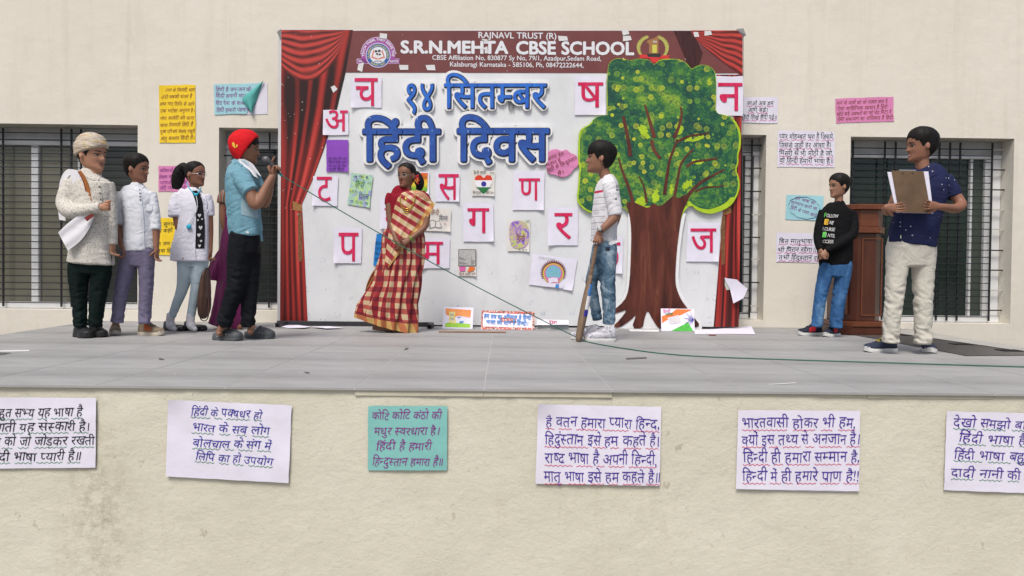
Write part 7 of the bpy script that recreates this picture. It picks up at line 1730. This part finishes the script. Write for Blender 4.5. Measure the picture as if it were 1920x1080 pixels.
# ---- 9. boy with the clipboard
S = Person('tall boy in a dark blue dotted shirt and cream trousers holding a clipboard', 1695, 664, SK(9, (0.245, 0.114, 0.071)))
S.head(1726, 304, 244, -62, 2).face(-.03, .1, open_=1)
nav = NT('navy_dotted_cotton', .8, .2); v = nav.map(); vo = nav.vor(v, 24, 'F1', .9); c = nav.mix(nav.math('LESS_THAN', vo.outputs[0], .095), nav.ramp(nav.noise(v, 8, 4), [(.3, (.009, .012, .045)), (.7, (.016, .022, .075))]), (.45, .45, .48)); nav.col(c); creases(nav, .55); nav = nav.m
g = MB()
S.limb(g, S.rows([(459, 1664, 1754, 27, 0), (440, 1667, 1757, 28, 0), (410, 1676, 1765, 28, 0), (380, 1684, 1772, 28, 0), (350, 1690, 1779, 27, 0), (332, 1695, 1779, 23, 0), (322, 1704, 1768, 18, 0), (313, 1714, 1750, 13, 0)]), 44, 60, folds(.004, 30, .005, 6, 6, wd=lambda u: smooth(.5, 0, u)))
S.limb(g, [(1771, 334, 0, 14), (1780, 348, 0, 15), (1786, 360, -1, 14.5), (1788, 368, -2, 14)], 22, 34, folds(.004, 36, seed=3)); S.limb(g, [(1698, 336, -4, 13), (1690, 352, -10, 14), (1684, 366, -16, 13)], 22, 26)
sh9 = S.garment('shirt', g, nav); b0 = S.bvh
S.limb(S.body, [(1731, 320, 0, 12.5), (1729, 308, 0, 12), (1728, 296, 0, 12)], 16, 10)
S.limb(S.body, [(1787, 360, -3, 10.5), (1798, 376, -8, 10), (1802, 385, -16, 9.5), (1790, 391, -26, 8.8), (1772, 389, -48, 7), (1759, 387, -56, 6.0)], 18, 36)
S.limb(S.body, [(1684, 360, -16, 9.5), (1674, 384, -18, 9), (1664, 396, -30, 8), (1660, 394, -44, 6.8), (1661, 390, -54, 6)], 18, 30)
S.hand((1760, 387, -57), (-1, -.05, .10), (.1, 1, .1), 1, .35, .92); S.hand((1661, 389, -56), (1, -.05, -.02), (-.2, 1, -.1), -1, .45, .92)
S.finish_body()
S.drape([(1713, 312), (1712, 320), (1716, 327)], [(1726, 322), (1722, 328), (1719, 333)], 4, 6, .006, nav, 'collar', sh9); S.drape([(1748, 309), (1752, 318), (1752, 328)], [(1738, 318), (1739, 326), (1744, 334)], 4, 6, .008, nav, 'collar', sh9)
S.strip([(1776, 372), (1788, 375), (1801, 370)], 4, nav, 'sleeve_hem', sh9, .004); S.strip([(1690, 402), (1689, 430), (1688, 457)], 4, nav, 'placket', sh9, .003, b0); S.poly([(1688, 441), (1690, 441), (1690, 447), (1688, 447)], mat('pale_tag', (.5, .55, .4)), 'shirt_tag', sh9, .006, b0)
g = MB(); crm = fabric('cream_chino', (.50, .48, .42), .06, bump=.5)
S.limb(g, [(1685, 462, 0, 24), (1682, 500, 0, 21.5), (1677, 560, -2, 18), (1672, 605, 0, 16.5), (1670, 642, 0, 16)], 28, 84, folds(0.0124, 30, .001, 5, 2, wr=ank), k=.93)
S.limb(g, [(1729, 462, 2, 25), (1731, 500, 2, 22.5), (1731, 560, 0, 18.5), (1731, 605, 1, 17), (1730, 644, 1, 16.5)], 28, 84, folds(0.0124, 30, .001, 5, 3, wr=ank), k=.93)
S.limb(g, S.rows([(498, 1662, 1754, 21, 0), (470, 1661, 1756, 24, 0), (445, 1667, 1754, 25, 0)]), 30, 14); S.garment('trousers', g, crm)
nv2 = mat('navy_running_mesh', (.020, .028, .055), .7, .3, 50); yl = mat('yellow_lace', (.55, .42, .05), .7)
S.shoe(1681, 660, 188, .235, 'sneaker', nv2, whites, None, yl, wd=.09); S.shoe(1735, 657, 248, .235, 'sneaker', nv2, whites, None, yl, wd=.09)
S.hair(.76, .68, .48, .12, .085, .035, .05, 9)
cb = empty('clipboard', S.P(1708, 360, -52), 'brown clipboard with white papers held against the chest of the tall boy', 'clipboard')
def slab(nm, q4, d0, th_, m_):
    F_ = [S.P(x, y, d0) for x, y in q4]; B_ = [p+Vector((0, th_, 0)) for p in F_]; g_ = MB(); g_.add(F_+B_, [(0, 3, 2, 1), (4, 5, 6, 7), (0, 1, 5, 4), (1, 2, 6, 5), (2, 3, 7, 6), (3, 0, 4, 7)]); return bevel(fixn(g_.obj(nm, m_, cb)), .0015, 1)
slab('board', [(1672, 320), (1732, 321), (1746, 399.5), (1686, 398.5)], -52, .004, mat('brown_hardboard', (.135, .085, .05), .6, .25, 8))
slab('paper_stack', [(1664, 322.5), (1741, 321.5), (1750.5, 400), (1681, 398.8)], -50.4, .006, PW)
slab('clip', [(1687, 318), (1718, 318.5), (1718.5, 320.4), (1687.3, 320)], -51.5, .012, mat('steel_clip', (.45, .45, .47), .3, metal=.6))
for x in (1693, 1711): g = MB(); v3, f3 = ellipsoid(S.P(x, 324.5, -52.6), (.005, .002, .004), 10, 6); g.add(v3, f3); g.obj('rivet', mat('dark_rivet', (.03, .03, .03), .5), cb, True)


# the speaker again, for the microphone in his hands
S = S5
# microphone and its cord
mic = empty('microphone', S.P(510, 312, -12), 'grey handheld microphone with a green cord held by the boy in the red cap', 'microphone')
g = MB(); v_, f_, _ = loft(S.sec([(493.5, 296, -12, 3.5), (496, 298, -12, 6.2), (500, 300.5, -12, 6.8), (504, 303.5, -12, 5.0)]), 16, 16); g.add(v_, f_); g.obj('mic_grille', mat('mic_mesh', (.12, .12, .13), .45, .3, 300, metal=.4), mic, True)
g = MB(); v_, f_, _ = loft(S.sec([(504, 303.5, -12, 4.6), (508, 307, -12, 3.8), (518, 318, -12, 3.0), (524, 325, -12, 2.6)]), 14, 16); g.add(v_, f_); g.obj('mic_handle', mat('mic_body', (.05, .05, .055), .35), mic, True)
g = MB(); v_, f_, _ = loft(S.sec([(524, 325, -12, 2.4), (529, 330, -12, 2.2)]), 10, 6); g.add(v_, f_); g.obj('mic_plug', mat('teal_plug', (.03, .30, .28), .4), mic, True)
cordm = mat('green_cord', (.025, .12, .085), .5)
E0 = S.P(529, 330, -12); E1 = onfloor(1150, 650); pts = []
for i in range(25):
    u = i/24; x = 529+(1096-529)*u; y = 330+(640-330)*u+ 9*math.sin(math.pi*u)*(1.0); Yd = E0.y+(onfloor(1096, 641).y-E0.y)*u; pts.append(at(x, y, Yd))
pts[-1].z = .008
for (x, y) in ((1120, 646), (1160, 653), (1230, 663), (1320, 670), (1480, 676), (1640, 681), (1800, 686), (1918, 689.5), (1990, 692)): q = onfloor(x, y); q.z = .005; pts.append(q)
g = MB(); v_, f_, _ = loft([(p_, .0036) for p_ in pts], 8, 160); g.add(v_, f_); tag(g.obj('power_cord', cordm, smooth=True), 'green cord sagging from the microphone down across the stage floor to the right', 'cord')
